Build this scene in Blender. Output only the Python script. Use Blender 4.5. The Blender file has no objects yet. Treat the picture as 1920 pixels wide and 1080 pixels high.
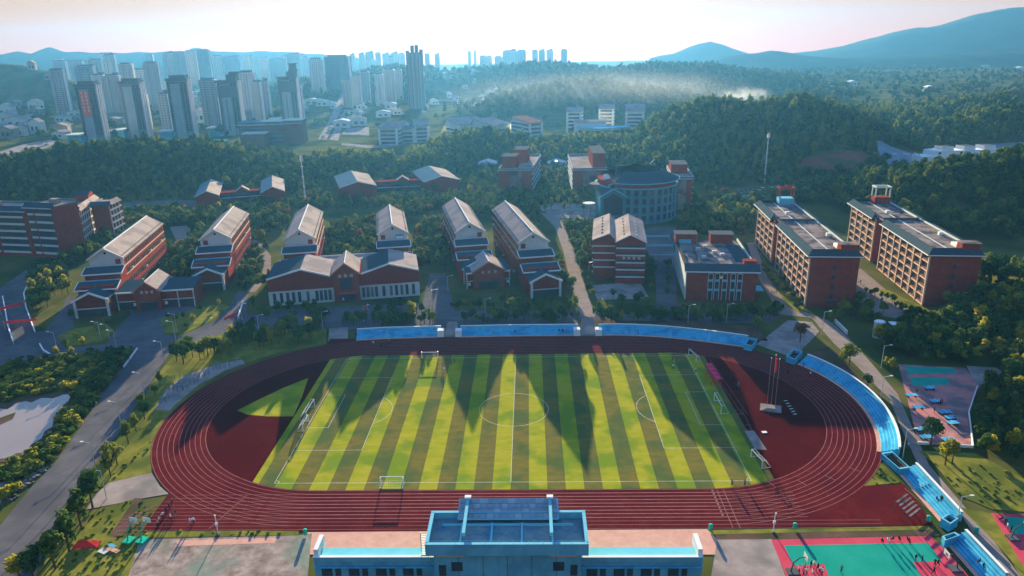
import bpy, math, random
import numpy as np
from mathutils import Matrix, Vector

rnd = random.Random(7)
nrs = np.random.RandomState(11)
sc = bpy.context.scene
col = sc.collection
R = math.radians

# ------------------------------------------------------------------ camera
CAM = np.array([5.0586, -172.8584, 90.969])
YAW, PITCH, ROLL, FPX = -0.0280099, 0.3194194, -0.0211912, 1367.27


def cam_axes():
    cy, sy, cp, sp = math.cos(YAW), math.sin(YAW), math.cos(PITCH), math.sin(PITCH)
    f = np.array([sy * cp, cy * cp, -sp])
    r = np.array([cy, -sy, 0.0])
    u = np.cross(r, f)
    cr, sr = math.cos(ROLL), math.sin(ROLL)
    return cr * r + sr * u, -sr * r + cr * u, f


AX_R, AX_U, AX_F = cam_axes()
cd = bpy.data.cameras.new('camera')
cam = bpy.data.objects.new('camera', cd)
col.objects.link(cam)
m3 = Matrix(((AX_R[0], AX_U[0], -AX_F[0]), (AX_R[1], AX_U[1], -AX_F[1]), (AX_R[2], AX_U[2], -AX_F[2])))
cam.matrix_world = Matrix.Translation(Vector(CAM)) @ m3.to_4x4()
cd.sensor_width = 36.0
cd.lens = 36.0 * FPX / 1920.0
cd.clip_start, cd.clip_end = 1.0, 20000.0
sc.camera = cam

# ------------------------------------------------------------------ sky, sun, exposure
SUN_AZ, SUN_EL = -4.4, 8.1          # degrees from +y, degrees above the horizon
w = bpy.data.worlds.new('World')
sc.world = w
w.use_nodes = True
wn = w.node_tree
bg = wn.nodes['Background']
sky = wn.nodes.new('ShaderNodeTexSky')
sky.sky_type = 'NISHITA'
sky.sun_disc = False
sky.sun_elevation = R(SUN_EL)
sky.sun_rotation = R(SUN_AZ)
sky.altitude = 100
sky.air_density = 2.4
sky.dust_density = 0.6
sky.ozone_density = 6.0
# a luminance power evens out the brightness of the whole sky while its colours stay
bw = wn.nodes.new('ShaderNodeRGBToBW')
pw = wn.nodes.new('ShaderNodeMath'); pw.operation = 'POWER'; pw.inputs[1].default_value = -0.88
vs_ = wn.nodes.new('ShaderNodeVectorMath'); vs_.operation = 'SCALE'
wn.links.new(sky.outputs[0], bw.inputs[0])
wn.links.new(bw.outputs[0], pw.inputs[0])
wn.links.new(sky.outputs[0], vs_.inputs[0])
wn.links.new(pw.outputs[0], vs_.inputs['Scale'])
wb = wn.nodes.new('ShaderNodeVectorMath'); wb.operation = 'MULTIPLY'; wb.inputs[1].default_value = (1.21, 0.995, 1.32)
wn.links.new(vs_.outputs[0], wb.inputs[0])
wn.links.new(wb.outputs[0], bg.inputs['Color'])
bg.inputs['Strength'].default_value = 0.063
sl = bpy.data.lights.new('sun', 'SUN')
sl.energy = 5.0
sl.angle = R(0.35)
sl.color = (1.0, 0.79, 0.5)
so = bpy.data.objects.new('sun', sl)
col.objects.link(so)
sd = Vector((math.sin(R(SUN_AZ)) * math.cos(R(SUN_EL)), math.cos(R(SUN_AZ)) * math.cos(R(SUN_EL)), math.sin(R(SUN_EL))))
so.rotation_euler = sd.to_track_quat('Z', 'Y').to_euler()
so.location = (0, 300, 300)
sc.view_settings.view_transform = 'Standard'
sc.view_settings.look = 'None'
sc.view_settings.exposure = 2.82
sc.view_settings.gamma = 1.0
sc.cycles.use_denoising = True
sc.cycles.max_bounces = 5
sc.cycles.diffuse_bounces = 2
sc.cycles.glossy_bounces = 2
sc.cycles.transmission_bounces = 3
sc.cycles.volume_bounces = 1
sc.cycles.transparent_max_bounces = 24
sc.cycles.sample_clamp_indirect = 4.0
HAZE_DENSITY = 0.000105
HAZE_COLOR = (0.05, 0.19, 0.41)
HAZE_ANISO = 0.55


# ------------------------------------------------------------------ placing helpers
def ray(px, py):
    return AX_F + AX_R * (px - 960) / FPX + AX_U * (540 - py) / FPX


def spot(px, py, z=0.0):
    """point of the horizontal plane at height z that the photograph shows at (px, py)"""
    d = ray(px, py)
    t = (z - CAM[2]) / d[2]
    p = CAM + t * d
    return float(p[0]), float(p[1])


def deep(px, py, Y):
    """point at world distance Y seen at (px, py)"""
    d = ray(px, py)
    p = CAM + d * (Y - CAM[1]) / d[1]
    return float(p[0]), float(p[1]), float(p[2])


ORD = ['first', 'second', 'third', 'fourth', 'fifth', 'sixth', 'seventh', 'eighth', 'ninth', 'tenth', 'eleventh', 'twelfth',
       'thirteenth', 'fourteenth', 'fifteenth', 'sixteenth', 'seventeenth', 'eighteenth', 'nineteenth', 'twentieth']


def ordn(i):
    if i < 20:
        return ORD[i]
    tens = ['', '', 'twenty', 'thirty', 'forty', 'fifty', 'sixty', 'seventy', 'eighty', 'ninety'][(i + 1) // 10]
    u = (i + 1) % 10
    if u == 0:
        return {'twenty': 'twentieth', 'thirty': 'thirtieth', 'forty': 'fortieth', 'fifty': 'fiftieth', 'sixty': 'sixtieth', 'seventy': 'seventieth', 'eighty': 'eightieth', 'ninety': 'ninetieth'}[tens]
    return tens + '-' + ORD[u - 1]


def tag(o, label=None, cat=None, group=None, kind=None):
    if label: o['label'] = label
    if cat: o['category'] = cat
    if group: o['group'] = group
    if kind: o['kind'] = kind
    return o


def empty(name, loc=(0, 0, 0), rz=0.0, s=1.0):
    o = bpy.data.objects.new(name, None)
    o.empty_display_size = 0.5
    o.location = loc
    o.rotation_euler = (0, 0, rz)
    o.scale = (s, s, s)
    col.objects.link(o)
    return o


def link(name, me, parent=None, loc=None, rz=None):
    o = bpy.data.objects.new(name, me)
    col.objects.link(o)
    if parent is not None: o.parent = parent
    if loc is not None: o.location = loc
    if rz is not None: o.rotation_euler = (0, 0, rz)
    return o


def copy_tree(o, parent=None):
    c = o.copy()
    col.objects.link(c)
    c.parent = parent
    for ch in o.children:
        copy_tree(ch, c)
    return c


class MB:
    """collects faces for ONE mesh"""
    def __init__(self):
        self.v, self.f = [], []

    def add(self, vs, fs):
        n = len(self.v)
        self.v += [tuple(p) for p in vs]
        self.f += [tuple(i + n for i in q) for q in fs]
        return self

    def box(self, x0, x1, y0, y1, z0, z1):
        return self.add([(x0, y0, z0), (x1, y0, z0), (x1, y1, z0), (x0, y1, z0), (x0, y0, z1), (x1, y0, z1), (x1, y1, z1), (x0, y1, z1)],
                        [(0, 3, 2, 1), (4, 5, 6, 7), (0, 1, 5, 4), (1, 2, 6, 5), (2, 3, 7, 6), (3, 0, 4, 7)])

    def prism(self, poly, z0, z1):
        n = len(poly)
        a = sum(poly[i][0] * poly[(i + 1) % n][1] - poly[(i + 1) % n][0] * poly[i][1] for i in range(n))
        if a < 0: poly = poly[::-1]
        vs = [(p[0], p[1], z0) for p in poly] + [(p[0], p[1], z1) for p in poly]
        return self.add(vs, [tuple(range(n - 1, -1, -1)), tuple(range(n, 2 * n))] + [(i, (i + 1) % n, n + (i + 1) % n, n + i) for i in range(n)])

    def xprism(self, prof, y0, y1):
        """profile in x,z pulled along y"""
        n = len(prof)
        vs = [(p[0], y0, p[1]) for p in prof] + [(p[0], y1, p[1]) for p in prof]
        return self.add(vs, [tuple(range(n)), tuple(range(2 * n - 1, n - 1, -1))] + [(i, n + i, n + (i + 1) % n, (i + 1) % n) for i in range(n)])

    def yprism(self, prof, x0, x1):
        """profile in y,z pulled along x"""
        n = len(prof)
        vs = [(x0, p[0], p[1]) for p in prof] + [(x1, p[0], p[1]) for p in prof]
        return self.add(vs, [tuple(range(n - 1, -1, -1)), tuple(range(n, 2 * n))] + [(i, (i + 1) % n, n + (i + 1) % n, n + i) for i in range(n)])

    def sheet(self, poly, z):
        n = len(poly)
        a = sum(poly[i][0] * poly[(i + 1) % n][1] - poly[(i + 1) % n][0] * poly[i][1] for i in range(n))
        if a < 0: poly = poly[::-1]
        return self.add([(p[0], p[1], z) for p in poly], [tuple(range(n))])

    def ribbon(self, pts, wd, z, closed=False):
        n = len(pts)
        vs = []
        for i in range(n):
            a = pts[(i - 1) % n] if (closed or i > 0) else pts[i]
            b = pts[(i + 1) % n] if (closed or i < n - 1) else pts[i]
            dx, dy = b[0] - a[0], b[1] - a[1]
            l = math.hypot(dx, dy) or 1
            nx, ny = -dy / l * wd / 2, dx / l * wd / 2
            vs += [(pts[i][0] + nx, pts[i][1] + ny, z), (pts[i][0] - nx, pts[i][1] - ny, z)]
        fs = [(2 * i + 1, 2 * ((i + 1) % n) + 1, 2 * ((i + 1) % n), 2 * i) for i in range(n if closed else n - 1)]
        return self.add(vs, fs)

    def tube(self, p, q, r0, r1=None, n=6):
        r1 = r0 if r1 is None else r1
        p, q = Vector(p), Vector(q)
        d = (q - p).normalized()
        s = d.cross(Vector((0, 0, 1)) if abs(d.z) < .9 else Vector((1, 0, 0))).normalized()
        t = d.cross(s)
        vs = []
        for c, r in ((p, r0), (q, r1)):
            for k in range(n):
                a = 2 * math.pi * k / n
                vs.append(tuple(c + (s * math.cos(a) + t * math.sin(a)) * r))
        return self.add(vs, [(k, n + k, n + (k + 1) % n, (k + 1) % n) for k in range(n)] + [tuple(range(n)), tuple(range(2 * n - 1, n - 1, -1))])

    def mesh(self, name, mat, smooth=False):
        me = bpy.data.meshes.new(name)
        me.from_pydata(self.v, [], self.f)
        if mat is not None: me.materials.append(mat)
        if smooth: me.shade_smooth()
        return me

    def build(self, name, mat, parent=None, loc=None, rz=None, smooth=False):
        return link(name, self.mesh(name, mat, smooth), parent, loc, rz)


# ------------------------------------------------------------------ materials
MATS = {}


def nt(name):
    m = bpy.data.materials.new(name)
    m.use_nodes = True
    MATS[name] = m
    return m, m.node_tree.nodes, m.node_tree.links, m.node_tree.nodes['Principled BSDF']


def mat(name, c1, c2=None, scale=0.5, rough=0.8, spec=0.0, detail=5, bump=0.0, metallic=0.0, c3=None, scale3=0.05, stretch=None):
    m, N, L, B = nt(name)
    B.inputs['Roughness'].default_value = rough
    B.inputs['Specular IOR Level'].default_value = spec
    B.inputs['Metallic'].default_value = metallic
    if c2 is None:
        c2 = tuple(x * 0.8 for x in c1)
    g = N.new('ShaderNodeNewGeometry')
    src = g.outputs['Position']
    if stretch:
        vm = N.new('ShaderNodeVectorMath'); vm.operation = 'MULTIPLY'; vm.inputs[1].default_value = stretch
        L.new(src, vm.inputs[0]); src = vm.outputs[0]
    t = N.new('ShaderNodeTexNoise'); t.inputs['Scale'].default_value = scale; t.inputs['Detail'].default_value = detail
    t.inputs['Roughness'].default_value = 0.65
    L.new(src, t.inputs['Vector'])
    r = N.new('ShaderNodeValToRGB')
    r.color_ramp.elements[0].position, r.color_ramp.elements[1].position = 0.35, 0.66
    r.color_ramp.elements[0].color = (*c1, 1); r.color_ramp.elements[1].color = (*c2, 1)
    L.new(t.outputs[0], r.inputs[0])
    out = r.outputs[0]
    if c3:
        t3 = N.new('ShaderNodeTexNoise'); t3.inputs['Scale'].default_value = scale3; t3.inputs['Detail'].default_value = 6
        L.new(g.outputs['Position'], t3.inputs['Vector'])
        r3 = N.new('ShaderNodeValToRGB'); r3.color_ramp.elements[0].position, r3.color_ramp.elements[1].position = 0.47, 0.6
        L.new(t3.outputs[0], r3.inputs[0])
        mx = N.new('ShaderNodeMix'); mx.data_type = 'RGBA'
        L.new(r3.outputs[0], mx.inputs['Factor']); L.new(out, mx.inputs['A']); mx.inputs['B'].default_value = (*c3, 1)
        out = mx.outputs['Result']
    L.new(out, B.inputs['Base Color'])
    if bump:
        b = N.new('ShaderNodeBump'); b.inputs['Strength'].default_value = bump; b.inputs['Distance'].default_value = 0.10
        L.new(t.outputs[0], b.inputs['Height']); L.new(b.outputs[0], B.inputs['Normal'])
    return m


def leafmat(name, cols, trans=0.24):
    m, N, L, B = nt(name)
    N.remove(B)
    oi = N.new('ShaderNodeObjectInfo')
    g = N.new('ShaderNodeNewGeometry')
    t = N.new('ShaderNodeTexNoise'); t.inputs['Scale'].default_value = 0.35; t.inputs['Detail'].default_value = 3
    L.new(g.outputs['Position'], t.inputs['Vector'])
    ma = N.new('ShaderNodeMath'); ma.operation = 'MULTIPLY_ADD'; ma.inputs[1].default_value = 0.55
    L.new(oi.outputs['Random'], ma.inputs[0])
    mb = N.new('ShaderNodeMath'); mb.operation = 'MULTIPLY_ADD'; mb.inputs[1].default_value = 1.1; mb.inputs[2].default_value = -0.33
    L.new(t.outputs[0], mb.inputs[0]); L.new(mb.outputs[0], ma.inputs[2])
    r = N.new('ShaderNodeValToRGB')
    while len(r.color_ramp.elements) < len(cols): r.color_ramp.elements.new(0.5)
    for i, c in enumerate(cols):
        r.color_ramp.elements[i].position = i / (len(cols) - 1); r.color_ramp.elements[i].color = (*c, 1)
    L.new(ma.outputs[0], r.inputs[0])
    d = N.new('ShaderNodeBsdfDiffuse'); tr = N.new('ShaderNodeBsdfTranslucent'); mx = N.new('ShaderNodeMixShader')
    mx.inputs[0].default_value = trans
    L.new(r.outputs[0], d.inputs[0]); L.new(r.outputs[0], tr.inputs[0])
    L.new(d.outputs[0], mx.inputs[1]); L.new(tr.outputs[0], mx.inputs[2])
    L.new(mx.outputs[0], N['Material Output'].inputs['Surface'])
    return m


def facade(name, wall, glass, fx=3.4, fz=3.1, dutyx=0.5, dutyz=0.45, vert=None):
    """far walls whose windows are too small to tell apart: rows and columns of panes"""
    m, N, L, B = nt(name)
    B.inputs['Roughness'].default_value = 0.7
    B.inputs['Specular IOR Level'].default_value = 0.3
    tc = N.new('ShaderNodeTexCoord')
    sp = N.new('ShaderNodeSeparateXYZ'); L.new(tc.outputs['Object'], sp.inputs[0])

    def math_(op, a, b):
        k = N.new('ShaderNodeMath'); k.operation = op
        for i, x in enumerate((a, b)):
            if isinstance(x, (int, float)): k.inputs[i].default_value = x
            else: L.new(x, k.inputs[i])
        return k.outputs[0]
    xy = math_('ADD', sp.outputs[0], math_('MULTIPLY', sp.outputs[1], 1.0))
    cx = math_('LESS_THAN', math_('FRACT', math_('MULTIPLY', xy, 1 / fx), 0), dutyx)
    cz = math_('LESS_THAN', math_('FRACT', math_('MULTIPLY', sp.outputs[2], 1 / fz), 0), dutyz)
    both = math_('MULTIPLY', cx, cz)
    n = N.new('ShaderNodeTexNoise'); n.inputs['Scale'].default_value = 0.08; n.inputs['Detail'].default_value = 3
    L.new(tc.outputs['Object'], n.inputs['Vector'])
    mw = N.new('ShaderNodeMix'); mw.data_type = 'RGBA'
    L.new(n.outputs[0], mw.inputs['Factor']); mw.inputs['A'].default_value = (*wall, 1); mw.inputs['B'].default_value = (*[x * .72 for x in wall], 1)
    mx = N.new('ShaderNodeMix'); mx.data_type = 'RGBA'
    L.new(both, mx.inputs['Factor']); L.new(mw.outputs['Result'], mx.inputs['A']); mx.inputs['B'].default_value = (*glass, 1)
    L.new(mx.outputs['Result'], B.inputs['Base Color'])
    return m


M_ground = mat('ground', (0.055, 0.075, 0.018), (0.115, 0.10, 0.035), 0.12, 0.95, 0.1, 8, c3=(0.03, 0.05, 0.015), scale3=0.03); M_ground.node_tree.nodes['Principled BSDF'].inputs['Specular IOR Level'].default_value = 0.0
M_lawn = mat('lawn', (0.11, 0.125, 0.018), (0.21, 0.195, 0.04), 0.35, 0.95, 0.0, 8, bump=0.3, c3=(0.08, 0.10, 0.02), scale3=0.09); M_lawn.node_tree.nodes['Principled BSDF'].inputs['Specular IOR Level'].default_value = 0.0
M_asph = mat('asphalt', (0.085, 0.085, 0.09), (0.12, 0.118, 0.118), 0.25, 0.85, 0.25, 8, c3=(0.075, 0.075, 0.08), scale3=0.06); M_asph.node_tree.nodes['Principled BSDF'].inputs['Specular IOR Level'].default_value = 0.0
M_conc = mat('concrete_paving', (0.22, 0.19, 0.17), (0.30, 0.26, 0.23), 0.3, 0.85, 0.0, 8, c3=(0.17, 0.155, 0.14), scale3=0.13); M_conc.node_tree.nodes['Principled BSDF'].inputs['Specular IOR Level'].default_value = 0.0
M_path = mat('tan_path', (0.19, 0.155, 0.13), (0.25, 0.21, 0.175), 0.25, 0.9, 0.2, 8); M_path.node_tree.nodes['Principled BSDF'].inputs['Specular IOR Level'].default_value = 0.0
M_soil = mat('bare_soil', (0.085, 0.05, 0.038), (0.13, 0.085, 0.06), 0.3, 0.95, 0.1, 8, c3=(0.06, 0.055, 0.03), scale3=0.15); M_soil.node_tree.nodes['Principled BSDF'].inputs['Specular IOR Level'].default_value = 0.0
M_track = mat('track_rubber', (0.0780, 0.0095, 0.0112), (0.1033, 0.0155, 0.0158), 0.4, 0.75, 0.0, 8, c3=(0.072, 0.009, 0.012), scale3=0.07); M_track.node_tree.nodes['Principled BSDF'].inputs['Specular IOR Level'].default_value = 0.0
M_dred = mat('dark_red_rubber', (0.0485, 0.0051, 0.0067), (0.0663, 0.0089, 0.0090), 0.2, 0.75, 0.0, 8, c3=(0.045, 0.006, 0.008), scale3=0.05); M_dred.node_tree.nodes['Principled BSDF'].inputs['Specular IOR Level'].default_value = 0.0
M_line = mat('line_paint', (0.36, 0.36, 0.28), (0.56, 0.54, 0.46), 0.6, 0.7); M_line.node_tree.nodes['Principled BSDF'].inputs['Specular IOR Level'].default_value = 0.0
M_lane = mat('lane_paint', (0.20, 0.085, 0.08), (0.27, 0.13, 0.12), 0.5, 0.7); M_lane.node_tree.nodes['Principled BSDF'].inputs['Specular IOR Level'].default_value = 0.0
M_gl = mat('light_turf', (0.22, 0.25, 0.012), (0.31, 0.29, 0.03), 0.5, 0.95, 0.0, 10, c3=(0.135, 0.20, 0.018), scale3=0.10, stretch=(0.35, 1, 1)); M_gl.node_tree.nodes['Principled BSDF'].inputs['Specular IOR Level'].default_value = 0.0
M_gd = mat('dark_turf', (0.165, 0.128, 0.03), (0.09, 0.105, 0.028), 0.6, 0.95, 0.0, 10, c3=(0.07, 0.10, 0.032), scale3=0.10, stretch=(0.35, 1, 1)); M_gd.node_tree.nodes['Principled BSDF'].inputs['Specular IOR Level'].default_value = 0.0
M_blue = mat('blue_paint', (0.05, 0.33, 0.50), (0.09, 0.42, 0.58), 0.7, 0.7, 0.03, 9, c3=(0.045, 0.28, 0.44), scale3=0.3); M_blue.node_tree.nodes['Principled BSDF'].inputs['Specular IOR Level'].default_value = 0.0
M_lblue = mat('light_blue_paint', (0.13, 0.40, 0.50), (0.16, 0.45, 0.54), 0.4, 0.6, 0.05); M_lblue.node_tree.nodes['Principled BSDF'].inputs['Specular IOR Level'].default_value = 0.0
M_bwall = mat('blue_wall', (0.10, 0.34, 0.45), (0.13, 0.40, 0.51), 0.6, 0.8, 0.0, 8, c3=(0.095, 0.30, 0.40), scale3=0.25, stretch=(1, 1, 0.2)); M_bwall.node_tree.nodes['Principled BSDF'].inputs['Specular IOR Level'].default_value = 0.0
M_white = mat('white_paint', (0.58, 0.62, 0.60), (0.66, 0.69, 0.66), 0.5, 0.7, 0.03); M_white.node_tree.nodes['Principled BSDF'].inputs['Specular IOR Level'].default_value = 0.0
M_wwall = mat('white_wall', (0.40, 0.46, 0.45), (0.47, 0.53, 0.51), 0.3, 0.8, 0.03); M_wwall.node_tree.nodes['Principled BSDF'].inputs['Specular IOR Level'].default_value = 0.0
M_red = mat('red_brick', (0.1840, 0.0378, 0.0297), (0.2392, 0.0567, 0.0405), 0.6, 0.85, 0.02, 8); M_red.node_tree.nodes['Principled BSDF'].inputs['Specular IOR Level'].default_value = 0.0
M_slat = mat('red_slats', (0.17, 0.022, 0.02), (0.21, 0.03, 0.026), 0.6, 0.8, 0.02); M_slat.node_tree.nodes['Principled BSDF'].inputs['Specular IOR Level'].default_value = 0.0
M_oran = mat('orange_brick', (0.30, 0.12, 0.075), (0.36, 0.16, 0.10), 0.5, 0.85, 0.03); M_oran.node_tree.nodes['Principled BSDF'].inputs['Specular IOR Level'].default_value = 0.0
M_teal = mat('teal_tile', (0.0338, 0.0578, 0.0723), (0.0459, 0.0697, 0.0850), 0.8, 0.85, 0.02); M_teal.node_tree.nodes['Principled BSDF'].inputs['Specular IOR Level'].default_value = 0.0
M_tile = mat('grey_tile', (0.27, 0.235, 0.21), (0.34, 0.295, 0.26), 0.6, 0.8, 0.0, 8, c3=(0.22, 0.195, 0.18), scale3=0.12); M_tile.node_tree.nodes['Principled BSDF'].inputs['Specular IOR Level'].default_value = 0.0
M_btile = mat('blue_tile', (0.075, 0.14, 0.18), (0.10, 0.17, 0.21), 0.5, 0.8, 0.0, stretch=(4, 0.3, 1)); M_btile.node_tree.nodes['Principled BSDF'].inputs['Specular IOR Level'].default_value = 0.0
M_flat = mat('flat_roof', (0.14, 0.12, 0.115), (0.25, 0.215, 0.195), 0.12, 0.85, 0.0, 9, c3=(0.07, 0.068, 0.07), scale3=0.2); M_flat.node_tree.nodes['Principled BSDF'].inputs['Specular IOR Level'].default_value = 0.0
M_glass = mat('window_glass', (0.03, 0.045, 0.06), (0.045, 0.06, 0.075), 0.3, 0.15, 0.6)
M_dark = mat('dark_opening', (0.02, 0.022, 0.025), (0.03, 0.03, 0.035), 0.5, 0.6)
M_beige = mat('beige_frame', (0.48, 0.36, 0.27), (0.55, 0.42, 0.32), 0.3, 0.8, 0.02); M_beige.node_tree.nodes['Principled BSDF'].inputs['Specular IOR Level'].default_value = 0.0
M_metal = mat('grey_metal', (0.45, 0.46, 0.47), (0.52, 0.53, 0.54), 0.8, 0.4, 0.5, metallic=0.3)
M_dmetal = mat('dark_metal', (0.08, 0.085, 0.09), (0.1, 0.105, 0.11), 0.8, 0.5)
M_greenp = mat('green_paint', (0.02, 0.33, 0.22), (0.03, 0.38, 0.25), 0.5, 0.5); M_greenp.node_tree.nodes['Principled BSDF'].inputs['Specular IOR Level'].default_value = 0.0
M_courtg = mat('court_green', (0.012, 0.24, 0.17), (0.02, 0.28, 0.20), 0.2, 0.7, 0.3); M_courtg.node_tree.nodes['Principled BSDF'].inputs['Specular IOR Level'].default_value = 0.0
M_courtr = mat('court_red', (0.42, 0.05, 0.08), (0.48, 0.07, 0.10), 0.2, 0.7, 0.3); M_courtr.node_tree.nodes['Principled BSDF'].inputs['Specular IOR Level'].default_value = 0.0
M_pink = mat('pink_paving', (0.45, 0.25, 0.19), (0.55, 0.32, 0.24), 0.5, 0.85, 0.2, 8); M_pink.node_tree.nodes['Principled BSDF'].inputs['Specular IOR Level'].default_value = 0.0
M_water = mat('pond_water', (0.20, 0.16, 0.135), (0.25, 0.20, 0.17), 0.05, 0.03, 1.0)
M_bark = mat('bark', (0.07, 0.05, 0.035), (0.1, 0.07, 0.05), 2.0, 0.9); M_bark.node_tree.nodes['Principled BSDF'].inputs['Specular IOR Level'].default_value = 0.0
M_redcloth = mat('red_cloth', (0.65, 0.03, 0.04), (0.72, 0.05, 0.05), 0.8, 0.8); M_redcloth.node_tree.nodes['Principled BSDF'].inputs['Specular IOR Level'].default_value = 0.0
M_stone = mat('library_stone', (0.055, 0.18, 0.23), (0.07, 0.21, 0.26), 0.3, 0.8, 0.02); M_stone.node_tree.nodes['Principled BSDF'].inputs['Specular IOR Level'].default_value = 0.0
M_cyan = mat('cyan_floor', (0.13, 0.46, 0.52), (0.17, 0.52, 0.57), 0.3, 0.7, 0.03); M_cyan.node_tree.nodes['Principled BSDF'].inputs['Specular IOR Level'].default_value = 0.0
M_leafA = leafmat('leaf_mixed', [(0.031, 0.066, 0.018), (0.068, 0.124, 0.027), (0.145, 0.181, 0.033), (0.272, 0.247, 0.045)])
M_leafD = leafmat('leaf_dark', [(0.020, 0.046, 0.018), (0.037, 0.083, 0.024), (0.068, 0.116, 0.030)], 0.12)
M_leafY = leafmat('leaf_yellow', [(0.136, 0.165, 0.022), (0.272, 0.264, 0.030), (0.408, 0.330, 0.038)], 0.35)
M_leafB = leafmat('leaf_bamboo', [(0.085, 0.140, 0.030), (0.153, 0.198, 0.038), (0.255, 0.272, 0.053)], 0.3)
M_leafR = leafmat('leaf_rust', [(0.11, 0.075, 0.03), (0.18, 0.11, 0.04), (0.15, 0.14, 0.035)], 0.3)

M_glass2 = mat('curtained_glass', (0.11, 0.12, 0.12), (0.16, 0.16, 0.15), 0.3, 0.3, 0.3)
M_brown = mat('brown_rail', (0.16, 0.075, 0.05), (0.2, 0.1, 0.065), 0.5, 0.8, 0.02); M_brown.node_tree.nodes['Principled BSDF'].inputs['Specular IOR Level'].default_value = 0.0
M_lstone = mat('library_pilaster', (0.085, 0.24, 0.29), (0.10, 0.27, 0.32), 0.3, 0.8, 0.02); M_lstone.node_tree.nodes['Principled BSDF'].inputs['Specular IOR Level'].default_value = 0.0
M_tpanel = mat('tower_panel', (0.24, 0.31, 0.34), (0.28, 0.35, 0.38), 0.1, 0.8, 0.0); M_tpanel.node_tree.nodes['Principled BSDF'].inputs['Specular IOR Level'].default_value = 0.0

# ------------------------------------------------------------------ terrain
# every ridge: points of its crest (photo x, photo y of the tree tops, distance), tree height, front and back slope lengths
RIDGES = [
    # wooded hill beside the dormitories
    ([(1480, 372, 270), (1540, 362, 255), (1600, 352, 240), (1660, 335, 235), (1720, 318, 235), (1800, 302, 235), (1880, 288, 230), (1990, 275, 220)], 6, 85, 70),
    ([(1850, 640, 30), (1890, 600, 40), (1940, 560, 50), (2000, 540, 60)], 6, 60, 70),
    # long wooded hill on the right
    ([(1190, 282, 455), (1215, 252, 465), (1240, 224, 478), (1270, 206, 486), (1300, 196, 490), (1335, 187, 495), (1370, 191, 498), (1400, 196, 500), (1450, 189, 505), (1500, 179, 520), (1560, 196, 580), (1620, 206, 660),
      (1700, 205, 720), (1780, 198, 720), (1860, 183, 720), (1990, 170, 720)], 7, 175, 150),
    ([(1560, 285, 470), (1620, 266, 480), (1700, 246, 500), (1780, 225, 520), (1850, 208, 540), (1920, 195, 560), (2020, 185, 580)], 7, 60, 70),
    # hill on the left behind the classroom wing
    ([(-120, 310, 385), (0, 300, 388), (60, 288, 392), (130, 274, 396), (200, 266, 398), (280, 268, 398), (350, 264, 398), (440, 280, 396), (500, 298, 390), (535, 318, 380)], 7, 82, 90),
    ([(540, 305, 395), (590, 292, 405), (660, 292, 410), (740, 305, 410), (775, 320, 400)], 7, 30, 45),
    # woods in the middle
    ([(760, 290, 430), (820, 262, 470), (900, 240, 490), (960, 250, 490), (1020, 262, 480), (1100, 258, 480), (1200, 262, 480), (1290, 255, 470), (1370, 275, 450)], 8, 100, 70),
    # far hills
    ([(640, 145, 1500), (700, 130, 1500), (740, 124, 1500), (790, 128, 1500), (860, 130, 1500), (930, 128, 1480), (990, 121, 1450), (1050, 120, 1450), (1130, 130, 1400), (1190, 126, 1400),
      (1250, 120, 1450), (1330, 122, 1500), (1420, 140, 1500)], 8, 330, 300),
    ([(960, 178, 900), (1020, 160, 950), (1100, 150, 980), (1160, 158, 960), (1230, 170, 930)], 8, 120, 160),
    ([(1230, 130, 1650), (1330, 124, 1700), (1420, 133, 1700), (1500, 136, 1700), (1560, 130, 1700), (1640, 138, 1700), (1760, 140, 1700), (1860, 135, 1700), (2000, 132, 1700)], 8, 180, 200),
    ([(1500, 178, 1000), (1560, 172, 1020), (1620, 180, 1000), (1700, 176, 1020), (1780, 165, 1020), (1880, 168, 1020)], 8, 70, 90),
    ([(-160, 112, 1350), (0, 113, 1350), (40, 116, 1340), (90, 132, 1320), (130, 152, 1300)], 6, 150, 200),
]
RD = []
for pts, th, wf, wb in RIDGES:
    q = [deep(*p) for p in pts]
    q = sorted((x, y, max(1.0, z - th)) for x, y, z in q)
    RD.append((np.array([p[0] for p in q]), np.array([p[1] for p in q]), np.array([p[2] for p in q]), wf, wb))


def hsum(x, y):
    n = (np.sin(x * .021 + 1.3) * np.sin(y * .017 + .4) + .6 * np.sin(x * .043 + y * .031) + .5 * np.sin(x * .011 - y * .057 + 2) + .35 * np.sin(x * .11) * np.sin(y * .093 + x * .02))
    return n / 2.4


def height(x, y):
    x = np.asarray(x, float); y = np.asarray(y, float)
    h = np.zeros(np.broadcast(x, y).shape)
    for rx, ry, rz, wf, wb in RD:
        yy = np.interp(x, rx, ry); zz = np.interp(x, rx, rz)
        ext = np.maximum(rx[0] - x, 0) + np.maximum(x - rx[-1], 0)
        zz = zz * np.exp(-(ext / (0.6 * wf)) ** 2)
        d = y - yy
        t = np.clip(np.abs(d) / np.where(d < 0, wf, wb), 0, 1)
        s = 0.5 + 0.5 * np.cos(np.pi * t)
        k = zz * s
        k = k * (1 + 0.16 * hsum(x, y) * (1 - s))
        h = np.maximum(h, k)
    lim = np.where(y < 72, 141.0, 166.0)                     # the campus itself is level
    m = np.where(y < 205, np.clip((x - lim) / 22, 0, 1), np.where(y < 245, np.clip((x - lim) / 22, 0, 1) * (245 - y) / 40 + (y - 205) / 40, 1))
    return h * m


def far_bumps(x, y):
    f = np.clip((np.asarray(y, float) - 800) / 600, 0, 1)
    return f * 5 * np.clip(hsum(x * .6, y * .6) - .1, 0, 1)


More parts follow.
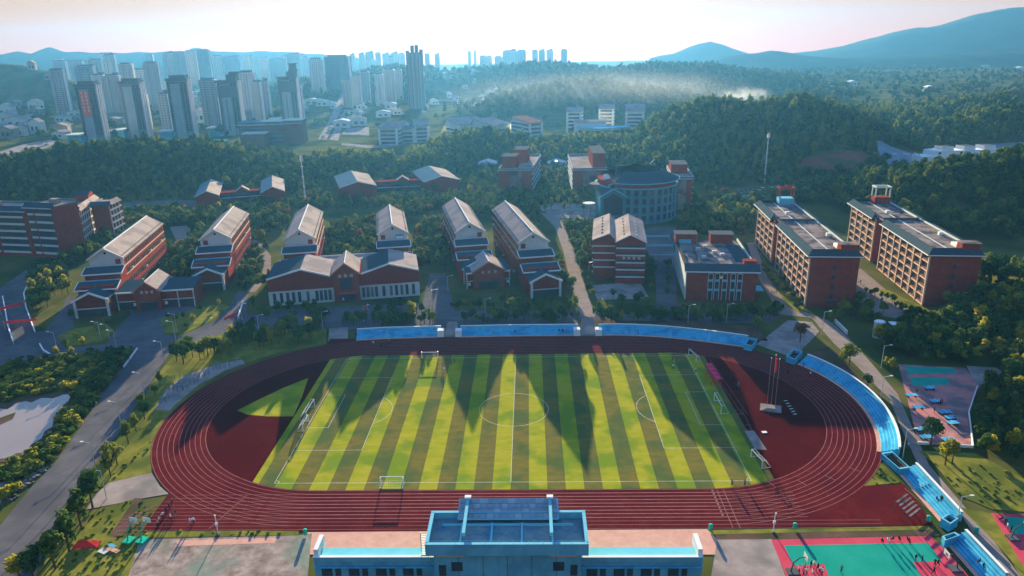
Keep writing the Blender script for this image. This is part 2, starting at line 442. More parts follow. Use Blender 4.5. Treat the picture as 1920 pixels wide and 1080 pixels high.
gy = np.concatenate([np.arange(-260, 900, 8), np.arange(900, 2000, 25), np.arange(2000, 4400, 100)])
gx = np.concatenate([np.arange(-3300, -760, 60), np.arange(-760, 760, 8), np.arange(760, 3301, 60)])
XX, YY = np.meshgrid(gx, gy)
ZZ = height(XX, YY) + far_bumps(XX, YY) - 0.05


def grid_mesh(name, X, Y, Z, m):
    nr, nc = X.shape
    me = bpy.data.meshes.new(name)
    v = np.stack([X, Y, Z], -1).reshape(-1, 3)
    i = np.arange(nr * nc).reshape(nr, nc)
    f = np.stack([i[:-1, :-1], i[:-1, 1:], i[1:, 1:], i[1:, :-1]], -1).reshape(-1, 4)
    me.from_pydata(v.tolist(), [], f.tolist())
    me.materials.append(m)
    me.shade_smooth()
    return me


tag(link('ground', grid_mesh('ground', XX, YY, ZZ, M_ground)), 'rolling green ground of the whole valley', None, None, 'structure')

# far mountains: crest from the photograph, real depth behind it
M_mount = mat('mountain_wood', (0.03, 0.045, 0.025), (0.045, 0.06, 0.03), 0.01, 0.95, 0.1, 9); M_mount.node_tree.nodes['Principled BSDF'].inputs['Specular IOR Level'].default_value = 0.0


def mountain(name, label, pts, Y, base, front, back):
    q = sorted(deep(px, py, Y) for px, py in pts)
    rx = np.array([p[0] for p in q]); rz = np.array([p[2] for p in q])
    xs = np.linspace(rx[0], rx[-1], 90)
    ts = np.linspace(-1, 1, 31)
    X, T = np.meshgrid(xs, ts)
    D = np.where(T < 0, T * front, T * back)
    Zc = np.interp(X, rx, rz)
    S = 0.5 + 0.5 * np.cos(np.pi * T)
    Z = base + (Zc - base) * np.clip(S + 0.07 * hsum(X * .5, D * .5) * np.sin(np.pi * np.abs(T)), 0, 2)
    Z += 2.0 * np.sin(X * .045 + D * .02) * S * (1 - np.abs(T))
    tag(link(name, grid_mesh(name, X, Y + D, Z, M_mount)), label, None, None, 'structure')


mountain('mountain', 'large blue mountain rising to the right edge of the photo',
         [(1440, 108), (1500, 100), (1560, 92), (1600, 84), (1640, 72), (1680, 61), (1720, 52), (1760, 50), (1800, 38), (1840, 25), (1880, 17), (1920, 13), (2000, 5), (2150, 0), (2300, 40), (2420, 100)], 3300, -4, 700, 700)
mountain('mountain', 'lone pointed hill on the skyline right of the centre',
         [(1225, 108), (1260, 101), (1290, 90), (1310, 83), (1332, 77), (1352, 83), (1370, 91), (1400, 99), (1440, 108)], 3200, -4, 300, 300)
mountain('mountain', 'low ridge behind the towers at the left of the skyline',
         [(-220, 112), (-80, 104), (0, 102), (30, 97), (60, 101), (92, 89), (120, 97), (160, 98), (220, 99), (280, 98), (350, 96), (366, 89), (385, 94), (430, 98), (500, 96), (560, 99), (640, 105), (700, 112)], 3300, -4, 300, 300)
mountain('hill', 'long low hill in front of the blue mountain on the right',
         [(1280, 128), (1340, 110), (1400, 101), (1445, 95), (1490, 101), (1540, 108), (1620, 108), (1700, 106), (1780, 102), (1850, 98), (1930, 95), (2050, 95), (2200, 110)], 2500, -4, 350, 300)

# ------------------------------------------------------------------ paved ground, field and courts
def patch(name, label, px, z, m, kind='structure'):
    return tag(MB().sheet([spot(*p) for p in px], z).build(name, m), label, None, None, kind)


Z0 = 0.0
patch('road', 'wide asphalt road running up the left side past the pond',
      [(-60, 1090), (-60, 1055), (0, 985), (60, 912), (100, 872), (150, 802), (200, 722), (252, 655), (262, 640), (330, 630), (332, 642), (300, 690), (265, 745), (228, 805),
       (185, 860), (152, 905), (120, 950), (95, 995), (80, 1040), (60, 1100)], 0.004, M_asph)
patch('road', 'asphalt junction and forecourt in front of the two left classroom blocks',
      [(-40, 690), (-40, 560), (0, 540), (50, 505), (95, 497), (100, 508), (60, 535), (46, 552), (56, 592), (66, 622), (84, 620), (112, 585), (128, 552), (136, 560), (138, 615), (116, 628), (122, 652), (198, 645),
       (222, 612), (246, 588), (238, 577), (372, 570), (360, 590), (320, 600), (305, 626), (345, 634), (330, 645), (262, 658), (150, 664), (60, 682)], 0.008, M_asph)
patch('road', 'asphalt road along the far side of the stadium',
      [(300, 640), (345, 628), (402, 602), (432, 572), (448, 545), (466, 548), (462, 588), (505, 590), (512, 580), (620, 575), (792, 568), (806, 512), (836, 512), (852, 582), (1085, 584), (1200, 590),
       (1435, 588), (1470, 590), (1440, 606), (1120, 607), (860, 610), (650, 618), (560, 612), (430, 622), (345, 645)], 0.012, M_asph)
patch('path', 'pale concrete lane climbing between classroom and office blocks',
      [(1012, 398), (1046, 402), (1060, 430), (1078, 475), (1100, 545), (1116, 594), (1082, 594), (1072, 540), (1056, 470), (1040, 425)], 0.016, M_path)
patch('road', 'shaded road between the office block and the low hall',
      [(1216, 425), (1268, 425), (1264, 470), (1272, 592), (1232, 592), (1228, 500)], 0.016, M_asph)
patch('road', 'pale lane curving round the right end of the stadium',
      [(1400, 455), (1416, 455), (1440, 522), (1492, 578), (1560, 604), (1602, 645), (1642, 690), (1684, 740), (1712, 805), (1742, 872), (1796, 935), (1856, 1005), (1925, 1095), (1880, 1095), (1815, 985), (1764, 912),
       (1722, 872), (1694, 812), (1668, 750), (1622, 702), (1562, 642), (1522, 596), (1462, 590), (1424, 525)], 0.016, M_path)
patch('path', 'lane between the two dormitory blocks',
      [(1600, 500), (1616, 505), (1690, 568), (1760, 588), (1760, 606), (1700, 600), (1640, 590), (1606, 555)], 0.02, M_path)
patch('car_park', 'car park beyond the dormitories', [(1310, 352), (1560, 346), (1545, 356), (1490, 366), (1430, 376), (1388, 382), (1356, 368)], 0.016, M_conc)
patch('path', 'straight road beside the young orchard', [(1296, 350), (1318, 350), (1352, 410), (1330, 412)], 0.02, M_path)
patch('plaza', 'pale paved plaza beside the round library', [(1000, 388), (1040, 380), (1122, 384), (1122, 412), (1046, 408)], 0.020, M_conc)
patch('car_park', 'grey lot behind the leftmost classroom blocks', [(215, 398), (235, 380), (330, 374), (400, 378), (360, 392), (300, 402)], 0.016, M_asph)
patch('path', 'curving path between the left classroom blocks', [(318, 425), (360, 422), (352, 455), (335, 475), (318, 470), (330, 450)], 0.02, M_path)
patch('path', 'curved path behind the second classroom block', [(470, 448), (486, 452), (508, 480), (508, 515), (478, 548), (462, 548), (492, 512), (492, 484)], 0.02, M_path)
patch('plaza', 'pale concrete apron at the left end of the blue stand', [(615, 644), (617, 616), (653, 613), (652, 639)], 0.02, M_conc)
patch('plaza', 'pale concrete slope beside the left bend of the track', [(163, 955), (180, 925), (205, 905), (284, 886), (300, 912), (316, 926), (270, 934), (190, 950)], 0.02, M_conc)
patch('plaza', 'fan shaped concrete steps between the two stands', [(1418, 646), (1478, 600), (1522, 604), (1536, 622), (1492, 668), (1480, 668)], 0.02, M_conc)
patch('soil', 'strip of bare soil behind the far stand', [(650, 618), (862, 610), (1085, 604), (1125, 600), (1300, 604), (1420, 612), (1440, 640), (1400, 634), (1280, 612), (1124, 606), (862, 613), (660, 622)], 0.02, M_soil)
patch('soil', 'bare soil between the right stand and the lane', [(1510, 660), (1555, 650), (1620, 712), (1662, 760), (1690, 820), (1680, 850), (1660, 800), (1630, 752), (1580, 708)], 0.02, M_soil)
patch('path', 'thin brown path below the track', [(560, 1002), (270, 1008), (270, 1018), (560, 1014)], 0.02, M_soil)
patch('path', 'brown dirt path crossing the lawn to the hoops', [(252, 934), (268, 934), (232, 1004), (205, 1008)], 0.024, M_soil)
patch('path', 'earth strip above the basketball court', [(1340, 1000), (1745, 992), (1768, 1004), (1345, 1014)], 0.02, M_soil)
for nm, lb, px in (('lawn', 'lawn strip with trees beside the left road', [(345, 645), (420, 625), (500, 618), (612, 616), (612, 645), (520, 662), (430, 690), (370, 730), (310, 790), (284, 838), (284, 886), (205, 905), (180, 922),
                                                                       (150, 960), (100, 1040), (82, 1060), (95, 1000), (125, 952), (156, 907), (190, 862), (232, 807), (270, 745), (305, 690)]),
                   ('lawn', 'lawn island with trees in the left forecourt', [(106, 630), (140, 616), (200, 608), (212, 618), (196, 643), (125, 650)]),
                   ('lawn', 'lawn in front of the second classroom block', [(300, 598), (370, 578), (420, 570), (432, 575), (398, 600), (345, 626), (310, 625)]),
                   ('lawn', 'narrow grass verge below the near straight', [(275, 997), (560, 994), (560, 1003), (275, 1008)]),
                   ('lawn', 'narrow grass verge above the red court', [(1336, 994), (1740, 986), (1745, 993), (1338, 1002)]),
                   ('lawn', 'grass triangle inside the right bend behind the stand', [(1646, 862), (1690, 905), (1612, 912)]),
                   ('lawn', 'rough grass below the table tennis court', [(1720, 845), (1830, 850), (1925, 900), (1925, 960), (1860, 955), (1800, 930), (1752, 870)]),
                   ('lawn', 'grass strip between the lane and the corner court', [(1800, 952), (1858, 962), (1925, 1060), (1925, 1100), (1895, 1050), (1850, 1000)]),
                   ('lawn', 'grass strip between the two dormitories', [(1640, 540), (1668, 545), (1740, 580), (1722, 588), (1690, 575)]),
                   ('lawn', 'grass strip along the left dormitory', [(1424, 470), (1436, 490), (1510, 575), (1500, 588), (1478, 575), (1440, 520)]),
                   ('lawn', 'grass with scrap boards beside the hoops', [(180, 955), (252, 936), (205, 1006), (232, 1010), (560, 1018), (300, 1050), (250, 1100), (60, 1100), (120, 1030)])):
    patch(nm, lb, px, 0.028, M_lawn)
patch('soil', 'muddy bank round the pond', [(-40, 872), (-40, 768), (-5, 757), (30, 750), (60, 742), (95, 740), (142, 732), (134, 750), (126, 768), (112, 782), (108, 797), (92, 812), (88, 828), (60, 846), (48, 856), (22, 864)], 0.016, M_soil)
patch('pond', 'shallow muddy pond by the left edge', [(-30, 862), (-30, 775), (0, 766), (14, 768), (28, 757), (48, 752), (58, 755), (78, 746), (100, 747), (118, 740), (134, 739), (128, 752), (118, 760), (114, 774), (101, 784), (98, 800), (84, 808), (78, 822), (58, 834), (50, 848), (30, 850), (16, 859)], 0.024, M_water)
patch('soil', 'brown mud bar in the pond', [(-20, 790), (4, 782), (30, 773), (24, 786), (-6, 800)], 0.03, M_soil)
patch('pond', 'small corner of water below the pond', [(-20, 905), (22, 905), (0, 945), (-20, 950)], 0.02, M_water)
patch('court', 'worn concrete court with faded paint at lower left', [(262, 1012), (560, 1004), (585, 1000), (575, 1100), (235, 1100)], 0.032,
      mat('worn_court', (0.15, 0.115, 0.095), (0.33, 0.28, 0.235), 0.4, 0.9, 0.0, 10, c3=(0.14, 0.21, 0.16), scale3=0.07))
patch('pink_paving', 'strip of faded red paint on the worn court', [(330, 1014), (520, 1008), (515, 1018), (335, 1024)], 0.036, M_pink)
patch('plaza', 'pink paved terrace in front of the grandstand', [(575, 998), (1326, 992), (1345, 1012), (1345, 1040), (565, 1040)], 0.024, M_pink)
patch('plaza', 'pale concrete yard between grandstand and basketball court', [(1345, 1012), (1447, 1011), (1480, 1100), (1330, 1100)], 0.028, M_conc)
patch('court', 'red basketball court surround', [(1446, 1012), (1745, 1005), (1800, 1060), (1830, 1100), (1482, 1100)], 0.032, M_courtr)
patch('court', 'green basketball court floor', [(1470, 1023), (1740, 1018), (1765, 1052), (1712, 1054), (1738, 1100), (1562, 1100), (1545, 1058), (1488, 1060)], 0.036, M_courtg)
patch('court', 'red surround of the corner court', [(1858, 962), (1930, 966), (1960, 1100), (1925, 1072)], 0.032, M_courtr)
patch('court', 'green floor of the corner court', [(1880, 968), (1935, 974), (1960, 1012), (1925, 1002), (1900, 1002)], 0.036, M_courtg)
M_pp = mat('faded_pink_court', (0.36, 0.145, 0.13), (0.44, 0.20, 0.17), 0.3, 0.85, 0.2, 8, c3=(0.16, 0.12, 0.12), scale3=0.16); M_pp.node_tree.nodes['Principled BSDF'].inputs['Specular IOR Level'].default_value = 0.0
patch('court', 'faded pink table tennis yard', [(1684, 683), (1810, 690), (1836, 725), (1814, 775), (1822, 838), (1722, 832), (1704, 760)], 0.032, M_pp)
patch('court', 'upper green badminton court on the pink yard', [(1696, 686), (1790, 691), (1793, 700), (1702, 700)], 0.036, M_courtg)
patch('court', 'lower green badminton court on the pink yard', [(1704, 707), (1775, 709), (1782, 721), (1712, 724)], 0.036, M_courtg)
patch('plaza', 'grey concrete slab beside the table tennis yard', [(1812, 686), (1880, 690), (1872, 718), (1832, 728)], 0.028, M_conc)

# --- running track
RI, LH = 37.0, 42.2


def oval(rad, n=40):
    p = []
    for k in range(n + 1):
        a = -math.pi / 2 + math.pi * k / n
        p.append((LH + rad * math.cos(a), rad * math.sin(a)))
    for k in range(n + 1):
        a = math.pi / 2 + math.pi * k / n
        p.append((-LH + rad * math.cos(a), rad * math.sin(a)))
    return p


trk = MB().sheet(oval(RI + 12.4), 0.040).build('running_track', M_track)
tag(trk, 'dark red oval running track round the football pitch', None, None, 'structure')
MB().sheet([spot(268, 994), spot(700, 996), spot(1300, 991), spot(1752, 985), spot(1696, 908), spot(1612, 912), (60, -40), (-60, -40), spot(316, 926), spot(292, 958)], 0.036).build('track_straight', M_track, trk)
MB().sheet([(-62, 40), (47, 40), (47, 51.0), (-62, 50.6)], 0.036).build('track_apron', M_track, trk)
MB().sheet(oval(RI - 0.1), 0.044).build('infield', M_dred, trk)
for k in range(11):
    MB().ribbon(oval(RI + 1.22 * k, 60), 0.13 if k else 0.16, 0.048, True).build('lane_line', M_lane, trk)
for k in range(1, 12):
    MB().ribbon([(-80 + max(0, 7 - k) * 1.5, -(RI + 1.22 * k) - .12 * (k < 9)), (60 + (14 if k > 8 else 0), -(RI + 1.22 * k) - .12 * (k < 9))], 0.11, 0.052).build('lane_line', M_lane, trk)
for x, y0, y1, dx in ((44.2, -37.2, -50.5, 0), (45.6, -37.2, -50.5, 0.0), (-75.5, -42, -50, -4), (-57, -38.5, -50, -3.5), (84, -37, -50, 2)):
    MB().ribbon([(x, y0), (x + dx, y1)], 0.14, 0.056).build('start_line', M_lane, trk)
for k in range(8):   # lane numbers as short painted dashes
    MB().box(43.0, 43.4, -(RI + 1.22 * k + .95), -(RI + 1.22 * k + .3), 0.050, 0.057).build('lane_number', M_lane, trk)
for k in range(4):
    a = R(-68 + 9 * k)
    MB().ribbon([(LH + (RI + 1.22 * (2 * k)) * math.cos(a), (RI + 1.22 * 2 * k) * math.sin(a)), (LH + (RI + 1.22 * (2 * k + 2)) * math.cos(a), (RI + 1.22 * (2 * k + 2)) * math.sin(a))], 0.14, 0.056).build('stagger_mark', M_lane, trk)

# --- pitch: mown strips
pit = empty('football_pitch')
tag(pit, 'striped artificial turf football pitch with white markings', None, None, 'structure')


def clip_y(x):
    """near edge of the turf follows the track's inner edge"""
    ax = abs(x)
    r = RI - 0.2
    return r if ax <= LH else math.sqrt(max(0, r * r - (ax - LH) ** 2))


for i in range(-15, 15):
    x0, x1 = max(4 * i, -57.6), min(4 * i + 4, 57.6)
    if x1 <= x0: continue
    xs = [x0 + (x1 - x0) * k / 4 for k in range(5)]
    lo = [(x, -min(36.9, clip_y(x))) for x in xs]
    hi = [(x, min(36.2, clip_y(x))) for x in xs]
    MB().sheet(lo + hi[::-1], 0.060).build('mown_strip', M_gl if i % 2 else M_gd, pit)
W2, L2 = 34.0, 52.5
lines = [[(-L2, -W2), (L2, -W2), (L2, W2), (-L2, W2), (-L2, -W2)], [(0, -W2), (0, W2)]]
for s in (-1, 1):
    lines.append([(s * L2, -20.16), (s * (L2 - 16.5), -20.16), (s * (L2 - 16.5), 20.16), (s * L2, 20.16)])
    lines.append([(s * L2, -9.16), (s * (L2 - 5.5), -9.16), (s * (L2 - 5.5), 9.16), (s * L2, 9.16)])
    a0 = math.acos(5.5 / 9.15)
    lines.append([(s * (L2 - 11 - 9.15 * math.cos(-a0 + 2 * a0 * k / 20)), 9.15 * math.sin(-a0 + 2 * a0 * k / 20)) for k in range(21)])
    for t in (-1, 1):
        lines.append([(s * (L2 - math.cos(R(90) * k / 6)), t * (W2 - math.sin(R(90) * k / 6))) for k in range(7)])
lines.append([(9.15 * math.cos(2 * math.pi * k / 48), 9.15 * math.sin(2 * math.pi * k / 48)) for k in range(49)])
for ln in lines:
    q = []
    for a, b in zip(ln[:-1], ln[1:]):
        q.append(a)
    q.append(ln[-1])
    m = MB()
    if len(ln) <= 5:
        for a, b in zip(ln[:-1], ln[1:]): m.ribbon([a, b], 0.12, 0.064)
    else:
        m.ribbon(ln, 0.12, 0.064)
    m.build('pitch_line', M_line, pit)
MB().sheet([spot(445, 770), spot(480, 752), spot(530, 728), spot(578, 709), spot(566, 745), spot(550, 781), spot(500, 781), spot(465, 778)], 0.060).build('turf_wedge', M_gl, pit)

# right D: jump run-ups, sand pit, board
for x in (1352, 1366):
    pass
for (a, b) in (((1322, 675), (1392, 778)), ((1330, 673), (1402, 778)), ((1378, 768), (1404, 815)), ((1390, 768), (1414, 815))):
    MB().ribbon([spot(*a), spot(*b)], 0.12, 0.060).build('runway_line', M_lane, trk)
for (a, b) in (((1378, 768), (1391, 768)), ((1382, 777), (1396, 777)), ((1396, 797), (1408, 797)), ((1400, 806), (1412, 806))):
    MB().ribbon([spot(*a), spot(*b)], 0.12, 0.064).build('runway_line', M_lane, trk)
tag(MB().sheet([spot(1396, 808), spot(1414, 808), spot(1438, 844), spot(1416, 843)], 0.062).build('sand_pit', M_conc), 'grey long jump sand pit beside the right goal', None, None, 'structure')


# ------------------------------------------------------------------ buildings: shared pieces
def slope(root, name, m, xe, ze, xr, zr, y0, y1, t=0.28, over=0.6):
    """one pitched roof slope from eave (xe, ze) to ridge (xr, zr), running y0..y1"""
    dx, dz = xe - xr, ze - zr
    l = math.hypot(dx, dz)
    xo, zo = xe + dx / l * over, ze + dz / l * over
    prof = [(xo, zo), (xr, zr), (xr, zr + t), (xo, zo + t)]
    if xe > xr: prof = prof[::-1]
    return MB().xprism(prof, y0, y1).build(name, m, root)


def verge(root, xe, ze, xr, zr, y, m, wd=0.35, h=0.55, over=0.65):
    dx, dz = xe - xr, ze - zr
    l = math.hypot(dx, dz)
    xo, zo = xe + dx / l * over, ze + dz / l * over
    prof = [(xo, zo - h + .34), (xr, zr - h + .34), (xr, zr + .36), (xo, zo + .36)]
    if xe > xr: prof = prof[::-1]
    return MB().xprism(prof, y - wd, y).build('barge_board', m, root)


def win_rows(m, x, ys, zs, wy, hz, side):
    for z in zs:
        for y in ys:
            x0, x1 = (x, x + 0.05) if side > 0 else (x - 0.05, x)
            m.box(x0, x1, y - wy / 2, y + wy / 2, z, z + hz)


def glyphs(root, x0, dx, n, z, s, y, seed):
    """small raised wall characters: crossing strokes in a square"""
    r = random.Random(seed)
    for i in range(n):
        m = MB()
        cx = x0 + dx * i
        for k in range(3):
            zz = z + s * (k / 2.4)
            m.box(cx - s * (.5 if k % 2 else .42), cx + s * (.5 if k % 2 else .42), y - .12 - .004 * k, y, zz, zz + s * .12)
        for k in range(2):
            xx = cx + s * (-.3 + .55 * k + r.uniform(-.08, .08))
            m.box(xx, xx + s * .13, y - .14 - .004 * k, y - .002, z, z + s * (.95 - .1 * k))
        m.build('character', M_white, root)


BAZ = R(11.8)      # the classroom blocks all point this way (blender z rotation)


def teach_block(fx, fy, length, label, pavilion=True, right_door=True):
    root = empty('classroom_block', (fx, fy, 0), BAZ)
    tag(root, label, 'building', 'six gabled classroom blocks')
    MB().xprism([(-6.2, 0), (6.2, 0), (6.2, 16.2), (0, 19.95), (-6.2, 16.2)], 0, length).build('wall', M_red, root)
    for s in (-1, 1):
        slope(root, 'roof', M_tile, s * 6.2, 16.25, 0, 20.05, -0.7, length + .6)
        MB().box(min(s * 5.75, s * 5.95), max(s * 5.75, s * 5.95), 0, length, 16.82, 17.02).build('snow_guard', M_dmetal, root)
        verge(root, s * 6.2, 16.25, 0, 20.05, -0.7, M_white)
        MB().box(min(s * 6.22, s * 6.5), max(s * 6.22, s * 6.5), 0.2, length, 12.55, 12.85).build('ledge', M_beige, root)
        MB().box(min(s * 6.22, s * 6.5), max(s * 6.22, s * 6.5), 0.2, length, 9.0, 9.3).build('ledge', M_beige, root)
        wm = MB()
        ys = np.arange(3.2, length - 1.5, 2.9)
        win_rows(wm, s * 6.2, ys, (1.3, 4.9, 8.6 - 3.4 + 4.3, 13.3), 1.7, 1.9, s)
        wo = wm.build('windows', M_glass, root)
        for y_ in ys[1::3]:
            zc = rnd.choice((1.6, 5.2, 9.7))
            MB().box(min(s * 6.52, s * 6.95), max(s * 6.52, s * 6.95), float(y_) + 1.0, float(y_) + 1.9, zc, zc + .65).build('air_conditioner', M_wwall, root)
        wo['kind'] = 'stuff'
    MB().box(-0.22, 0.22, -0.5, length + .5, 20.22, 20.5).build('ridge_cap', M_white, root)
    MB().xprism([(-6.2, 12.9), (6.2, 12.9), (6.2, 16.0), (0, 19.75), (-6.2, 16.0)], -0.16, -0.004).build('gable_wall', M_wwall, root)
    MB().tube((0, -.24, 18.2), (0, -.165, 18.2), 0.5, n=10).build('gable_vent', M_dark, root)
    dx = 4.2 if right_door else -4.2
    w_ = MB().box(dx - .95, dx + .95, -.24, -.165, 13.6, 15.6).build('window', M_slat, root)
    MB().box(dx - 1.1, dx + 1.1, -.30, -.245, 13.45, 13.6).build('sill', M_white, w_)
    # two stepped tiers with tiled skirts
    MB().box(-6.4, 6.4, -6.6, -.17, 0, 12.2).build('tier_wall', M_red, root)
    for (yb, zb, yf, zf, hw) in ((-2.2, 13.5, -7.4, 12.0, 7.0), (-10.4, 10.1, -16.0, 8.5, 7.3)):
        MB().yprism([(yb, zb - .3), (yf, zf - .3), (yf, zf), (yb, zb)], -hw, hw).build('tier_roof', M_teal, root)
        MB().box(-hw - .05, hw + .05, yf - .28, yf - .003, zf - .38, zf + .06).build('gutter', M_white, root)
        for s in (-1, 1):
            prof = [(yb, zb - .3), (yf, zf - .35), (yf, zf + .12), (yb, zb + .15)]
            MB().yprism(prof, min(s * (hw + .003), s * (hw + .25)), max(s * (hw + .003), s * (hw + .25))).build('side_trim', M_white, root)
        MB().box(-hw + .4, hw - .4, yb + .003, yb + .25, zb - .4, zb + .35).build('parapet', M_lblue if yb < -5 else M_wwall, root)
    MB().box(-6.4, 6.4, -15.2, -6.62, 0, 9.4).build('tier_wall', M_red, root)
    if pavilion:
        MB().xprism([(-5.8, 0), (5.8, 0), (5.8, 6.5), (0, 9.2), (-5.8, 6.5)], -22.0, -15.3).build('pavilion_wall', M_red, root)
        for s in (-1, 1):
            slope(root, 'pavilion_roof', M_teal, s * 5.8, 6.55, 0, 9.3, -22.6, -15.0)
            verge(root, s * 5.8, 6.55, 0, 9.3, -22.6, M_white, h=.75)
            MB().box(min(s * 5.1, s * 5.9), max(s * 5.1, s * 5.9), -22.85, -22.02, 0, 6.45).build('pillar', M_wwall, root)
        MB().box(-5.08, 5.08, -22.3, -22.02, 3.0, 3.35).build('band', M_wwall, root)
        MB().box(-5.08, 5.08, -22.12, -22.02, 0.2, 2.95).build('glazed_front', M_glass, root)
        sm = MB()
        for k in range(22):
            x = -4.95 + k * .47
            sm.box(x, x + .14, -22.2, -22.02, 3.4, 6.5 + (5.8 - abs(x)) * .46 - .5)
        sm.build('slats', M_slat, root)['kind'] = 'stuff'
    return root


teach_block(-160.1, 96.3, 58, 'leftmost classroom block, its long brick side facing right')
teach_block(-128.9, 125.1, 48, 'second classroom block from the left, tan lit right roof slope', right_door=False)
teach_block(-92.1, 122.9, 52, 'third classroom block from the left, brightest sunlit roof, behind the wide hall', pavilion=False)
b4 = teach_block(-54.1, 130.1, 41, 'fourth classroom block from the left, short roof and banner on its white gable', pavilion=False, right_door=False)
MB().box(1.0, 4.6, -.26, -.17, 13.5, 15.7).build('banner', M_blue, b4)
MB().box(1.3, 4.3, -.32, -.265, 13.7, 14.7).build('poster', M_white, b4)
teach_block(-21.1, 131.0, 55, 'fifth classroom block from the left, white ridge line, left of the twin gables')
teach_block(6.0, 112.3, 64, 'rightmost classroom block, longest grey roof, beside the pale lane', right_door=False)


def link_hall(ax, ay, rz, width, label, gx, gw, ge, gz, roofz, back, gdepth):
    root = empty('entrance_hall', (ax, ay, 0), rz)
    tag(root, label, 'building', 'entrance halls between the classroom blocks')
    MB().box(0, width, 0, back, 0, roofz).build('wall', M_red, root)
    MB().yprism([(-.5, roofz + .05), (back, roofz + 1.2), (back, roofz + 1.4), (-.5, roofz + .3)], -.2, width + .2).build('roof', M_teal, root)
    MB().box(-.2, width + .2, -.8, -.503, roofz - .25, roofz + .3).build('gutter', M_white, root)
    MB().box(0, gx - gw / 2, -.2, -.003, roofz * .45, roofz * .45 + .35).build('band', M_wwall, root)
    MB().box(gx + gw / 2, width, -.2, -.003, roofz * .45, roofz * .45 + .35).build('band', M_wwall, root)
    MB().box(.3, gx - gw / 2 - .2, -.1, -.003, .3, roofz * .43).build('glazed_front', M_glass, root)
    MB().box(gx + gw / 2 + .2, width - .3, -.1, -.003, .3, roofz * .43).build('glazed_front', M_glass, root)
    sm = MB()
    for k in range(int(width / .9)):
        x = .3 + k * .9
        if abs(x - gx) < gw / 2 + .3: continue
        sm.box(x, x + .2, -.16, -.004, roofz * .45 + .4, roofz - .3)
    sm.build('slats', M_slat, root)['kind'] = 'stuff'
    for x in (.0, width - .4, width * .78):
        MB().box(x, x + .35, -.5, -.21, 0, roofz - .3).build('pillar', M_wwall, root)
    MB().xprism([(gx - gw / 2, 0), (gx + gw / 2, 0), (gx + gw / 2, ge), (gx, gz), (gx - gw / 2, ge)], -2.2, gdepth).build('gable_tower', M_red, root)
    for s in (-1, 1):
        slope(root, 'gable_roof', M_tile, gx + s * gw / 2, ge + .05, gx, gz + .1, -2.8, gdepth + .3)
        verge(root, gx + s * gw / 2, ge + .05, gx, gz + .1, -2.8, M_oran, h=.6)
    MB().box(gx - .15, gx + .15, -2.6, gdepth, gz + .3, gz + .5).build('ridge_cap', M_white, root)
    MB().box(gx - gw * .33, gx + gw * .33, -2.3, -2.203, .2, 3.2).build('entrance', M_glass, root)
    MB().box(gx - gw * .4, gx + gw * .4, -3.4, -2.204, 3.3, 3.6).build('canopy', M_dmetal, root)
    for s in (-1, 1):
        MB().box(gx + s * gw * .62 - .5, gx + s * gw * .62 + .5, -.32, -.21, 1.4, 2.6).build('notice_board', M_white, root)
    glyphs(root, gx - gw * .2, gw * .2, 3, ge - .9, 1.0, -2.2, int(gx * 10))
    return root


ax0, ay0 = spot(224, 582)
ax1, ay1 = spot(368, 573)
hl = math.hypot(ax1 - ax0, ay1 - ay0)
link_hall(ax0, ay0, math.atan2(ay1 - ay0, ax1 - ax0), hl, 'entrance hall with tan gable between the two leftmost classroom blocks', hl * .42, 9.0, 7.6, 11.0, 6.8, 12, 14)
link_hall(-20.6, 101.5, BAZ, 17.5, 'entrance hall between the two rightmost classroom blocks, grey gable', 8.8, 12.5, 7.5, 11.2, 6.5, 12, 13)

# --- the wide hall in front of the third and fourth blocks
wh = empty('wide_hall', (-93.4, 83.5, 0), R(10.83))
tag(wh, 'wide low red hall with central gable in front of the third and fourth blocks', 'building')
prof = [(0, 10.6), (12.6, 13.7), (23.2, 10.4), (34.6, 10.4), (45.1, 13.7), (56.3, 10.5)]
MB().box(0, 56.3, 0.15, 21, 0, 5.7).build('base_wall', M_wwall, wh)
MB().xprism([(0, 5.72)] + [(56.3, 5.72)] + prof[::-1], 0, 21).build('upper_wall', M_slat, wh)
for a, b, mm in ((0, 1, M_teal), (1, 2, M_tile), (3, 4, M_teal), (4, 5, M_tile)):  # sunlight on the right slopes is put into a paler tile colour
    (xa, za), (xb, zb) = prof[a], prof[b]
    MB().xprism([(xa, za + .02), (xb, zb + .02), (xb, zb + .3), (xa, za + .3)], -.5, 21.3).build('roof', mm, wh)
    MB().xprism([(xa, za - .2), (xb, zb - .2), (xb, zb + .42), (xa, za + .42)], -.8, -.503).build('barge_board', M_white, wh)
MB().box(16, 44, 21.3, 31, 0, 9.2).build('rear_wall', M_wwall, wh)
MB().box(15.5, 44.5, 21.32, 31.5, 9.22, 9.45).build('flat_roof', M_conc, wh)
MB().box(15.5, 44.5, 31.1, 31.5, 9.47, 10.0).build('parapet', M_wwall, wh)
for x in (21.0, 24.5, 40.2):
    MB().box(x, x + .9, 24, 25.2, 9.47, 10.1).build('roof_unit', M_metal, wh)
MB().xprism([(24.1, 0), (33.6, 0), (33.6, 11.6), (28.85, 15.3), (24.1, 11.6)], -1.6, 16).build('gable_tower', M_red, wh)
for s in (-1, 1):
    slope(wh, 'gable_roof', M_tile, 28.85 + s * 4.75, 11.65, 28.85, 15.4, -2.2, 16.4)
    verge(wh, 28.85 + s * 4.75, 11.65, 28.85, 15.4, -2.2, M_oran, h=.6)
MB().box(28.7, 29.0, -2.0, 16.2, 15.62, 15.8).build('ridge_cap', M_white, wh)
MB().box(26.6, 31.1, -1.7, -1.603, 5.2, 9.6).build('tall_window', M_glass, wh)
MB().box(25.6, 32.1, -1.75, -1.604, .2, 3.6).build('entrance', M_glass, wh)
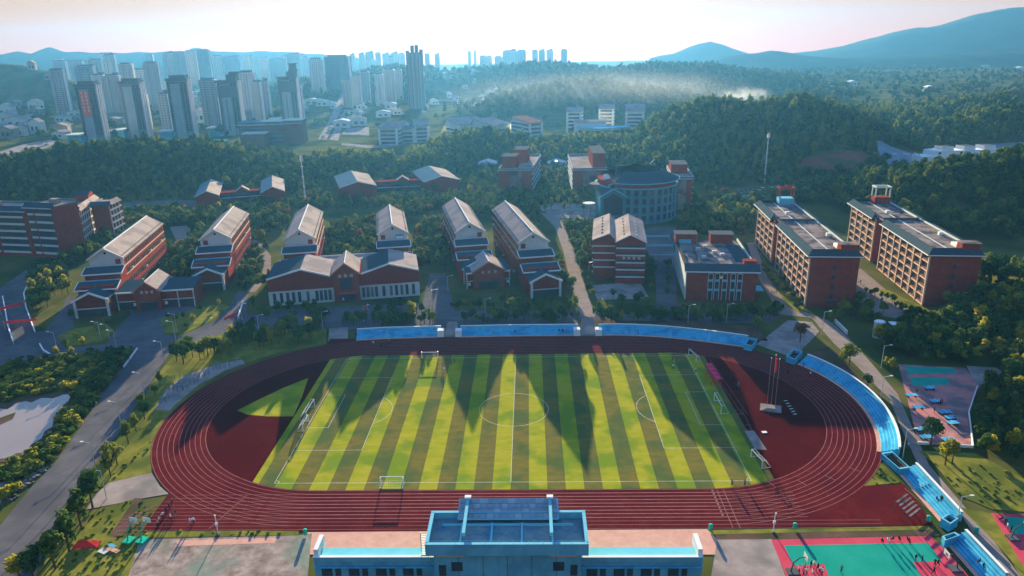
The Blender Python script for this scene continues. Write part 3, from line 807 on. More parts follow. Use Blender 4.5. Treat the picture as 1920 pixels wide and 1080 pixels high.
MB().box(25.2, 32.5, -3.2, -1.605, 3.7, 4.0).build('canopy', mat('pink_canopy', (.35, .06, .09), (.4, .08, .1), .5), wh)
MB().box(27.0, 27.6, -1.85, -1.76, 1.0, 1.9).build('notice_board', M_white, wh)
glyphs(wh, 26.7, 2.15, 3, 10.0, 1.15, -1.6, 5)
for x in (2.1, 4.6, 6.9, 9.0, 11.2, 14.3, 17.6, 19.2, 20.8, 22.4, 35.0, 36.6, 38.2, 39.8, 42.6, 45.4, 47.4, 49.4, 51.4, 53.9):
    w_ = MB().box(x - .55, x + .55, .02, .145, .9, 4.9).build('window', M_glass2 if rnd.random() < .25 else M_glass, wh)
    MB().box(x - .06, x + .06, -.04, .018, .9, 4.9).build('mullion', M_dmetal, w_)
sm = MB()
for k in range(80):
    x = .3 + k * .7
    if 23.8 < x < 33.9: continue
    zt = float(np.interp(x, [p[0] for p in prof], [p[1] for p in prof])) - .5
    sm.box(x, x + .16, -.14, -.003, 5.9, zt)
sm.build('slats', M_red, wh)['kind'] = 'stuff'


# --- dormitories
def dorm(fx, fy, az, width, label, orange):
    root = empty('dormitory', (fx, fy, 0), -R(az))
    tag(root, label, 'building', 'two long dormitory blocks on the right')
    Hh = 19.0
    for y0, y1, x0 in ((0, 46, 0.6), (46.003, 56, 4.2), (56.003, 88, 1.4)):
        MB().box(x0, width, y0, y1, 0, Hh).build('wall', M_red if x0 > 2 else M_oran if False else M_red, root)
    FZ = 3.08
    for (y0, y1, nb, x0) in ((0.5, 45.6, 7, .6), (57.0, 87.5, 4, 1.4)):
        bay = (y1 - y0) / nb
        for k in range(nb + 1):
            y = y0 + bay * k
            MB().box(x0 - .62, x0 - .003, y - .28, y + .28, 0, Hh - .35).build('pilaster', M_beige, root)
        for f in range(7):
            z = .35 + f * FZ - .2
            MB().box(x0 - .5, x0 - .004, y0 + .29, y1 - .29, z, z + .45).build('floor_band', M_beige, root)
        for f in range(6):
            for k in range(nb):
                y = y0 + bay * k
                z = .35 + f * FZ + .55
                wn_ = MB().box(x0 - .06, x0 - .005, y + .9, y + bay - .9, z, z + 1.75).build('window', M_glass2 if rnd.random() < .3 else M_glass, root)
                MB().box(x0 - .4, x0 - .062, y + .5, y + bay - .5, z - .28, z + .38).build('balcony_rail', M_brown, wn_)
    for f in range(6):
        z = .35 + f * FZ
        MB().box(4.0, 4.195, 47, 55.5, z + .3, z + .6).build('floor_band', M_wwall, root)
    # tiled mansard skirt, deck, roof things
    o, up, inn = 0.9, 2.3, 2.3
    for (xa, ya, xb, yb) in ((0, 0, width, 0), (width, 0, width, 88), (width, 88, 0, 88), (0, 88, 0, 57), (0, 46, 0, 0)):
        dx, dy = xb - xa, yb - ya
        l = math.hypot(dx, dy); ux, uy = dx / l, dy / l; nx, ny = uy, -ux
        m = MB()
        e = [(xa - ux * o + nx * o, ya - uy * o + ny * o, Hh), (xb + ux * o + nx * o, yb + uy * o + ny * o, Hh),
             (xb - ux * inn * .4 - nx * inn * .4, yb - uy * inn * .4 - ny * inn * .4, Hh + up), (xa + ux * inn * .4 - nx * inn * .4, ya + uy * inn * .4 - ny * inn * .4, Hh + up)]
        f_ = [(p[0] - nx * .35, p[1] - ny * .35, p[2] - .15) for p in e]
        m.add(e + f_, [(0, 1, 2, 3), (7, 6, 5, 4), (0, 4, 5, 1), (3, 2, 6, 7), (1, 5, 6, 2), (0, 3, 7, 4)])
        m.build('roof_skirt', M_teal, root)
        MB().prism([(e[0][0] + nx * .02, e[0][1] + ny * .02), (e[1][0] + nx * .02, e[1][1] + ny * .02), (e[1][0] + nx * .22, e[1][1] + ny * .22), (e[0][0] + nx * .22, e[0][1] + ny * .22)], Hh - .22, Hh + .08).build('gutter', M_white, root)
    MB().box(1.0, width - 1.0, .9, 87, Hh + .6, Hh + 1.0).build('roof_deck', M_flat, root)
    for x in (width * .42, width * .68, width * .82):
        MB().box(x, x + .28, 2, 86, Hh + 1.004, Hh + 1.25).build('roof_seam', M_wwall if x < width * .5 else M_flat, root)
    MB().box(1.4, width - 1.4, 49.5, 50.1, Hh + 1.006, Hh + 1.9).build('expansion_wall', M_dmetal, root)
    MB().box(width - 1.9, width - 1.6, 6, 86, Hh + 1.3, Hh + 2.0).build('parapet', M_wwall, root)
    MB().box(width - 6.6, width - .6, .6, 4.6, Hh + 1.002, Hh + 3.8).build('stair_penthouse', M_red, root)
    MB().box(width - 6.9, width - .4, .4, 4.8, Hh + 3.81, Hh + 4.1).build('penthouse_roof', M_flat, root)
    MB().box(width - 6.5, width - 2.4, 5.2, 9.5, Hh + 1.3, Hh + 2.4).build('water_tank', M_white, root)
    for x, y in ((width * .74, 24), (width * .4, 62)):
        MB().box(x, x + 1.3, y, y + 1.5, Hh + 1.01, Hh + 2.2).build('roof_vent', M_white, root)
    # open frame tower at the far end
    tx, ty = width * .5, 82
    MB().box(tx, tx + 6.5, ty, ty + 5, Hh + 1.003, Hh + 4.0).build('stair_tower', M_red if orange is M_oran else M_lblue, root)
    fr = MB()
    for a in (0, 6.1):
        for b in (0, 4.6):
            fr.box(tx + a, tx + a + .45, ty + b, ty + b + .45, Hh + 4.01, Hh + 8.2)
    fr.box(tx - .2, tx + 6.8, ty - .2, ty + .5, Hh + 8.21, Hh + 8.7)
    fr.box(tx - .2, tx + 6.8, ty + 4.55, ty + 5.3, Hh + 8.21, Hh + 8.7)
    fr.box(tx - .2, tx + .5, ty + .51, ty + 4.54, Hh + 8.21, Hh + 8.7)
    fr.box(tx + 6.1, tx + 6.8, ty + .51, ty + 4.54, Hh + 8.21, Hh + 8.7)
    fr.build('tower_frame', M_red if orange is not M_oran else M_wwall, root)
    for k in range(4):
        MB().box(width * .48, width * .48 + 1.2, -.06, -.003, 3.2 + k * 3.6, 4.8 + k * 3.6).build('window', M_glass, root)
    MB().box(width * .42, width * .42 + 3.6, -1.6, -.004, 2.9, 3.15).build('door_canopy', M_dmetal, root)
    return root


dorm(103.2, 76.5, 4.7, 17.0, 'left dormitory block with lit grid of balconies, blue stair tower', M_brown)
dorm(144.6, 76.0, 5.6, 17.0, 'right dormitory block with lit grid of balconies, against the wooded hill', M_oran)

# --- low hall with five tall windows
ah = empty('low_hall', (62.3, 84.6, 0), -R(5.5))
tag(ah, 'flat roofed brick hall with five tall framed windows', 'building')
MB().box(0, 25, 0, 42, 0, 11.6).build('wall', M_red, ah)
MB().yprism([(-.9, 11.62), (2.0, 13.9), (2.0, 13.6), (-.9, 11.3)], -.9, 26).build('roof_skirt', M_teal, ah)
MB().box(-.95, 26.05, -1.12, -.905, 11.3, 11.66).build('gutter', M_white, ah)
MB().box(.4, 24.6, 2.1, 41.8, 11.62, 12.4).build('roof_deck', M_flat, ah)
for s in (0, 1):
    MB().box(0.05 if s == 0 else 24.6, .35 if s == 0 else 24.95, 2.2, 42, 11.63, 13.4).build('parapet', M_teal if s == 0 else M_wwall, ah)
MB().box(-.35, -.01, .2, 41.5, 0.3, 11.0).build('side_cladding', M_wwall, ah)
MB().box(20.5, 25.2, 2.15, 5.4, 12.41, 15.0).build('stair_penthouse', M_red, ah)
MB().box(-1, 7.5, 36, 42, 12.41, 16.2).build('roof_house', M_red, ah)
MB().box(0.4, 5.4, 35.9, 35.997, 12.5, 14.2).build('roof_house_door', M_lblue, ah)
MB().box(13.2, 22, 36.5, 42, 12.41, 16.2).build('roof_house', M_red, ah)
for (x, w_) in ((-1.4, 9.3), (12.8, 9.6)):
    MB().box(x, x + w_, 35.6, 42.4, 16.22, 16.5).build('roof_house_cap', M_dmetal, ah)
MB().box(5.2, 5.5, 6, 30, 12.41, 13.2).build('roof_wall', M_dmetal, ah)
MB().box(19, 24.5, 10, 34, 12.41, 12.6).build('roof_panel', M_teal, ah)
for x, y in ((7, 14), (12, 22), (9.5, 30), (14.5, 18), (6.3, 26)):
    MB().box(x, x + 1.6, y, y + 1.2, 12.42, 13.3).build('roof_unit', M_metal, ah)
for x in (8.6, 10.9, 13.7, 16.6, 19.0):
    w_ = MB().box(x - .75, x + .75, -.12, -.003, .6, 10.6).build('window', M_glass, ah)
    for a in (-.9, .76):
        MB().box(x + a, x + a + .14, -.3, -.122, .5, 10.7).build('frame', M_white, w_)
    MB().box(x - .755, x + .755, -.25, -.123, 10.62, 10.8).build('frame', M_white, w_)
    for z in (4.0, 7.6):
        MB().box(x - .74, x + .74, -.16, -.124, z, z + .9).build('spandrel', M_lblue, w_)
MB().tube((12.3, -.3, 9.3), (12.3, -.01, 9.3), .55, n=12).build('clock', M_white, ah)
MB().box(25.02, 28.5, 3, 9, 3.2, 3.5).build('door_canopy', M_lblue, ah)

# --- office with two gables
of = empty('office_block', (38.6, 106.3, 0), -R(5.8))
tag(of, 'red office block with two gables and pale bands across its front', 'building')


def office_part(x0, x1, y0, y1, he, hr, xr):
    MB().xprism([(x0, 0), (x1, 0), (x1, he), (xr, hr), (x0, he)], y0, y1).build('wall', M_red, of)
    for xe in (x0, x1):
        slope(of, 'roof', M_tile, xe, he + .03, xr, hr + .05, y0 - .6, y1 + .4, over=.5)
        verge(of, xe, he + .03, xr, hr + .05, y0 - .6, M_wwall, h=.4, over=.5)


office_part(0, 11.6, 0, 37, 17.2, 20.0, 5.6)
office_part(-9.0, -.02, 5.5, 41, 16.6, 19.2, -2.4)
for k in range(5):
    MB().box(.1, 11.5, -.25, -.003, 2.6 + 2.95 * k, 3.15 + 2.95 * k).build('band', M_wwall, of)
for k in range(4):
    MB().box(-8.9, -.1, 5.25, 5.497, 4.9 + 2.95 * k, 5.45 + 2.95 * k).build('band', M_wwall, of)
for k in range(5):
    MB().box(.3, 11.3, -.08, -.004, 3.5 + 2.95 * k - 2.6 + 2.4, 4.4 + 2.95 * k - 2.6 + 2.4).build('window_strip', M_glass, of)
glyphs(of, 3.2, 2.0, 4, 10.2, 1.0, -.06, 77)
for k in range(6):
    y = 4 + k * 5.4
    MB().box(3.0, 3.9, y, y + 1.4, 18.75, 19.3).build('roof_vent', M_dark, of)
    MB().box(7.9, 8.5, y, y + .6, 18.75, 19.3).build('roof_vent', M_white, of)
    MB().box(-5.8, -5.0, y + 5, y + 6.4, 17.9, 18.5).build('roof_vent', M_dark, of)
    MB().tube((-9.4, 6 + k * .2, 3 + k * 2.6), (-9.05, 6 + k * .2, 3 + k * 2.6), .35, n=8).build('wall_lamp', M_white, of)
patch('plaza', 'pale forecourt of the office block', [(1108, 535), (1200, 528), (1218, 560), (1120, 562)], 0.024, M_conc)

# --- round library
lb = empty('round_library', (63.5, 229.0, 0), 0)
tag(lb, 'round blue stone library with ring roof and gabled entrance', 'building')
RO, RN, HE = 22.0, 11.5, 21.0


def arc(r, a0, a1, n):
    return [(r * math.cos(R(a0 + (a1 - a0) * k / n)), r * math.sin(R(a0 + (a1 - a0) * k / n))) for k in range(n + 1)]


def ring(name, r0, z0a, r1, z1a, a0, a1, th, m, n=40):
    a, b = arc(r0, a0, a1, n), arc(r1, a0, a1, n)
    mbd = MB()
    k = n + 1
    vs = [(p[0], p[1], z0a) for p in a] + [(p[0], p[1], z1a) for p in b] + [(p[0], p[1], z0a - th) for p in a] + [(p[0], p[1], z1a - th) for p in b]
    fs = []
    for i in range(n):
        fs += [(i, i + 1, k + i + 1, k + i), (2 * k + i + 1, 2 * k + i, 3 * k + i, 3 * k + i + 1), (i + 1, i, 2 * k + i, 2 * k + i + 1), (k + i, k + i + 1, 3 * k + i + 1, 3 * k + i)]
    fs += [(0, k, 3 * k, 2 * k), (n, 2 * k + n, 3 * k + n, k + n)]
    return mbd.add(vs, fs).build(name, m, lb)


MB().prism(arc(RO, -180, 180, 64)[:-1], 0, HE - 2.2).build('drum_wall', M_stone, lb)
MB().prism(arc(RO - .9, -180, 180, 64)[:-1], HE - 2.19, HE + .6).build('attic_wall', M_red, lb)
ring('roof_ring', RO + 1.3, HE + .6, RN + 1, HE + 5.2, -128, 150, .5, M_teal)
ring('gutter', RO + 1.5, HE + .75, RO + 1.28, HE + .75, -128, 150, .5, M_lblue)
ring('cornice', RO + .8, HE - 2.0, RO - .5, HE - 2.0, -180, 180, .5, M_lblue, 64)
ring('inner_wall', RN + 1.0, HE + 4.7, RN + .4, HE + 4.7, 20, 150, 5.5, M_stone)
ring('upper_roof', RN + 1.6, HE + 5.3, 3.0, HE + 7.2, 28, 150, .4, M_teal)
MB().tube((9, 11, HE + 5.8), (11.5, 12.5, HE + 8.0), .3, n=6).build('skylight', M_white, lb)
for f in range(4):
    for a in range(-108, 10, 11):
        z = 1.6 + f * 4.5
        c = (RO * math.cos(R(a)), RO * math.sin(R(a)))
        t = (-math.sin(R(a)), math.cos(R(a)))
        n_ = (math.cos(R(a)), math.sin(R(a)))
        pts = [(c[0] + t[0] * u + n_[0] * v, c[1] + t[1] * u + n_[1] * v) for u, v in ((-1.0, -.4), (1.0, -.4), (1.0, .06), (-1.0, .06))]
        MB().prism(pts, z, z + 2.9).build('window', M_glass, lb)
for a in range(-114, 10, 11):
    c = (RO * math.cos(R(a)), RO * math.sin(R(a))); t = (-math.sin(R(a)), math.cos(R(a))); n_ = (math.cos(R(a)), math.sin(R(a)))
    pts = [(c[0] + t[0] * u + n_[0] * v, c[1] + t[1] * u + n_[1] * v) for u, v in ((-.4, -.3), (.4, -.3), (.4, .45), (-.4, .45))]
    MB().prism(pts, 0, HE - 2.6).build('pilaster', M_lstone, lb)
# gabled entrance at the front left
MB().xprism([(-21.5, 0), (-8.0, 0), (-8.0, 15.2), (-14.7, 19.2), (-21.5, 15.2)], -21.5, -6).build('entrance_wall', M_stone, lb)
for xe in (-21.5, -8.0):
    slope(lb, 'entrance_roof', M_teal, xe, 15.25, -14.7, 19.3, -22.2, -5)
    verge(lb, xe, 15.25, -14.7, 19.3, -22.2, M_lblue, h=.8)
MB().xprism([(-19.8, 5.0), (-9.7, 5.0), (-9.7, 13.6), (-14.7, 16.6), (-19.8, 13.6)], -21.62, -21.503).build('entrance_glass', M_glass, lb)
for k in range(6):
    MB().box(-19.6 + k * 2.0, -18.5 + k * 2.0, -21.6, -21.504, 1.0, 3.8).build('window', M_glass, lb)
for xe in (-16.5, -3.0):
    slope(lb, 'rear_gable_roof', M_teal, xe, 19.8, -9.7, 23.6, -15.0, -2, over=.4)
    verge(lb, xe, 19.8, -9.7, 23.6, -15.0, M_lblue, h=.7, over=.4)
MB().xprism([(-16.3, 15.3), (-3.2, 15.3), (-3.2, 19.75), (-9.7, 23.4), (-16.3, 19.75)], -14.5, -2).build('rear_gable', M_stone, lb)
MB().tube((-21.5, -4, 18.8), (-21.5, -4, 19.1), 4.6, n=18).build('side_terrace', M_conc, lb)
MB().tube((-17.0, -4.5, 22.0), (-16.5, -5.2, 22.4), 2.2, n=14).build('satellite_dish', M_white, lb)
MB().tube((-26.5, -10, 9.2), (-26.5, -10, 9.6), 3.4, n=16).build('disc_canopy', M_white, lb)
MB().tube((-26.5, -10, 0), (-26.5, -10, 9.2), .3, n=6).build('canopy_post', M_metal, lb)
st = empty('broad_stairs', (0, 0, 0))
tag(st, 'broad stone stairs below the round library', 'stairs')
sx0, sy0 = spot(1217, 480); sx1, _ = spot(1262, 480)
for k in range(3):
    MB().box(sx0 + k * .8, sx1 + 2 + k * .8, sy0 + k * 14, sy0 + k * 14 + 13.9, 0.03, .6 + k * .9).build('flight', M_asph, st)
    MB().box(sx0 + k * .8, sx1 + 2 + k * .8, sy0 + k * 14 - .5, sy0 + k * 14 - .003, 0.03, .62 + k * .9).build('landing_edge', M_lblue, st)


# --- flat brick blocks behind
def flat_block(name, label, p, z, length, az, lift, cat='building', group=None, side=1, wallm=None):
    (x0, y0), (x1, y1) = spot(p[0][0], p[0][1], z), spot(p[1][0], p[1][1], z)
    rz = math.atan2(y1 - y0, x1 - x0)
    wd = math.hypot(x1 - x0, y1 - y0)
    root = empty(name, (x0, y0, 0), rz)
    tag(root, label, cat, group)
    wm = wallm or M_red
    MB().box(0, wd, 0, length, 0, z - .9).build('wall', wm, root)
    MB().box(-.5, wd + .5, -.5, length + .5, z - .88, z - .5).build('cornice', M_wwall, root)
    for a in ((-.3, wd + .3, -.3, .0), (-.3, wd + .3, length, length + .3), (-.3, 0, .003, length - .003), (wd, wd + .3, .003, length - .003)):
        MB().box(*a, z - .48, z + .5).build('parapet', M_btile, root)
        MB().box(a[0] - .05, a[1] + .05, a[2] - .05, a[3] + .05, z + .503, z + .7).build('coping', M_wwall, root)
    MB().box(.01, wd - .01, .01, length - .01, z - .47, z - .2).build('roof_deck', M_conc, root)
    xs = wd if side > 0 else 0
    n = int((z - 2) / 3.2)
    for k in range(n):
        zz = 1.2 + k * 3.2
        MB().box(xs + .003 if side > 0 else -.5, xs + .5 if side > 0 else -.003, .5, length - .5, zz + 2.2, zz + 2.8).build('gallery_rail', M_wwall, root)
        MB().box(xs + .004 if side > 0 else -.1, xs + .1 if side > 0 else -.004, .6, length - .6, zz, zz + 1.9).build('window_strip', M_glass, root)
    for x0_, x1_, y0_, y1_, h_ in lift:
        MB().box(x0_ * wd, x1_ * wd, y0_, y1_, z - .19, z + h_).build('stair_penthouse', M_red, root)
        MB().box(x0_ * wd - .3, x1_ * wd + .3, y0_ - .3, y1_ + .3, z + h_ + .003, z + h_ + .3).build('penthouse_cap', M_dmetal, root)
    MB().box(wd * .3, wd * .7, -.15, -.003, 0, z - 1.2).build('front_panel', M_flat, root)
    return root


flat_block('brick_block', 'flat roofed brick block behind the trees, its stair houses at the left', [(936, 317), (997, 317)], 17, 62, 0, [(.07, .52, 2, 16, 7.5), (.3, .72, 26, 44, 8.5)], group='flat brick blocks behind the library')
flat_block('brick_block', 'flat roofed brick block left of the round library, its stair house at the right', [(1074, 317), (1137, 316)], 17, 62, 0, [(.6, .98, 3, 40, 9.0)], group='flat brick blocks behind the library', side=-1)
flat_block('brick_block', 'brick block with sloped parapet right behind the round library', [(1262, 333), (1299, 333)], 19, 40, 0, [(.0, .85, 14, 30, 5.0)], group='flat brick blocks behind the library')


# --- gabled houses on the rise with linking galleries
def gable_house(label, pl, pa, pr_, pb, ze, zr):
    a = spot(*pl, ze); b = spot(*pr_, ze)
    rg = spot(*pa, zr); bk = spot(*pb, zr)
    rz = math.atan2(bk[1] - rg[1], bk[0] - rg[0]) - math.pi / 2
    length = math.hypot(bk[0] - rg[0], bk[1] - rg[1])
    ux, uy = math.cos(rz), math.sin(rz)
    wd = abs((b[0] - a[0]) * ux + (b[1] - a[1]) * uy)
    root = empty('gabled_house', (rg[0], rg[1], 0), rz)
    tag(root, label, 'building', 'gabled brick houses on the rise')
    h = wd / 2
    MB().xprism([(-h, 0), (h, 0), (h, ze), (0, zr - .2), (-h, ze)], 0, length).build('wall', M_slat, root)
    slope(root, 'roof', M_btile, -h, ze + .05, 0, zr - .1, -.6, length + .5)  # shade of the left slope is put into a darker, bluer tile
    slope(root, 'roof', M_tile, h, ze + .05, 0, zr - .1, -.6, length + .5)  # sunlit slope of the same roof, its light put into a paler tile
    for s in (-1, 1): verge(root, s * h, ze + .05, 0, zr - .1, -.6, M_wwall, h=.45)
    for k in range(int(length / 5)):
        MB().box(h + .003, h + .08, 2 + k * 5, 4.4 + k * 5, 2.0, 4.4).build('window', M_glass, root)
    return root


gable_house('leftmost gabled brick house on the rise', (366.6, 369), (386.7, 358), (409, 368), (395.6, 336), 7, 10.2)
gable_house('gabled brick house beside the tall mast', (488, 361), (510, 350), (531.5, 360), (510, 329), 7, 10.2)
gable_house('wide gabled brick house with blue shaded left slope right of the mast', (637, 351.5), (670.4, 340.5), (704, 347), (658, 320), 7.5, 10.8)
gable_house('rightmost gabled brick house on the rise with wide blue shaded slope', (793, 341), (828, 330), (860, 337), (803, 311), 7.5, 10.8)


def gallery(label, pa, pb, z):
    a, b = spot(*pa, z), spot(*pb, z)
    l = math.hypot(b[0] - a[0], b[1] - a[1])
    root = empty('glazed_gallery', (a[0], a[1], 0), math.atan2(b[1] - a[1], b[0] - a[0]))
    tag(root, label, 'building', 'glazed galleries linking the gabled houses')
    MB().box(0, l, 0.3, 6, 0, z - .4).build('glass_wall', M_glass, root)
    MB().box(-.3, l + .3, -.3, 6.4, z - .38, z).build('roof', M_slat, root)
    MB().box(0, l, .0, .29, 2.6, 3.1).build('floor_band', M_wwall, root)
    for k in range(4):
        MB().box(l * k / 3 - .2, l * k / 3 + .2, -.1, .28, 0, z - .4).build('pillar', M_slat, root)
    m = l * .55
    MB().xprism([(m - 4, z + .003), (m + 4, z + .003), (m, z + 2.6)], 1, 7).build('small_gable', M_red, root)
    for s in (-1, 1): slope(root, 'small_roof', M_tile, m + s * 4, z + .05, m, z + 2.7, .4, 7.4, over=.3)


gallery('glazed gallery between the two left gabled houses', (411, 362), (490, 356), 6.4)
gallery('glazed gallery between the two right gabled houses', (705, 341), (795, 337), 7.0)


# --- striped classroom complex at the left edge
def striped_slab(label, p0, p1, depth, z, rows, gaps, group):
    a, b = spot(*p0), spot(*p1)
    l = math.hypot(b[0] - a[0], b[1] - a[1])
    root = empty('striped_wing', (a[0], a[1], 0), math.atan2(b[1] - a[1], b[0] - a[0]))
    tag(root, label, 'building', group)
    MB().box(0, l, 0, depth, 0, z).build('wall', M_red, root)
    fz = (z - 1.5) / rows
    for k in range(rows):
        for (u, v) in gaps:
            MB().box(l * u, l * v, -.35, -.003, 1.6 + fz * k, 2.6 + fz * k).build('parapet_band', M_wwall, root)
            MB().box(l * u, l * v, -.08, -.004, 2.65 + fz * k, 1.5 + fz * (k + 1)).build('window_strip', M_glass, root)
    MB().yprism([(-.8, z + .02), (1.6, z + 2.2), (1.6, z + 1.9), (-.8, z - .3)], -.6, l + .6).build('roof_skirt', M_teal, root)
    MB().box(-.6, l + .6, -1.0, -.803, z - .3, z + .1).build('gutter', M_wwall, root)
    MB().box(.2, l - .2, 1.7, depth - .2, z + .02, z + .6).build('roof_deck', M_conc, root)
    MB().box(-.1, l + .1, depth - .1, depth + .3, z + .03, z + 1.5).build('parapet', M_btile, root)
    MB().box(l * .55, l * .55 + 4, depth * .4, depth * .4 + 3, z + .61, z + 3.0).build('roof_house', M_conc, root)
    return root


striped_slab('long striped brick wing running off the left edge', (-110, 474), (66, 481), 15, 22.0, 6, ((.02, .32), (.35, .66), (.69, .97)), 'striped brick wings at the left edge')
striped_slab('taller striped brick wing next to the long wing', (67, 481), (117, 484), 15, 24.0, 6, ((.08, .3), (.36, .96)), 'striped brick wings at the left edge')


def lit_wing(label, x0, y0, wd, length, az, z):
    root = empty('brick_wing', (x0, y0, 0), R(-az))
    tag(root, label, 'building', 'brick wings with lit galleries at the left')
    MB().box(0, wd, 0, length, 0, z).build('wall', M_red, root)
    n = int(length / 3.6)
    for f in range(5):
        zz = 1.5 + f * (z - 1) / 5
        MB().box(wd + .003, wd + .6, .2, length - .2, zz - .3, zz + .5).build('gallery_rail', M_wwall, root)
        for k in range(n):
            MB().box(wd + .004, wd + .09, 1.0 + k * 3.6, 3.2 + k * 3.6, zz + .7, zz + 2.5).build('window', M_glass, root)
    for k in range(n + 1):
        MB().box(wd + .005, wd + .5, k * 3.6 * .98, k * 3.6 * .98 + .5, 0, z - .2).build('pilaster', M_beige, root)
    for (prof, x_) in (([(-.9, z + .02), (1.2, z + 2.0), (1.2, z + 1.7), (-.9, z - .25)], None),):
        MB().yprism(prof, -.8, wd + .8).build('roof_skirt', M_teal, root)
    MB().xprism([(wd + .95, z + .02), (wd - 1.2, z + 2.0), (wd - 1.2, z + 1.7), (wd + .95, z - .25)], 1.25, length).build('roof_skirt', M_tile, root)  # sunlit side of the teal skirt, its light put into a paler tile
    MB().box(.1, wd - 1.3, 1.3, length - .2, z + .02, z + .5).build('roof_deck', M_conc, root)
    MB().box(-.3, -.003, .5, length, z - .1, z + 1.4).build('parapet', M_wwall, root)
    return root


lw = lit_wing('brick wing with sunlit gallery beside the striped wing', -225.5, 172, 8.6, 36, -16, 18.5)
MB().box(1, 7.4, 25, 34, 18.52, 22.5).build('roof_house', M_red, lw)
MB().yprism([(24, 22.55), (27, 24.2), (27, 23.9), (24, 22.3)], .2, 8.2).build('roof_house_skirt', M_teal, lw)
lit_wing('rearmost brick wing with sunlit gallery near the lot', -221, 192, 8.6, 14, -6, 17.5)


# --- white school beyond the woods
def pitched_block(label, p0, p1, depth, ze, zr, ridge, wallm, roofm, group='pale school buildings beyond the woods', turn=0.0):
    """ridge: position of the ridge across the depth, 0 front .. 1 back; roof falls to both sides"""
    a, b = spot(*p0), spot(*p1)
    l = math.hypot(b[0] - a[0], b[1] - a[1])
    root = empty('pale_school_block', (a[0], a[1], 0), math.atan2(b[1] - a[1], b[0] - a[0]) + turn)
    tag(root, label, 'building', group)
    yr = depth * ridge
    MB().yprism([(0, 0), (depth, 0), (depth, ze), (yr, zr), (0, ze)], 0, l).build('wall', wallm, root)
    MB().yprism([(-1, ze - .1), (yr, zr + .05), (yr, zr + .5), (-1, ze + .4)], -.8, l + .8).build('roof', roofm, root)
    MB().yprism([(depth + .8, ze - .1), (yr + .003, zr + .05), (yr + .003, zr + .5), (depth + .8, ze + .4)], -.8, l + .8).build('roof', roofm, root)
    n = max(2, int(ze / 3.8))
    for k in range(n):
        MB().box(l * .12, l * .88, -.1, -.003, 1.2 + k * 3.8, 3.0 + k * 3.8).build('window_strip', M_glass, root)
        MB().box(l + .003, l + .5, 1, depth - 1, 2.8 + k * 3.8, 3.4 + k * 3.8).build('gallery_rail', M_white, root)
        MB().box(-.5, -.003, 1, depth - 1, 2.8 + k * 3.8, 3.4 + k * 3.8).build('gallery_rail', M_white, root)
        MB().box(l + .004, l + .1, 1.2, depth - 1.2, .9 + k * 3.8, 2.7 + k * 3.8).build('window_strip', M_glass, root)
        MB().box(-.1, -.004, 1.2, depth - 1.2, .9 + k * 3.8, 2.7 + k * 3.8).build('window_strip', M_glass, root)
    for x in (0, l - 2.0):
        MB().box(x, x + 2.0, -.6, -.11, 0, ze - .2).build('corner_tower', M_white, root)
    return root


pitched_block('pale school block with tan roof, leftmost beyond the woods', (711, 272), (747, 272), 42, 17, 21, .7, M_wwall, M_tile)
pitched_block('low pale block between two taller school blocks', (752, 268), (778, 268), 14, 15, 16, .5, M_wwall, M_btile)
pitched_block('pale school block with tan roof and lit right gallery', (778, 268), (805, 267), 30, 17, 21, .75, M_wwall, M_tile)
pitched_block('long pale school block with low grey roof', (860, 262), (918, 258), 28, 15, 20, .85, M_wwall, M_tile, turn=.16)
pitched_block('pale school block with bright tan roof in the middle', (925, 264), (962, 260), 34, 15, 20, .85, M_wwall, M_tile, turn=.12)
pitched_block('long low pale gallery behind the middle school block', (962, 250), (1000, 252), 14, 15, 17, .5, M_wwall, M_btile)
pitched_block('narrow pale school block with pinkish roof, rightmost of its row', (992, 268), (1018, 266), 40, 19, 23, .9, M_wwall, M_oran, turn=.04)
pitched_block('tall white hillside block, left of the white cluster', (1062, 252), (1090, 252), 20, 24, 27, .8, M_white, M_tile, 'white blocks beside the wooded hill')
pitched_block('white hillside block at the back of the white cluster', (1122, 244), (1150, 244), 20, 23, 27, .8, M_white, M_tile, 'white blocks beside the wooded hill')
pitched_block('tallest white hillside block at the right of the cluster', (1172, 254), (1206, 254), 30, 25, 30, .8, M_white, M_tile, 'white blocks beside the wooded hill')
pitched_block('low white hillside hall in front of the cluster', (1076, 256), (1135, 256), 18, 15, 16, .6, M_white, M_tile, 'white blocks beside the wooded hill')
cw = empty('curved_white_hall', (*spot(1085, 262), 0), 0)
tag(cw, 'curved white hall in front of the white hillside blocks', 'building', 'white blocks beside the wooded hill')
cc = [(x, 9 * math.sin(math.pi * (x / 52) ** .8) * -1 + 3) for x in np.linspace(0, 52, 14)]
MB().prism(cc + [(52, 14), (0, 14)], 0, 11).build('wall', M_wwall, cw)
MB().prism([(x, y - .6) for x, y in cc] + [(52.5, 14.5), (-.5, 14.5)], 11.02, 11.8).build('roof', M_lblue, cw)
MB().prism([(x, y - .12) for x, y in cc] + [(x, y - .02) for x, y in cc[::-1]], 6.5, 9.2).build('window_strip', M_glass, cw)

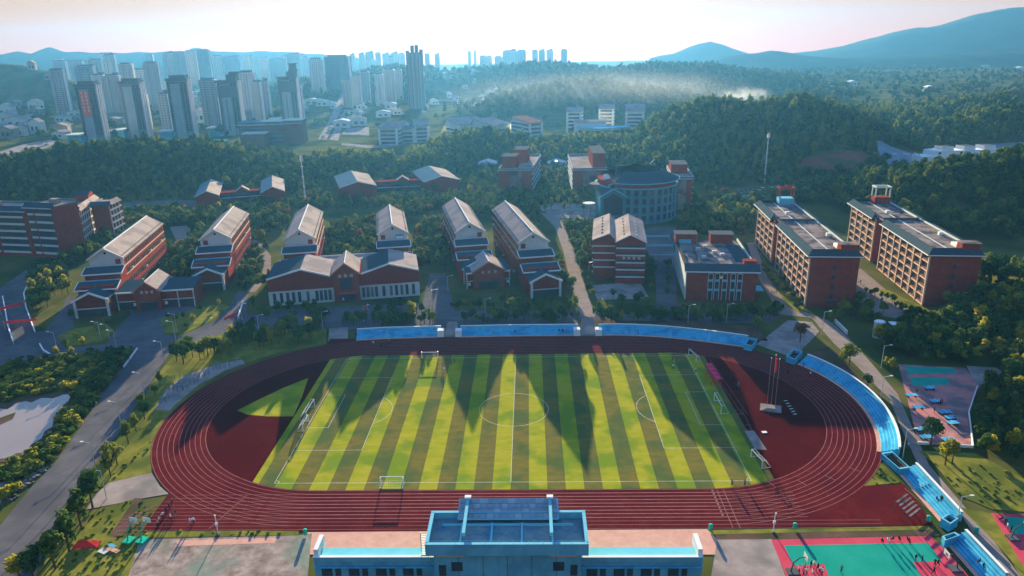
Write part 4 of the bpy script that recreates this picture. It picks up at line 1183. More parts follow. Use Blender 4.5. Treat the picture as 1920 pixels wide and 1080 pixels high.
# --- red institute in front of the left towers
ri = empty('red_institute', (*spot(452, 272), 0), R(4))
tag(ri, 'long red and blue institute in front of the tower blocks', 'building')
sc_ = math.hypot(spot(452, 272)[0] - spot(563, 272)[0], 0)
MB().box(0, sc_ * .72, 0, 22, 0, 20).build('wall', M_brown, ri)
MB().box(sc_ * .72 + .01, sc_, -4, 22, 0, 21).build('end_wall', M_brown, ri)
for k in range(4):
    MB().box(.5, sc_ * .7, -.2, -.003, 3 + k * 4.4, 4.2 + k * 4.4).build('band', M_btile, ri)
MB().box(-1, sc_ * .72 - .01, -1, 23, 20.02, 23).build('roof', M_btile, ri)
MB().box(sc_ * .71, sc_ + 1, -5, 23, 21.02, 24).build('end_roof', M_btile, ri)
MB().box(-1.1, sc_ * .709, -1.3, -1.003, 19.6, 20.4).build('cornice', M_wwall, ri)
MB().box(sc_ * .7, sc_ + 1.1, -5.3, -5.003, 20.6, 21.4).build('cornice', M_wwall, ri)
MB().box(sc_ * .12, sc_ * .45, -14, -.3, 0, 12).build('front_wing', M_brown, ri)
MB().box(sc_ * .1, sc_ * .47, -15, -.31, 12.02, 13.4).build('front_roof', M_wwall, ri)
lh = empty('green_roofed_hut', (*spot(396, 272), 0), 0)
tag(lh, 'small hut with a lime green roof below the towers', 'hut')
MB().box(0, 15, 0, 8, 0, 3.4).build('wall', M_lblue, lh)
MB().yprism([(-.6, 3.42), (8.6, 4.6), (8.6, 4.9), (-.6, 3.75)], -.6, 15.6).build('roof', M_leafY if False else mat('lime_roof', (.35, .42, .06), (.4, .48, .08), .5), lh)

# ------------------------------------------------------------------ city towers
F_gr = facade('tower_grey', (0.36, 0.36, 0.37), (0.09, 0.12, 0.15), 3.6, 3.0, .55, .5)
F_bl = facade('tower_blue', (0.24, 0.28, 0.31), (0.07, 0.11, 0.15), 3.0, 3.0, .6, .5)
F_wh = facade('tower_pale', (0.55, 0.53, 0.51), (0.10, 0.13, 0.16), 4.0, 3.0, .45, .5)
F_gl = facade('tower_glass', (0.12, 0.16, 0.20), (0.05, 0.08, 0.11), 2.4, 3.4, .8, .7)
M_rib = mat('tower_rib', (.70, .67, .64), (.76, .73, .7), .1)
F_ln = facade('tower_sand', (0.46, 0.40, 0.34), (0.10, 0.12, 0.14), 3.2, 3.0, .5, .45)
M_tdark = mat('tower_crown', (.10, .13, .15), (.13, .16, .18), .1)


def tower_root(name, px0, px1, ytop, Y, label, group, rot=0.0):
    pm = (px0 + px1) / 2
    x, y, zt = deep(pm, ytop, Y)
    x0 = deep(px0, ytop, Y)[0]; x1 = deep(px1, ytop, Y)[0]
    root = empty(name, (x, y, 0), rot)
    tag(root, label, 'tower', group)
    return root, (x1 - x0), zt


def front_tower(px0, px1, ytop, ybase, label, crown=0, sign=False):
    Y = spot((px0 + px1) / 2, ybase)[1]
    root, wd, H = tower_root('tower_block', px0, px1, ytop, Y, label, 'five tower blocks in front', R(6))
    wd *= .86
    d = wd * .62
    h = wd / 2
    MB().box(-h, h, 0, d, 0, H - 6).build('wall', F_bl, root)
    MB().box(-h * .62, h * .28, -1.2, -.003, 0, H - 9).build('blank_panel', M_tpanel, root)
    for x in (-h * .9, h * .5, h * .8):
        MB().box(x - .9, x + .9, -.7, -.004, 8, H - 7).build('bay_strip', M_glass, root)
    if crown:
        for k in range(14):
            MB().box(-h * .2 - .6, -h * .2 + .6, -1.5, -1.21, 6 + k * (H - 30) / 14, 7.8 + k * (H - 30) / 14).build('window', M_glass, root)
    for y in (d * .15, d * .55, d * .9):
        MB().box(h + .003, h + 1.4, y - .9, y + .9, 0, H - 4).build('side_rib', M_rib, root)
    MB().box(-h - .8, h + .8, -1.6, d + .8, H - 5.98, H - 3).build('roof_slab', M_tdark, root)
    if crown:
        MB().box(-h - .2, h + .2, -1.3, -.01, H - 22, H - 9.01).build('crown_band', M_tdark, root)
        MB().box(0, h, 0, d, H - 2.98, H + 3).build('crown', M_tdark, root)
        MB().box(h * .35, h * 1.1, -.5, d + .5, H + 3.02, H + 6).build('crown_top', M_tdark, root)
        if crown > 1:
            MB().box(h * .45, h, 0, d, H + 6.02, H + 12).build('crown_tower', M_tdark, root)
            MB().box(h * .35, h * 1.15, -.8, d + .8, H + 12.02, H + 13).build('crown_cap', M_tdark, root)
    else:
        MB().box(-h * .7, h * .9, .5, d, H - 2.98, H).build('roof_house', M_tdark, root)
    if sign:
        s = MB().box(-h * .6, h * .26, -1.5, -1.21, H * .44, H - 11).build('red_sign', mat('red_sign', (.62, .12, .08), (.68, .16, .1), .1), root)
        g = MB()
        for r_ in range(6):
            for c in range(2):
                cx, cz = -h * .39 + c * h * .42, H * .52 + r_ * (H * .34) / 6
                g.box(cx - 1.1, cx + 1.1, -1.62, -1.503, cz, cz + .5)
                g.box(cx - .3, cx + .3, -1.64, -1.504, cz - 1.0, cz + 1.6)
                g.box(cx - .9, cx + .9, -1.66, -1.505, cz + 1.1, cz + 1.5)
        g.build('lettering', mat('sign_cream', (.8, .6, .45), (.85, .66, .5), .1), s)['kind'] = 'stuff'
    # podium
    MB().box(-h - 14, -h - .02, -8, d - 2, 0, 9).build('podium', M_bwall, root)
    MB().box(-h - 16, -h - .01, -10, d, 9.02, 10.2).build('podium_roof', M_wwall, root)
    return root


front_tower(136, 177, 152, 268, 'leftmost front tower block with a tall red sign', sign=True)
front_tower(218, 260, 147, 258, 'second front tower block from the left, plain pale panel')
front_tower(307, 349, 141, 261, 'third front tower block from the left, lit right edge')
front_tower(402, 444, 145, 254, 'fourth front tower block with stepped dark crown', crown=1)
front_tower(517, 555, 139, 236, 'fifth front tower block with tall stepped crown tower', crown=2)


def back_tower(px0, px1, ytop, Y, label, group, m, twin=0.0, ribs=2):
    root, wd, H = tower_root('city_tower', px0, px1, ytop, Y, label, group, R(rnd.uniform(-8, 8)))
    h = wd / 2
    d = min(26, max(12, wd * .7))
    MB().box(-h, h, 0, d, -2, H - 2.5).build('wall', m, root)
    if wd > 14:
        for k in range(ribs):
            x = -h + wd * (k + .5) / ribs
            MB().box(x - wd * .09, x + wd * .09, -1.6, -.003, 0, H - 3 - k % 2 * 4).build('bay', m, root)
    MB().box(-h * .8, h * (.2 if twin else .7), d * .2, d * .8, H - 2.48, H).build('roof_house', M_tdark, root)
    if twin:
        MB().box(h * .25, h * .8, d * .2, d * .8, H - 2.47, H + twin).build('roof_house', M_tdark, root)
    MB().box(h + .003, h + .8, d * .3, d * .7, 0, H - 3).build('side_rib', M_rib, root)
    return root


mid = [(88, 112, 128, 1000), (136, 168, 121, 1250), (170, 192, 138, 1050), (193, 218, 139, 1050), (221, 243, 117, 1200), (266, 291, 115, 1150), (244, 265, 128, 1250), (258, 269, 173, 760), (293, 309, 173, 740),
       (371, 400, 146, 800), (446, 472, 132, 900), (470, 483, 150, 860), (484, 498, 150, 900), (553, 562, 158, 860), (578, 602, 108, 1300), (640, 656, 147, 1060), (657, 672, 139, 1100), (673, 690, 132, 1150),
       (700, 717, 136, 1080), (718, 738, 128, 1160), (739, 752, 128, 1220)]
for i, (a, b, yt, Y) in enumerate(mid):
    back_tower(a, b, yt, Y, 'hazy residential tower, %s from the left in the row behind the front towers' % ordn(i), 'residential towers in the second row', (F_gr, F_bl, F_wh, F_ln)[i % 4], rnd.choice((0, 0, 2.5)))
back_tower(606, 650, 103, 1250, 'broad dark glass slab tower left of the tallest tower', 'residential towers in the second row', F_gl, 0, 3)
bt, wd, H = tower_root('landmark_tower', 760, 792, 98, 1010, 'tallest stepped tower standing above the skyline left of centre', None, R(4))
h = wd / 2
MB().box(-h, h, 0, 16, 0, H * .62).build('lower_wall', F_bl, bt)
MB().box(-h * .96, h * .96, 1, 15, H * .62 + .01, H).build('upper_wall', F_bl, bt)
for x, t in ((-h * .98, 2.5), (-h * .4, 10), (h * .1, 10.5), (h * .62, 4)):
    MB().box(x, x + h * .36, 2, 12, H + .01, H + t).build('crown', M_tdark, bt)
for x in (-h * .75, -h * .3, h * .1, h * .55):
    MB().box(x, x + h * .2, -1.4, -.003, 0, H - 3).build('bay', F_gr, bt)
sky_t = [(96, 118, 113, 1900), (120, 150, 112, 1950), (163, 185, 110, 1700), (192, 210, 101, 1750), (303, 322, 98, 1800), (323, 343, 96, 1800), (345, 364, 94, 1850), (367, 388, 92, 1800), (395, 414, 103, 2200),
         (417, 446, 105, 2200), (458, 471, 104, 2300), (484, 500, 107, 2400), (503, 534, 109, 2200), (536, 559, 100, 2100), (565, 577, 106, 2400), (655, 663, 101, 2300), (672, 682, 99, 2400), (684, 698, 97, 2400),
         (703, 712, 98, 2400), (716, 728, 100, 2500), (733, 745, 98, 2500), (747, 758, 99, 2500), (796, 804, 100, 2300), (815, 823, 101, 2300), (877, 882, 96, 2900), (888, 892, 95, 2900), (899, 912, 104, 2300),
         (914, 922, 104, 2300), (927, 941, 105, 2300), (942, 968, 94, 2200), (970, 985, 93, 2200), (998, 1008, 93, 2250), (1010, 1021, 93, 2250), (1025, 1037, 93, 2250), (1052, 1063, 92, 2200)]
rk = random.Random(21)
for k in range(26):
    a = rk.uniform(60, 300) if k < 7 else rk.uniform(392, 770)
    sky_t.append((a, a + rk.uniform(8, 17), rk.uniform(100, 113), rk.uniform(2300, 2900)))
sky_t.sort()
for i, (a, b, yt, Y) in enumerate(sky_t):
    back_tower(a, b, yt, Y, 'pale tower on the far skyline, %s from the left of the horizon row' % ordn(i), 'far towers along the horizon', (F_gr, F_wh, F_bl, F_ln)[(i * 3) % 4], rnd.choice((0, 3)), 2)


# ------------------------------------------------------------------ low houses, sheds, roads of the town
def small_house(px, py, wd, dp, h, roofm, wallm, label, group, rz):
    x, y = spot(px, py)
    root = empty('small_house', (x, y, float(height(x, y)) - .1), rz)
    tag(root, label, 'house', group)
    MB().xprism([(-wd / 2, 0), (wd / 2, 0), (wd / 2, h), (0, h * 1.3), (-wd / 2, h)], 0, dp).build('wall', wallm, root)
    for s in (-1, 1): slope(root, 'roof', roofm, s * wd / 2, h, 0, h * 1.3 + .05, -.4, dp + .4, over=.4)
    for k in range(2):
        MB().box(-wd * .3 + k * wd * .4, -wd * .1 + k * wd * .4, -.08, -.003, h * .3, h * .65).build('window', M_glass, root)


vs = []
rv = random.Random(3)
for i in range(26):
    vs.append((rv.uniform(815, 935), rv.uniform(168, 202)))
for i, (x, y) in enumerate(sorted(vs)):
    small_house(x, y, rv.uniform(8, 14), rv.uniform(8, 12), rv.uniform(5, 9), rv.choice((M_white, M_tile, M_btile)), rv.choice((M_wwall, M_white)), 'small village house below the far hill, %s from the left' % ordn(i), 'village houses below the far hill', rv.uniform(-.5, .5))
vs = [(rv.uniform(-5, 128), rv.uniform(205, 262)) for i in range(26)] + [(rv.uniform(140, 400), rv.uniform(175, 235)) for i in range(14)]
vs += [(rv.uniform(0, 640), rv.uniform(162, 232)) for i in range(50)]
vs = [v for v in vs if not (590 < v[0] < 660 and v[1] > 190)]
for i, (x, y) in enumerate(sorted(vs)):
    small_house(x, y, rv.uniform(10, 26), rv.uniform(10, 18), rv.uniform(6, 17), rv.choice((M_tile, M_btile, M_conc)), rv.choice((M_wwall, M_conc)), 'low town building below the towers, %s from the left edge' % ordn(i), 'low town buildings below the towers', rv.uniform(-.3, .3))
for i, (x, y, w_) in enumerate([(560, 205, 26), (585, 196, 34), (610, 178, 40), (640, 240, 20), (1360, 140, 24), (1470, 142, 34), (1490, 146, 26), (1600, 165, 16), (1670, 138, 18), (1745, 172, 16), (1850, 128, 22), (1915, 132, 20)]):
    small_house(x, y, w_, 14, 8, M_white if i % 2 else M_btile, M_wwall, 'scattered pale building in the valley, %s from the left' % ordn(i), 'scattered buildings in the valley', .1 * (i % 3))
vs = [(rv.uniform(600, 830), rv.uniform(196, 262)) for i in range(34)]
vs = [v for v in vs if not (600 < v[0] < 660 and v[1] > 205) and not (690 < v[0] < 825 and v[1] > 222)]
for i, (x, y) in enumerate(sorted(vs)):
    small_house(x, y, rv.uniform(8, 22), rv.uniform(8, 16), rv.uniform(4, 10), rv.choice((M_white, M_oran, M_tile, M_conc)), rv.choice((M_wwall, M_white)), 'low building beside the main city road, %s from the left' % ordn(i), 'low buildings beside the main city road', rv.uniform(-.4, .4))
shed = empty('blue_shed', (*spot(820, 303), float(height(*spot(820, 303)))), .2)
tag(shed, 'small blue roofed shed behind the gabled houses', 'shed')
MB().box(0, 14, 0, 8, 0, 4).build('wall', M_wwall, shed)
MB().yprism([(-.8, 4.02), (8.8, 5.4), (8.8, 5.7), (-.8, 4.35)], -.8, 14.8).build('roof', M_blue, shed)
for nm, lb_, px in (('greenhouse', 'pale greenhouse left of the flat brick block', (897, 318)), ('greenhouse', 'pale greenhouse right of the flat brick block', (1028, 318))):
    o = empty(nm, (*spot(*px), float(height(*spot(*px)))), 0)
    tag(o, lb_, 'shed')
    MB().xprism([(0, 0), (14, 0), (14, 4), (7, 6), (0, 4)], 0, 14).build('frame_wall', M_lblue, o)
    slope(o, 'roof', M_metal, 0, 4, 7, 6.05, -.4, 14.4); slope(o, 'roof', M_metal, 14, 4, 7, 6.05, -.4, 14.4)


def far_patch(name, label, px, m, lift=.12):
    pts = []
    for p in px:
        x, y = spot(*p); pts.append((x, y, float(height(x, y)) + float(far_bumps(x, y)) + lift))
    return tag(MB().add(pts, [tuple(range(len(pts)))]).build(name, m), label, None, None, 'structure')


far_patch('road', 'main road with traffic leading into the city', [(596, 262), (612, 262), (632, 222), (648, 196), (654, 182), (648, 182), (636, 198), (616, 228)], M_conc)
far_patch('road', 'second carriageway beside the main city road', [(618, 262), (634, 264), (644, 230), (652, 205), (646, 205), (634, 230)], M_conc, .16)
far_patch('road', 'pale road leaving the left edge below the towers', [(-10, 312), (-10, 288), (40, 272), (95, 262), (110, 264), (92, 276), (30, 296)], M_conc, .2)
far_patch('plaza', 'white paved lot beside the school', [(640, 252), (650, 240), (692, 238), (692, 254)], M_conc, .14)
far_patch('road', 'pale winding road in front of the pale school', [(640, 272), (690, 278), (730, 276), (770, 268), (770, 264), (730, 271), (690, 273), (640, 268)], M_conc, .14)
far_patch('road', 'lane climbing to the village', [(788, 212), (798, 212), (812, 192), (830, 190), (880, 192), (880, 189), (826, 187), (806, 190)], M_conc, .14)
far_patch('field', 'golden sports field beside the pale school', [(826, 250), (858, 250), (858, 234), (832, 236)], mat('dry_field', (.22, .18, .05), (.28, .22, .07), .1), .14)
far_patch('field', 'thin golden field far on the right', [(1520, 166), (1566, 168), (1568, 163), (1525, 162)], mat('gold_field', (.30, .27, .08), (.34, .3, .1), .1), 1.0)
for m_ in ('dry_field', 'gold_field', 'flat_roof'):
    MATS[m_].node_tree.nodes['Principled BSDF'].inputs['Specular IOR Level'].default_value = 0.0

# cut hillside with shotcrete slope, red earth and the white works below
M_shot = mat('shotcrete', (0.13, 0.17, 0.20), (0.17, 0.21, 0.24), .15, .9, .0)
M_rearth = mat('red_earth', (0.16, 0.05, 0.04), (0.2, 0.07, 0.05), .1, .9, .0, c3=(.06, .07, .03), scale3=.06)


def ground_at(px, py):
    """first point of the terrain along the line of sight"""
    d = ray(px, py)
    t = np.arange(380.0, 1100.0, 1.5)
    P = CAM[None] + d[None] / np.linalg.norm(d) * t[:, None]
    hit = np.nonzero(P[:, 2] < height(P[:, 0], P[:, 1]))[0]
    k = hit[0] if len(hit) else -1
    return float(P[k, 0]), float(P[k, 1])


def slope_sheet(name, label, px, m):
    import bmesh
    pts = [ground_at(*p) for p in px]
    bm = bmesh.new()
    f = bm.faces.new([bm.verts.new((p[0], p[1], 0)) for p in pts])
    bmesh.ops.triangulate(bm, faces=[f])
    for _ in range(4):
        bmesh.ops.subdivide_edges(bm, edges=[e for e in bm.edges if e.calc_length() > 5], cuts=1, use_grid_fill=True)
        bmesh.ops.triangulate(bm, faces=bm.faces)
    for v in bm.verts: v.co.z = float(height(v.co.x, v.co.y)) + .9
    for fc in bm.faces:
        if fc.normal.z < 0: fc.normal_flip()
    me = bpy.data.meshes.new(name); bm.to_mesh(me); bm.free()
    me.materials.append(m)
    CUTS.append(np.array(pts))
    return tag(link(name, me), label, None, None, 'structure')


CUTS = []
slope_sheet('cut_slope', 'grey sprayed concrete slope above the white works', [(1618, 270), (1650, 266), (1690, 284), (1715, 290), (1740, 312), (1668, 312)], M_shot)
slope_sheet('cut_slope', 'long grey retaining slope running to the right edge', [(1715, 290), (1770, 286), (1850, 272), (1930, 268), (1930, 292), (1840, 302), (1745, 310)], M_shot)
slope_sheet('cut_slope', 'reddish bare earth slope left of the grey cut', [(1484, 314), (1510, 299), (1560, 290), (1616, 285), (1655, 308), (1600, 326), (1500, 330)], M_rearth)
ww = empty('white_works', (*deep(1728, 314, 380)[:2], 4.0), R(6))
tag(ww, 'low white works building in the hillside cutting', 'building')
MB().box(0, 60, 0, 14, -5, 3).build('lower_wall', M_white, ww)
MB().box(10, 60, 2, 16, 3.02, 6.5).build('upper_wall', M_white, ww)
for k, x in enumerate((17, 34, 50)):
    MB().box(x, x + 9, 4, 14, 6.52, 9.0).build('roof_box', M_white, ww)
    MB().box(x + .6, x + 8.4, 4.6, 13.4, 9.02, 9.1).build('roof_hatch', M_dmetal, ww)
    MB().box(x - 4, x - 2, 1.9, 1.997, 4, 5.6).build('window', M_dark, ww)
fr = empty('steel_frame', (*deep(1680, 318, 386)[:2], 4), 0)
tag(fr, 'small white steel frame left of the white works', 'frame')
for x in (0, 8, 16):
    MB().box(x, x + .5, 0, .5, -4, 4).build('post', M_metal, fr)
    MB().box(x, x + .5, .51, 9, 3.4, 4).build('beam', M_white, fr)

# ------------------------------------------------------------------ blue stands
def strip(m, A, B, z0, z1):
    """solid strip between two polylines"""
    n = len(A)
    vs = []
    for (a, b) in zip(A, B):
        vs += [(a[0], a[1], z0), (b[0], b[1], z0), (a[0], a[1], z1), (b[0], b[1], z1)]
    fs = []
    for i in range(n - 1):
        p, q = 4 * i, 4 * (i + 1)
        fs += [(p + 2, q + 2, q + 3, p + 3), (p, p + 1, q + 1, q), (p, q, q + 2, p + 2), (p + 1, p + 3, q + 3, q + 1)]
    fs += [(0, 2, 3, 1), (4 * n - 4, 4 * n - 3, 4 * n - 1, 4 * n - 2)]
    m.add(vs, fs)


def offset(pts, d, side):
    out = []
    for i, p in enumerate(pts):
        a = pts[max(0, i - 1)]; b = pts[min(len(pts) - 1, i + 1)]
        dx, dy = b[0] - a[0], b[1] - a[1]
        l = math.hypot(dx, dy)
        out.append((p[0] - dy / l * d * side, p[1] + dx / l * d * side))
    return out


def smooth_line(px, n=24):
    w_ = np.array([spot(*p) for p in px])
    t = np.concatenate([[0], np.cumsum(np.hypot(*np.diff(w_, axis=0).T))])
    if len(px) > 3:
        c0 = np.polyfit(t, w_[:, 0], 3); c1 = np.polyfit(t, w_[:, 1], 3)
        s = np.linspace(0, t[-1], n)
        return list(zip(np.polyval(c0, s), np.polyval(c1, s)))
    s = np.linspace(0, t[-1], 4)
    return list(zip(np.interp(s, t, w_[:, 0]), np.interp(s, t, w_[:, 1])))


def stand(px, label, depth=3.9, rows=5, rise=.32):
    base = smooth_line(px)
    root = empty('blue_stand', (0, 0, 0))
    tag(root, label, 'stand', 'blue terraced stands round the track')
    k = depth / rows
    for r_ in range(rows):
        m = MB()
        strip(m, offset(base, r_ * k + (.003 if r_ else 0), 1), offset(base, (r_ + 1) * k, 1), 0.02, .35 + r_ * rise)
        m.build('bench_row', M_blue, root)
    ln = sum(math.hypot(b[0] - a[0], b[1] - a[1]) for a, b in zip(base, base[1:]))
    for q in range(1, int(ln / 14) + 1):
        f = q / (int(ln / 14) + 1) * (len(base) - 1); i0 = int(f)
        mid_ = [base[i0], ((base[i0][0] + base[i0 + 1][0]) / 2, (base[i0][1] + base[i0 + 1][1]) / 2)]
        l_ = math.hypot(mid_[1][0] - mid_[0][0], mid_[1][1] - mid_[0][1])
        mid_[1] = (mid_[0][0] + (mid_[1][0] - mid_[0][0]) / l_ * 1.1, mid_[0][1] + (mid_[1][1] - mid_[0][1]) / l_ * 1.1)
        am = MB()
        for r_ in range(rows): strip(am, offset(mid_, r_ * k - .3, 1), offset(mid_, r_ * k + .2, 1), .36 + (r_ - 1) * rise, .36 + (r_ - .5) * rise)
        am.build('aisle_steps', M_lblue, root)
    m = MB(); strip(m, offset(base, depth + .003, 1), offset(base, depth + .35, 1), 0.02, .35 + rows * rise + .25)
    m.build('back_wall', M_lblue, root)
    m = MB(); strip(m, offset(base, depth - .1, 1), offset(base, depth + .45, 1), .36 + rows * rise + .26, .36 + rows * rise + .36)
    m.build('coping', M_white, root)
    m = MB(); strip(m, offset(base, -.9, 1), offset(base, -.003, 1), 0.02, .10)
    m.build('kerb', M_pink, root)
    return root


stand([(668, 637), (720, 634), (826, 631)], 'leftmost blue stand on the far straight')
stand([(862, 631), (960, 629), (1084, 628)], 'middle blue stand on the far straight')
stand([(1125, 628), (1180, 628), (1240, 631), (1300, 637), (1350, 643), (1398, 650)], 'long curving blue stand at the far right of the straight')
stand([(1498, 682), (1532, 697), (1566, 716), (1600, 742), (1628, 772), (1646, 808), (1652, 848)], 'curved blue stand hugging the right bend', 3.4)
stand([(1688, 884), (1728, 930), (1770, 978)], 'straight blue stand below the right bend', 3.0)
stand([(1776, 1012), (1812, 1052), (1850, 1095)], 'lowest blue stand beside the basketball court', 3.0)


def passage(px, rot, wd, dp, label, m_):
    x, y = spot(*px)
    root = empty('stair_passage', (x, y, 0), rot)
    tag(root, label, 'stairs', 'stair passages between the blue stands')
    for s in (-1, 1):
        MB().box(s * wd / 2 - .2, s * wd / 2 + .2, 0, dp, .02, 2.6).build('side_wall', m_, root)
    MB().box(-wd / 2 + .21, wd / 2 - .21, dp - .4, dp, .02, 2.6).build('rear_wall', m_, root)
    MB().box(-wd / 2 + .21, wd / 2 - .21, 0, .4, .02, 1.6).build('front_wall', m_, root)
    for k in range(5):
        MB().box(-wd / 2 + .22, wd / 2 - .22, .41 + k * (dp - .9) / 5, .405 + (k + 1) * (dp - .9) / 5, .02, .3 + k * .38).build('step', M_soil, root)
    for s in (-1, 1):
        MB().box(s * wd / 2 - .28, s * wd / 2 + .28, -.05, dp + .05, 2.603, 2.72).build('coping', M_white, root)
    return root


def ramp(px0, px1, px2, px3, label):
    root = empty('stand_bridge', (0, 0, 0))
    tag(root, label, 'stairs')
    q = [spot(*px0, .6), spot(*px1, .6), spot(*px2, 2.6), spot(*px3, 2.6)]
    zz = (.6, .6, 2.6, 2.6)
    MB().add([(p[0], p[1], z) for p, z in zip(q, zz)] + [(p[0], p[1], 0.02) for p in q], [(0, 1, 2, 3), (4, 7, 6, 5), (0, 4, 5, 1), (1, 5, 6, 2), (2, 6, 7, 3), (3, 7, 4, 0)]).build('ramp', M_conc, root)
    for s in (0, 1):
        a, b = (q[0], q[3]) if s == 0 else (q[1], q[2])
        dx = -.5 if s == 0 else .003
        MB().box(min(a[0], b[0]) + dx - 1.6 * (s == 0), min(a[0], b[0]) + dx + .5 + 1.6 * s, a[1], a[1] + 2.4, .02, 2.3).build('side_box', M_white, root)


ramp((832, 629), (860, 629), (857, 603), (840, 603), 'pale stair ramp between the two left stands')
ramp((1088, 627), (1120, 627), (1112, 596), (1090, 596), 'pale stair ramp between the middle and right stands')

def pit_box(px, z, label):
    """open topped stair well with painted walls, corners given on its rim"""
    w_ = [spot(*p, z) for p in px]
    cx = sum(p[0] for p in w_) / 4; cy = sum(p[1] for p in w_) / 4
    root = empty('stair_passage', (cx, cy, 0))
    tag(root, label, 'stairs', 'stair passages between the blue stands')
    o = [(p[0] - cx, p[1] - cy) for p in w_]
    inn = []
    for p in o:
        l = math.hypot(*p); inn.append((p[0] * (1 - .45 / l), p[1] * (1 - .45 / l)))
    for k in range(4):
        a, b, c, d = o[k], o[(k + 1) % 4], inn[(k + 1) % 4], inn[k]
        MB().prism([a, b, c, d], .02, z).build('wall', M_blue, root)
        MB().prism([(a[0] * 1.01, a[1] * 1.01), (b[0] * 1.01, b[1] * 1.01), c, d], z + .003, z + .10).build('coping', M_lblue, root)
    for k in range(4):
        f0, f1 = k / 4, (k + 1) / 4
        L0 = [inn[0][i] + (inn[3][i] - inn[0][i]) * f0 for i in (0, 1)]; L1 = [inn[0][i] + (inn[3][i] - inn[0][i]) * f1 for i in (0, 1)]
        R0 = [inn[1][i] + (inn[2][i] - inn[1][i]) * f0 for i in (0, 1)]; R1 = [inn[1][i] + (inn[2][i] - inn[1][i]) * f1 for i in (0, 1)]
        MB().prism([L0, R0, R1, L1], .02, .25 + .3 * k).build('step', M_soil, root)


pit_box([(1395, 646), (1410, 649), (1420, 636), (1404, 633)], 1.8, 'blue walled stair well left of the concrete fan')
pit_box([(1474, 668), (1490, 674), (1505, 659), (1488, 655)], 1.8, 'blue walled stair well right of the concrete fan')
pit_box([(1652, 850), (1687, 880), (1706, 877), (1673, 847)], 1.4, 'long dark stair well between the curved and straight stands')
pit_box([(1764, 972), (1782, 983), (1797, 973), (1779, 963)], 1.8, 'blue walled stair well at the foot of the straight stand')
pit_box([(1766, 1006), (1772, 1014), (1800, 1004), (1790, 998)], 1.8, 'small blue stair head at the top of the lowest stand')

# ------------------------------------------------------------------ grandstand at the bottom
gs = empty('grandstand', (0, -66, 0))
tag(gs, 'blue grandstand with tray roof and slatted canopy at the bottom', 'building')
ZR = 10.0
xl, yl = spot(797, 1030, ZR); xr, _ = spot(1104, 1030, ZR)
yf = spot(950, 966, ZR)[1]
y0 = -66


def gl(x): return x


D0, D1 = yl - y0, yf - y0
MB().box(xl + 1.2, xr - 1.2, D0 + 1.2, D1 - .5, 0, ZR - 1.4).build('central_wall', M_bwall, gs)
MB().box(xl, xr, D0, D1, ZR - 1.38, ZR - .6).build('roof_slab', M_bwall, gs)
for a in ((xl, xr, D0, D0 + .5), (xl, xr, D1 - .5, D1), (xl, xl + .5, D0 + .503, D1 - .503), (xr - .5, xr, D0 + .503, D1 - .503)):
    MB().box(*a, ZR - .59, ZR + .9).build('parapet', M_bwall, gs)
    MB().box(a[0] - .05, a[1] + .05, a[2] - .05, a[3] + .05, ZR + .903, ZR + .98).build('coping', M_lblue, gs)
for k in range(5):
    xa = xl + .55 + (xr - xl - 1.1) * k / 5
    MB().box(xa, xa + (xr - xl - 1.1) / 5 - .02, D0 + .55, D1 - .55, ZR - .585, ZR - .45 + .01 * (k % 2)).build('roof_panel', mat('wet_roof', (.06, .17, .22), (.20, .25, .25), .5, .7, .05, 10) if k == 0 else MATS['wet_roof'], gs)
    if k: MB().box(xa - .3, xa + .05, D0 + 1.2, D1 - 2.0, ZR - .44, ZR - .05).build('roof_rib', M_lblue, gs)
MB().box(xl + 2.2, xr - 2.2, D1 - 2.6, D1 - 2.25, ZR - .44, ZR - .1).build('roof_rib', M_lblue, gs)
# canopy of grey slats toward the track
cxl, cyn = spot(860, 973, ZR + .4); cxr, _ = spot(1046, 973, ZR + .4)
cyf = spot(950, 936, ZR + 1.6)[1]
c0, c1 = cyn - y0, cyf - y0
cs = empty('canopy', (0, 0, 0)); cs.parent = gs
nx_, ny_ = 14, 4
M_panel = mat('canopy_panel', (.17, .24, .27), (.22, .29, .32), .5, .5, .1)
M_panel2 = mat('canopy_panel_pale', (.24, .31, .34), (.29, .36, .38), .5, .5, .1)
for i in range(nx_):
    for j in range(ny_):
        xa = cxl + (cxr - cxl) * i / nx_; xb = cxl + (cxr - cxl) * (i + 1) / nx_ - .12
        ya = c0 + (c1 - c0) * j / ny_; yb = c0 + (c1 - c0) * (j + 1) / ny_ - .14
        za = ZR + .6 + 1.2 * j / ny_; zb = ZR + .6 + 1.2 * (j + 1) / ny_
        MB().add([(xa, ya, za), (xb, ya, za), (xb, yb, zb), (xa, yb, zb), (xa, ya, za - .1), (xb, ya, za - .1), (xb, yb, zb - .1), (xa, yb, zb - .1)],
                 [(0, 1, 2, 3), (7, 6, 5, 4), (0, 4, 5, 1), (1, 5, 6, 2), (2, 6, 7, 3), (3, 7, 4, 0)]).build('panel', M_panel if (i * 3 + j * 5) % 4 else M_panel2, cs)
MB().add([(cxl - .2, c0 - .2, ZR + .42), (cxr + .2, c0 - .2, ZR + .42), (cxr + .2, c1 + .2, ZR + 1.62), (cxl - .2, c1 + .2, ZR + 1.62),
          (cxl - .2, c0 - .2, ZR + .3), (cxr + .2, c0 - .2, ZR + .3), (cxr + .2, c1 + .2, ZR + 1.5), (cxl - .2, c1 + .2, ZR + 1.5)],
         [(0, 1, 2, 3), (7, 6, 5, 4), (0, 4, 5, 1), (1, 5, 6, 2), (2, 6, 7, 3), (3, 7, 4, 0)]).build('backing', M_lblue, cs)
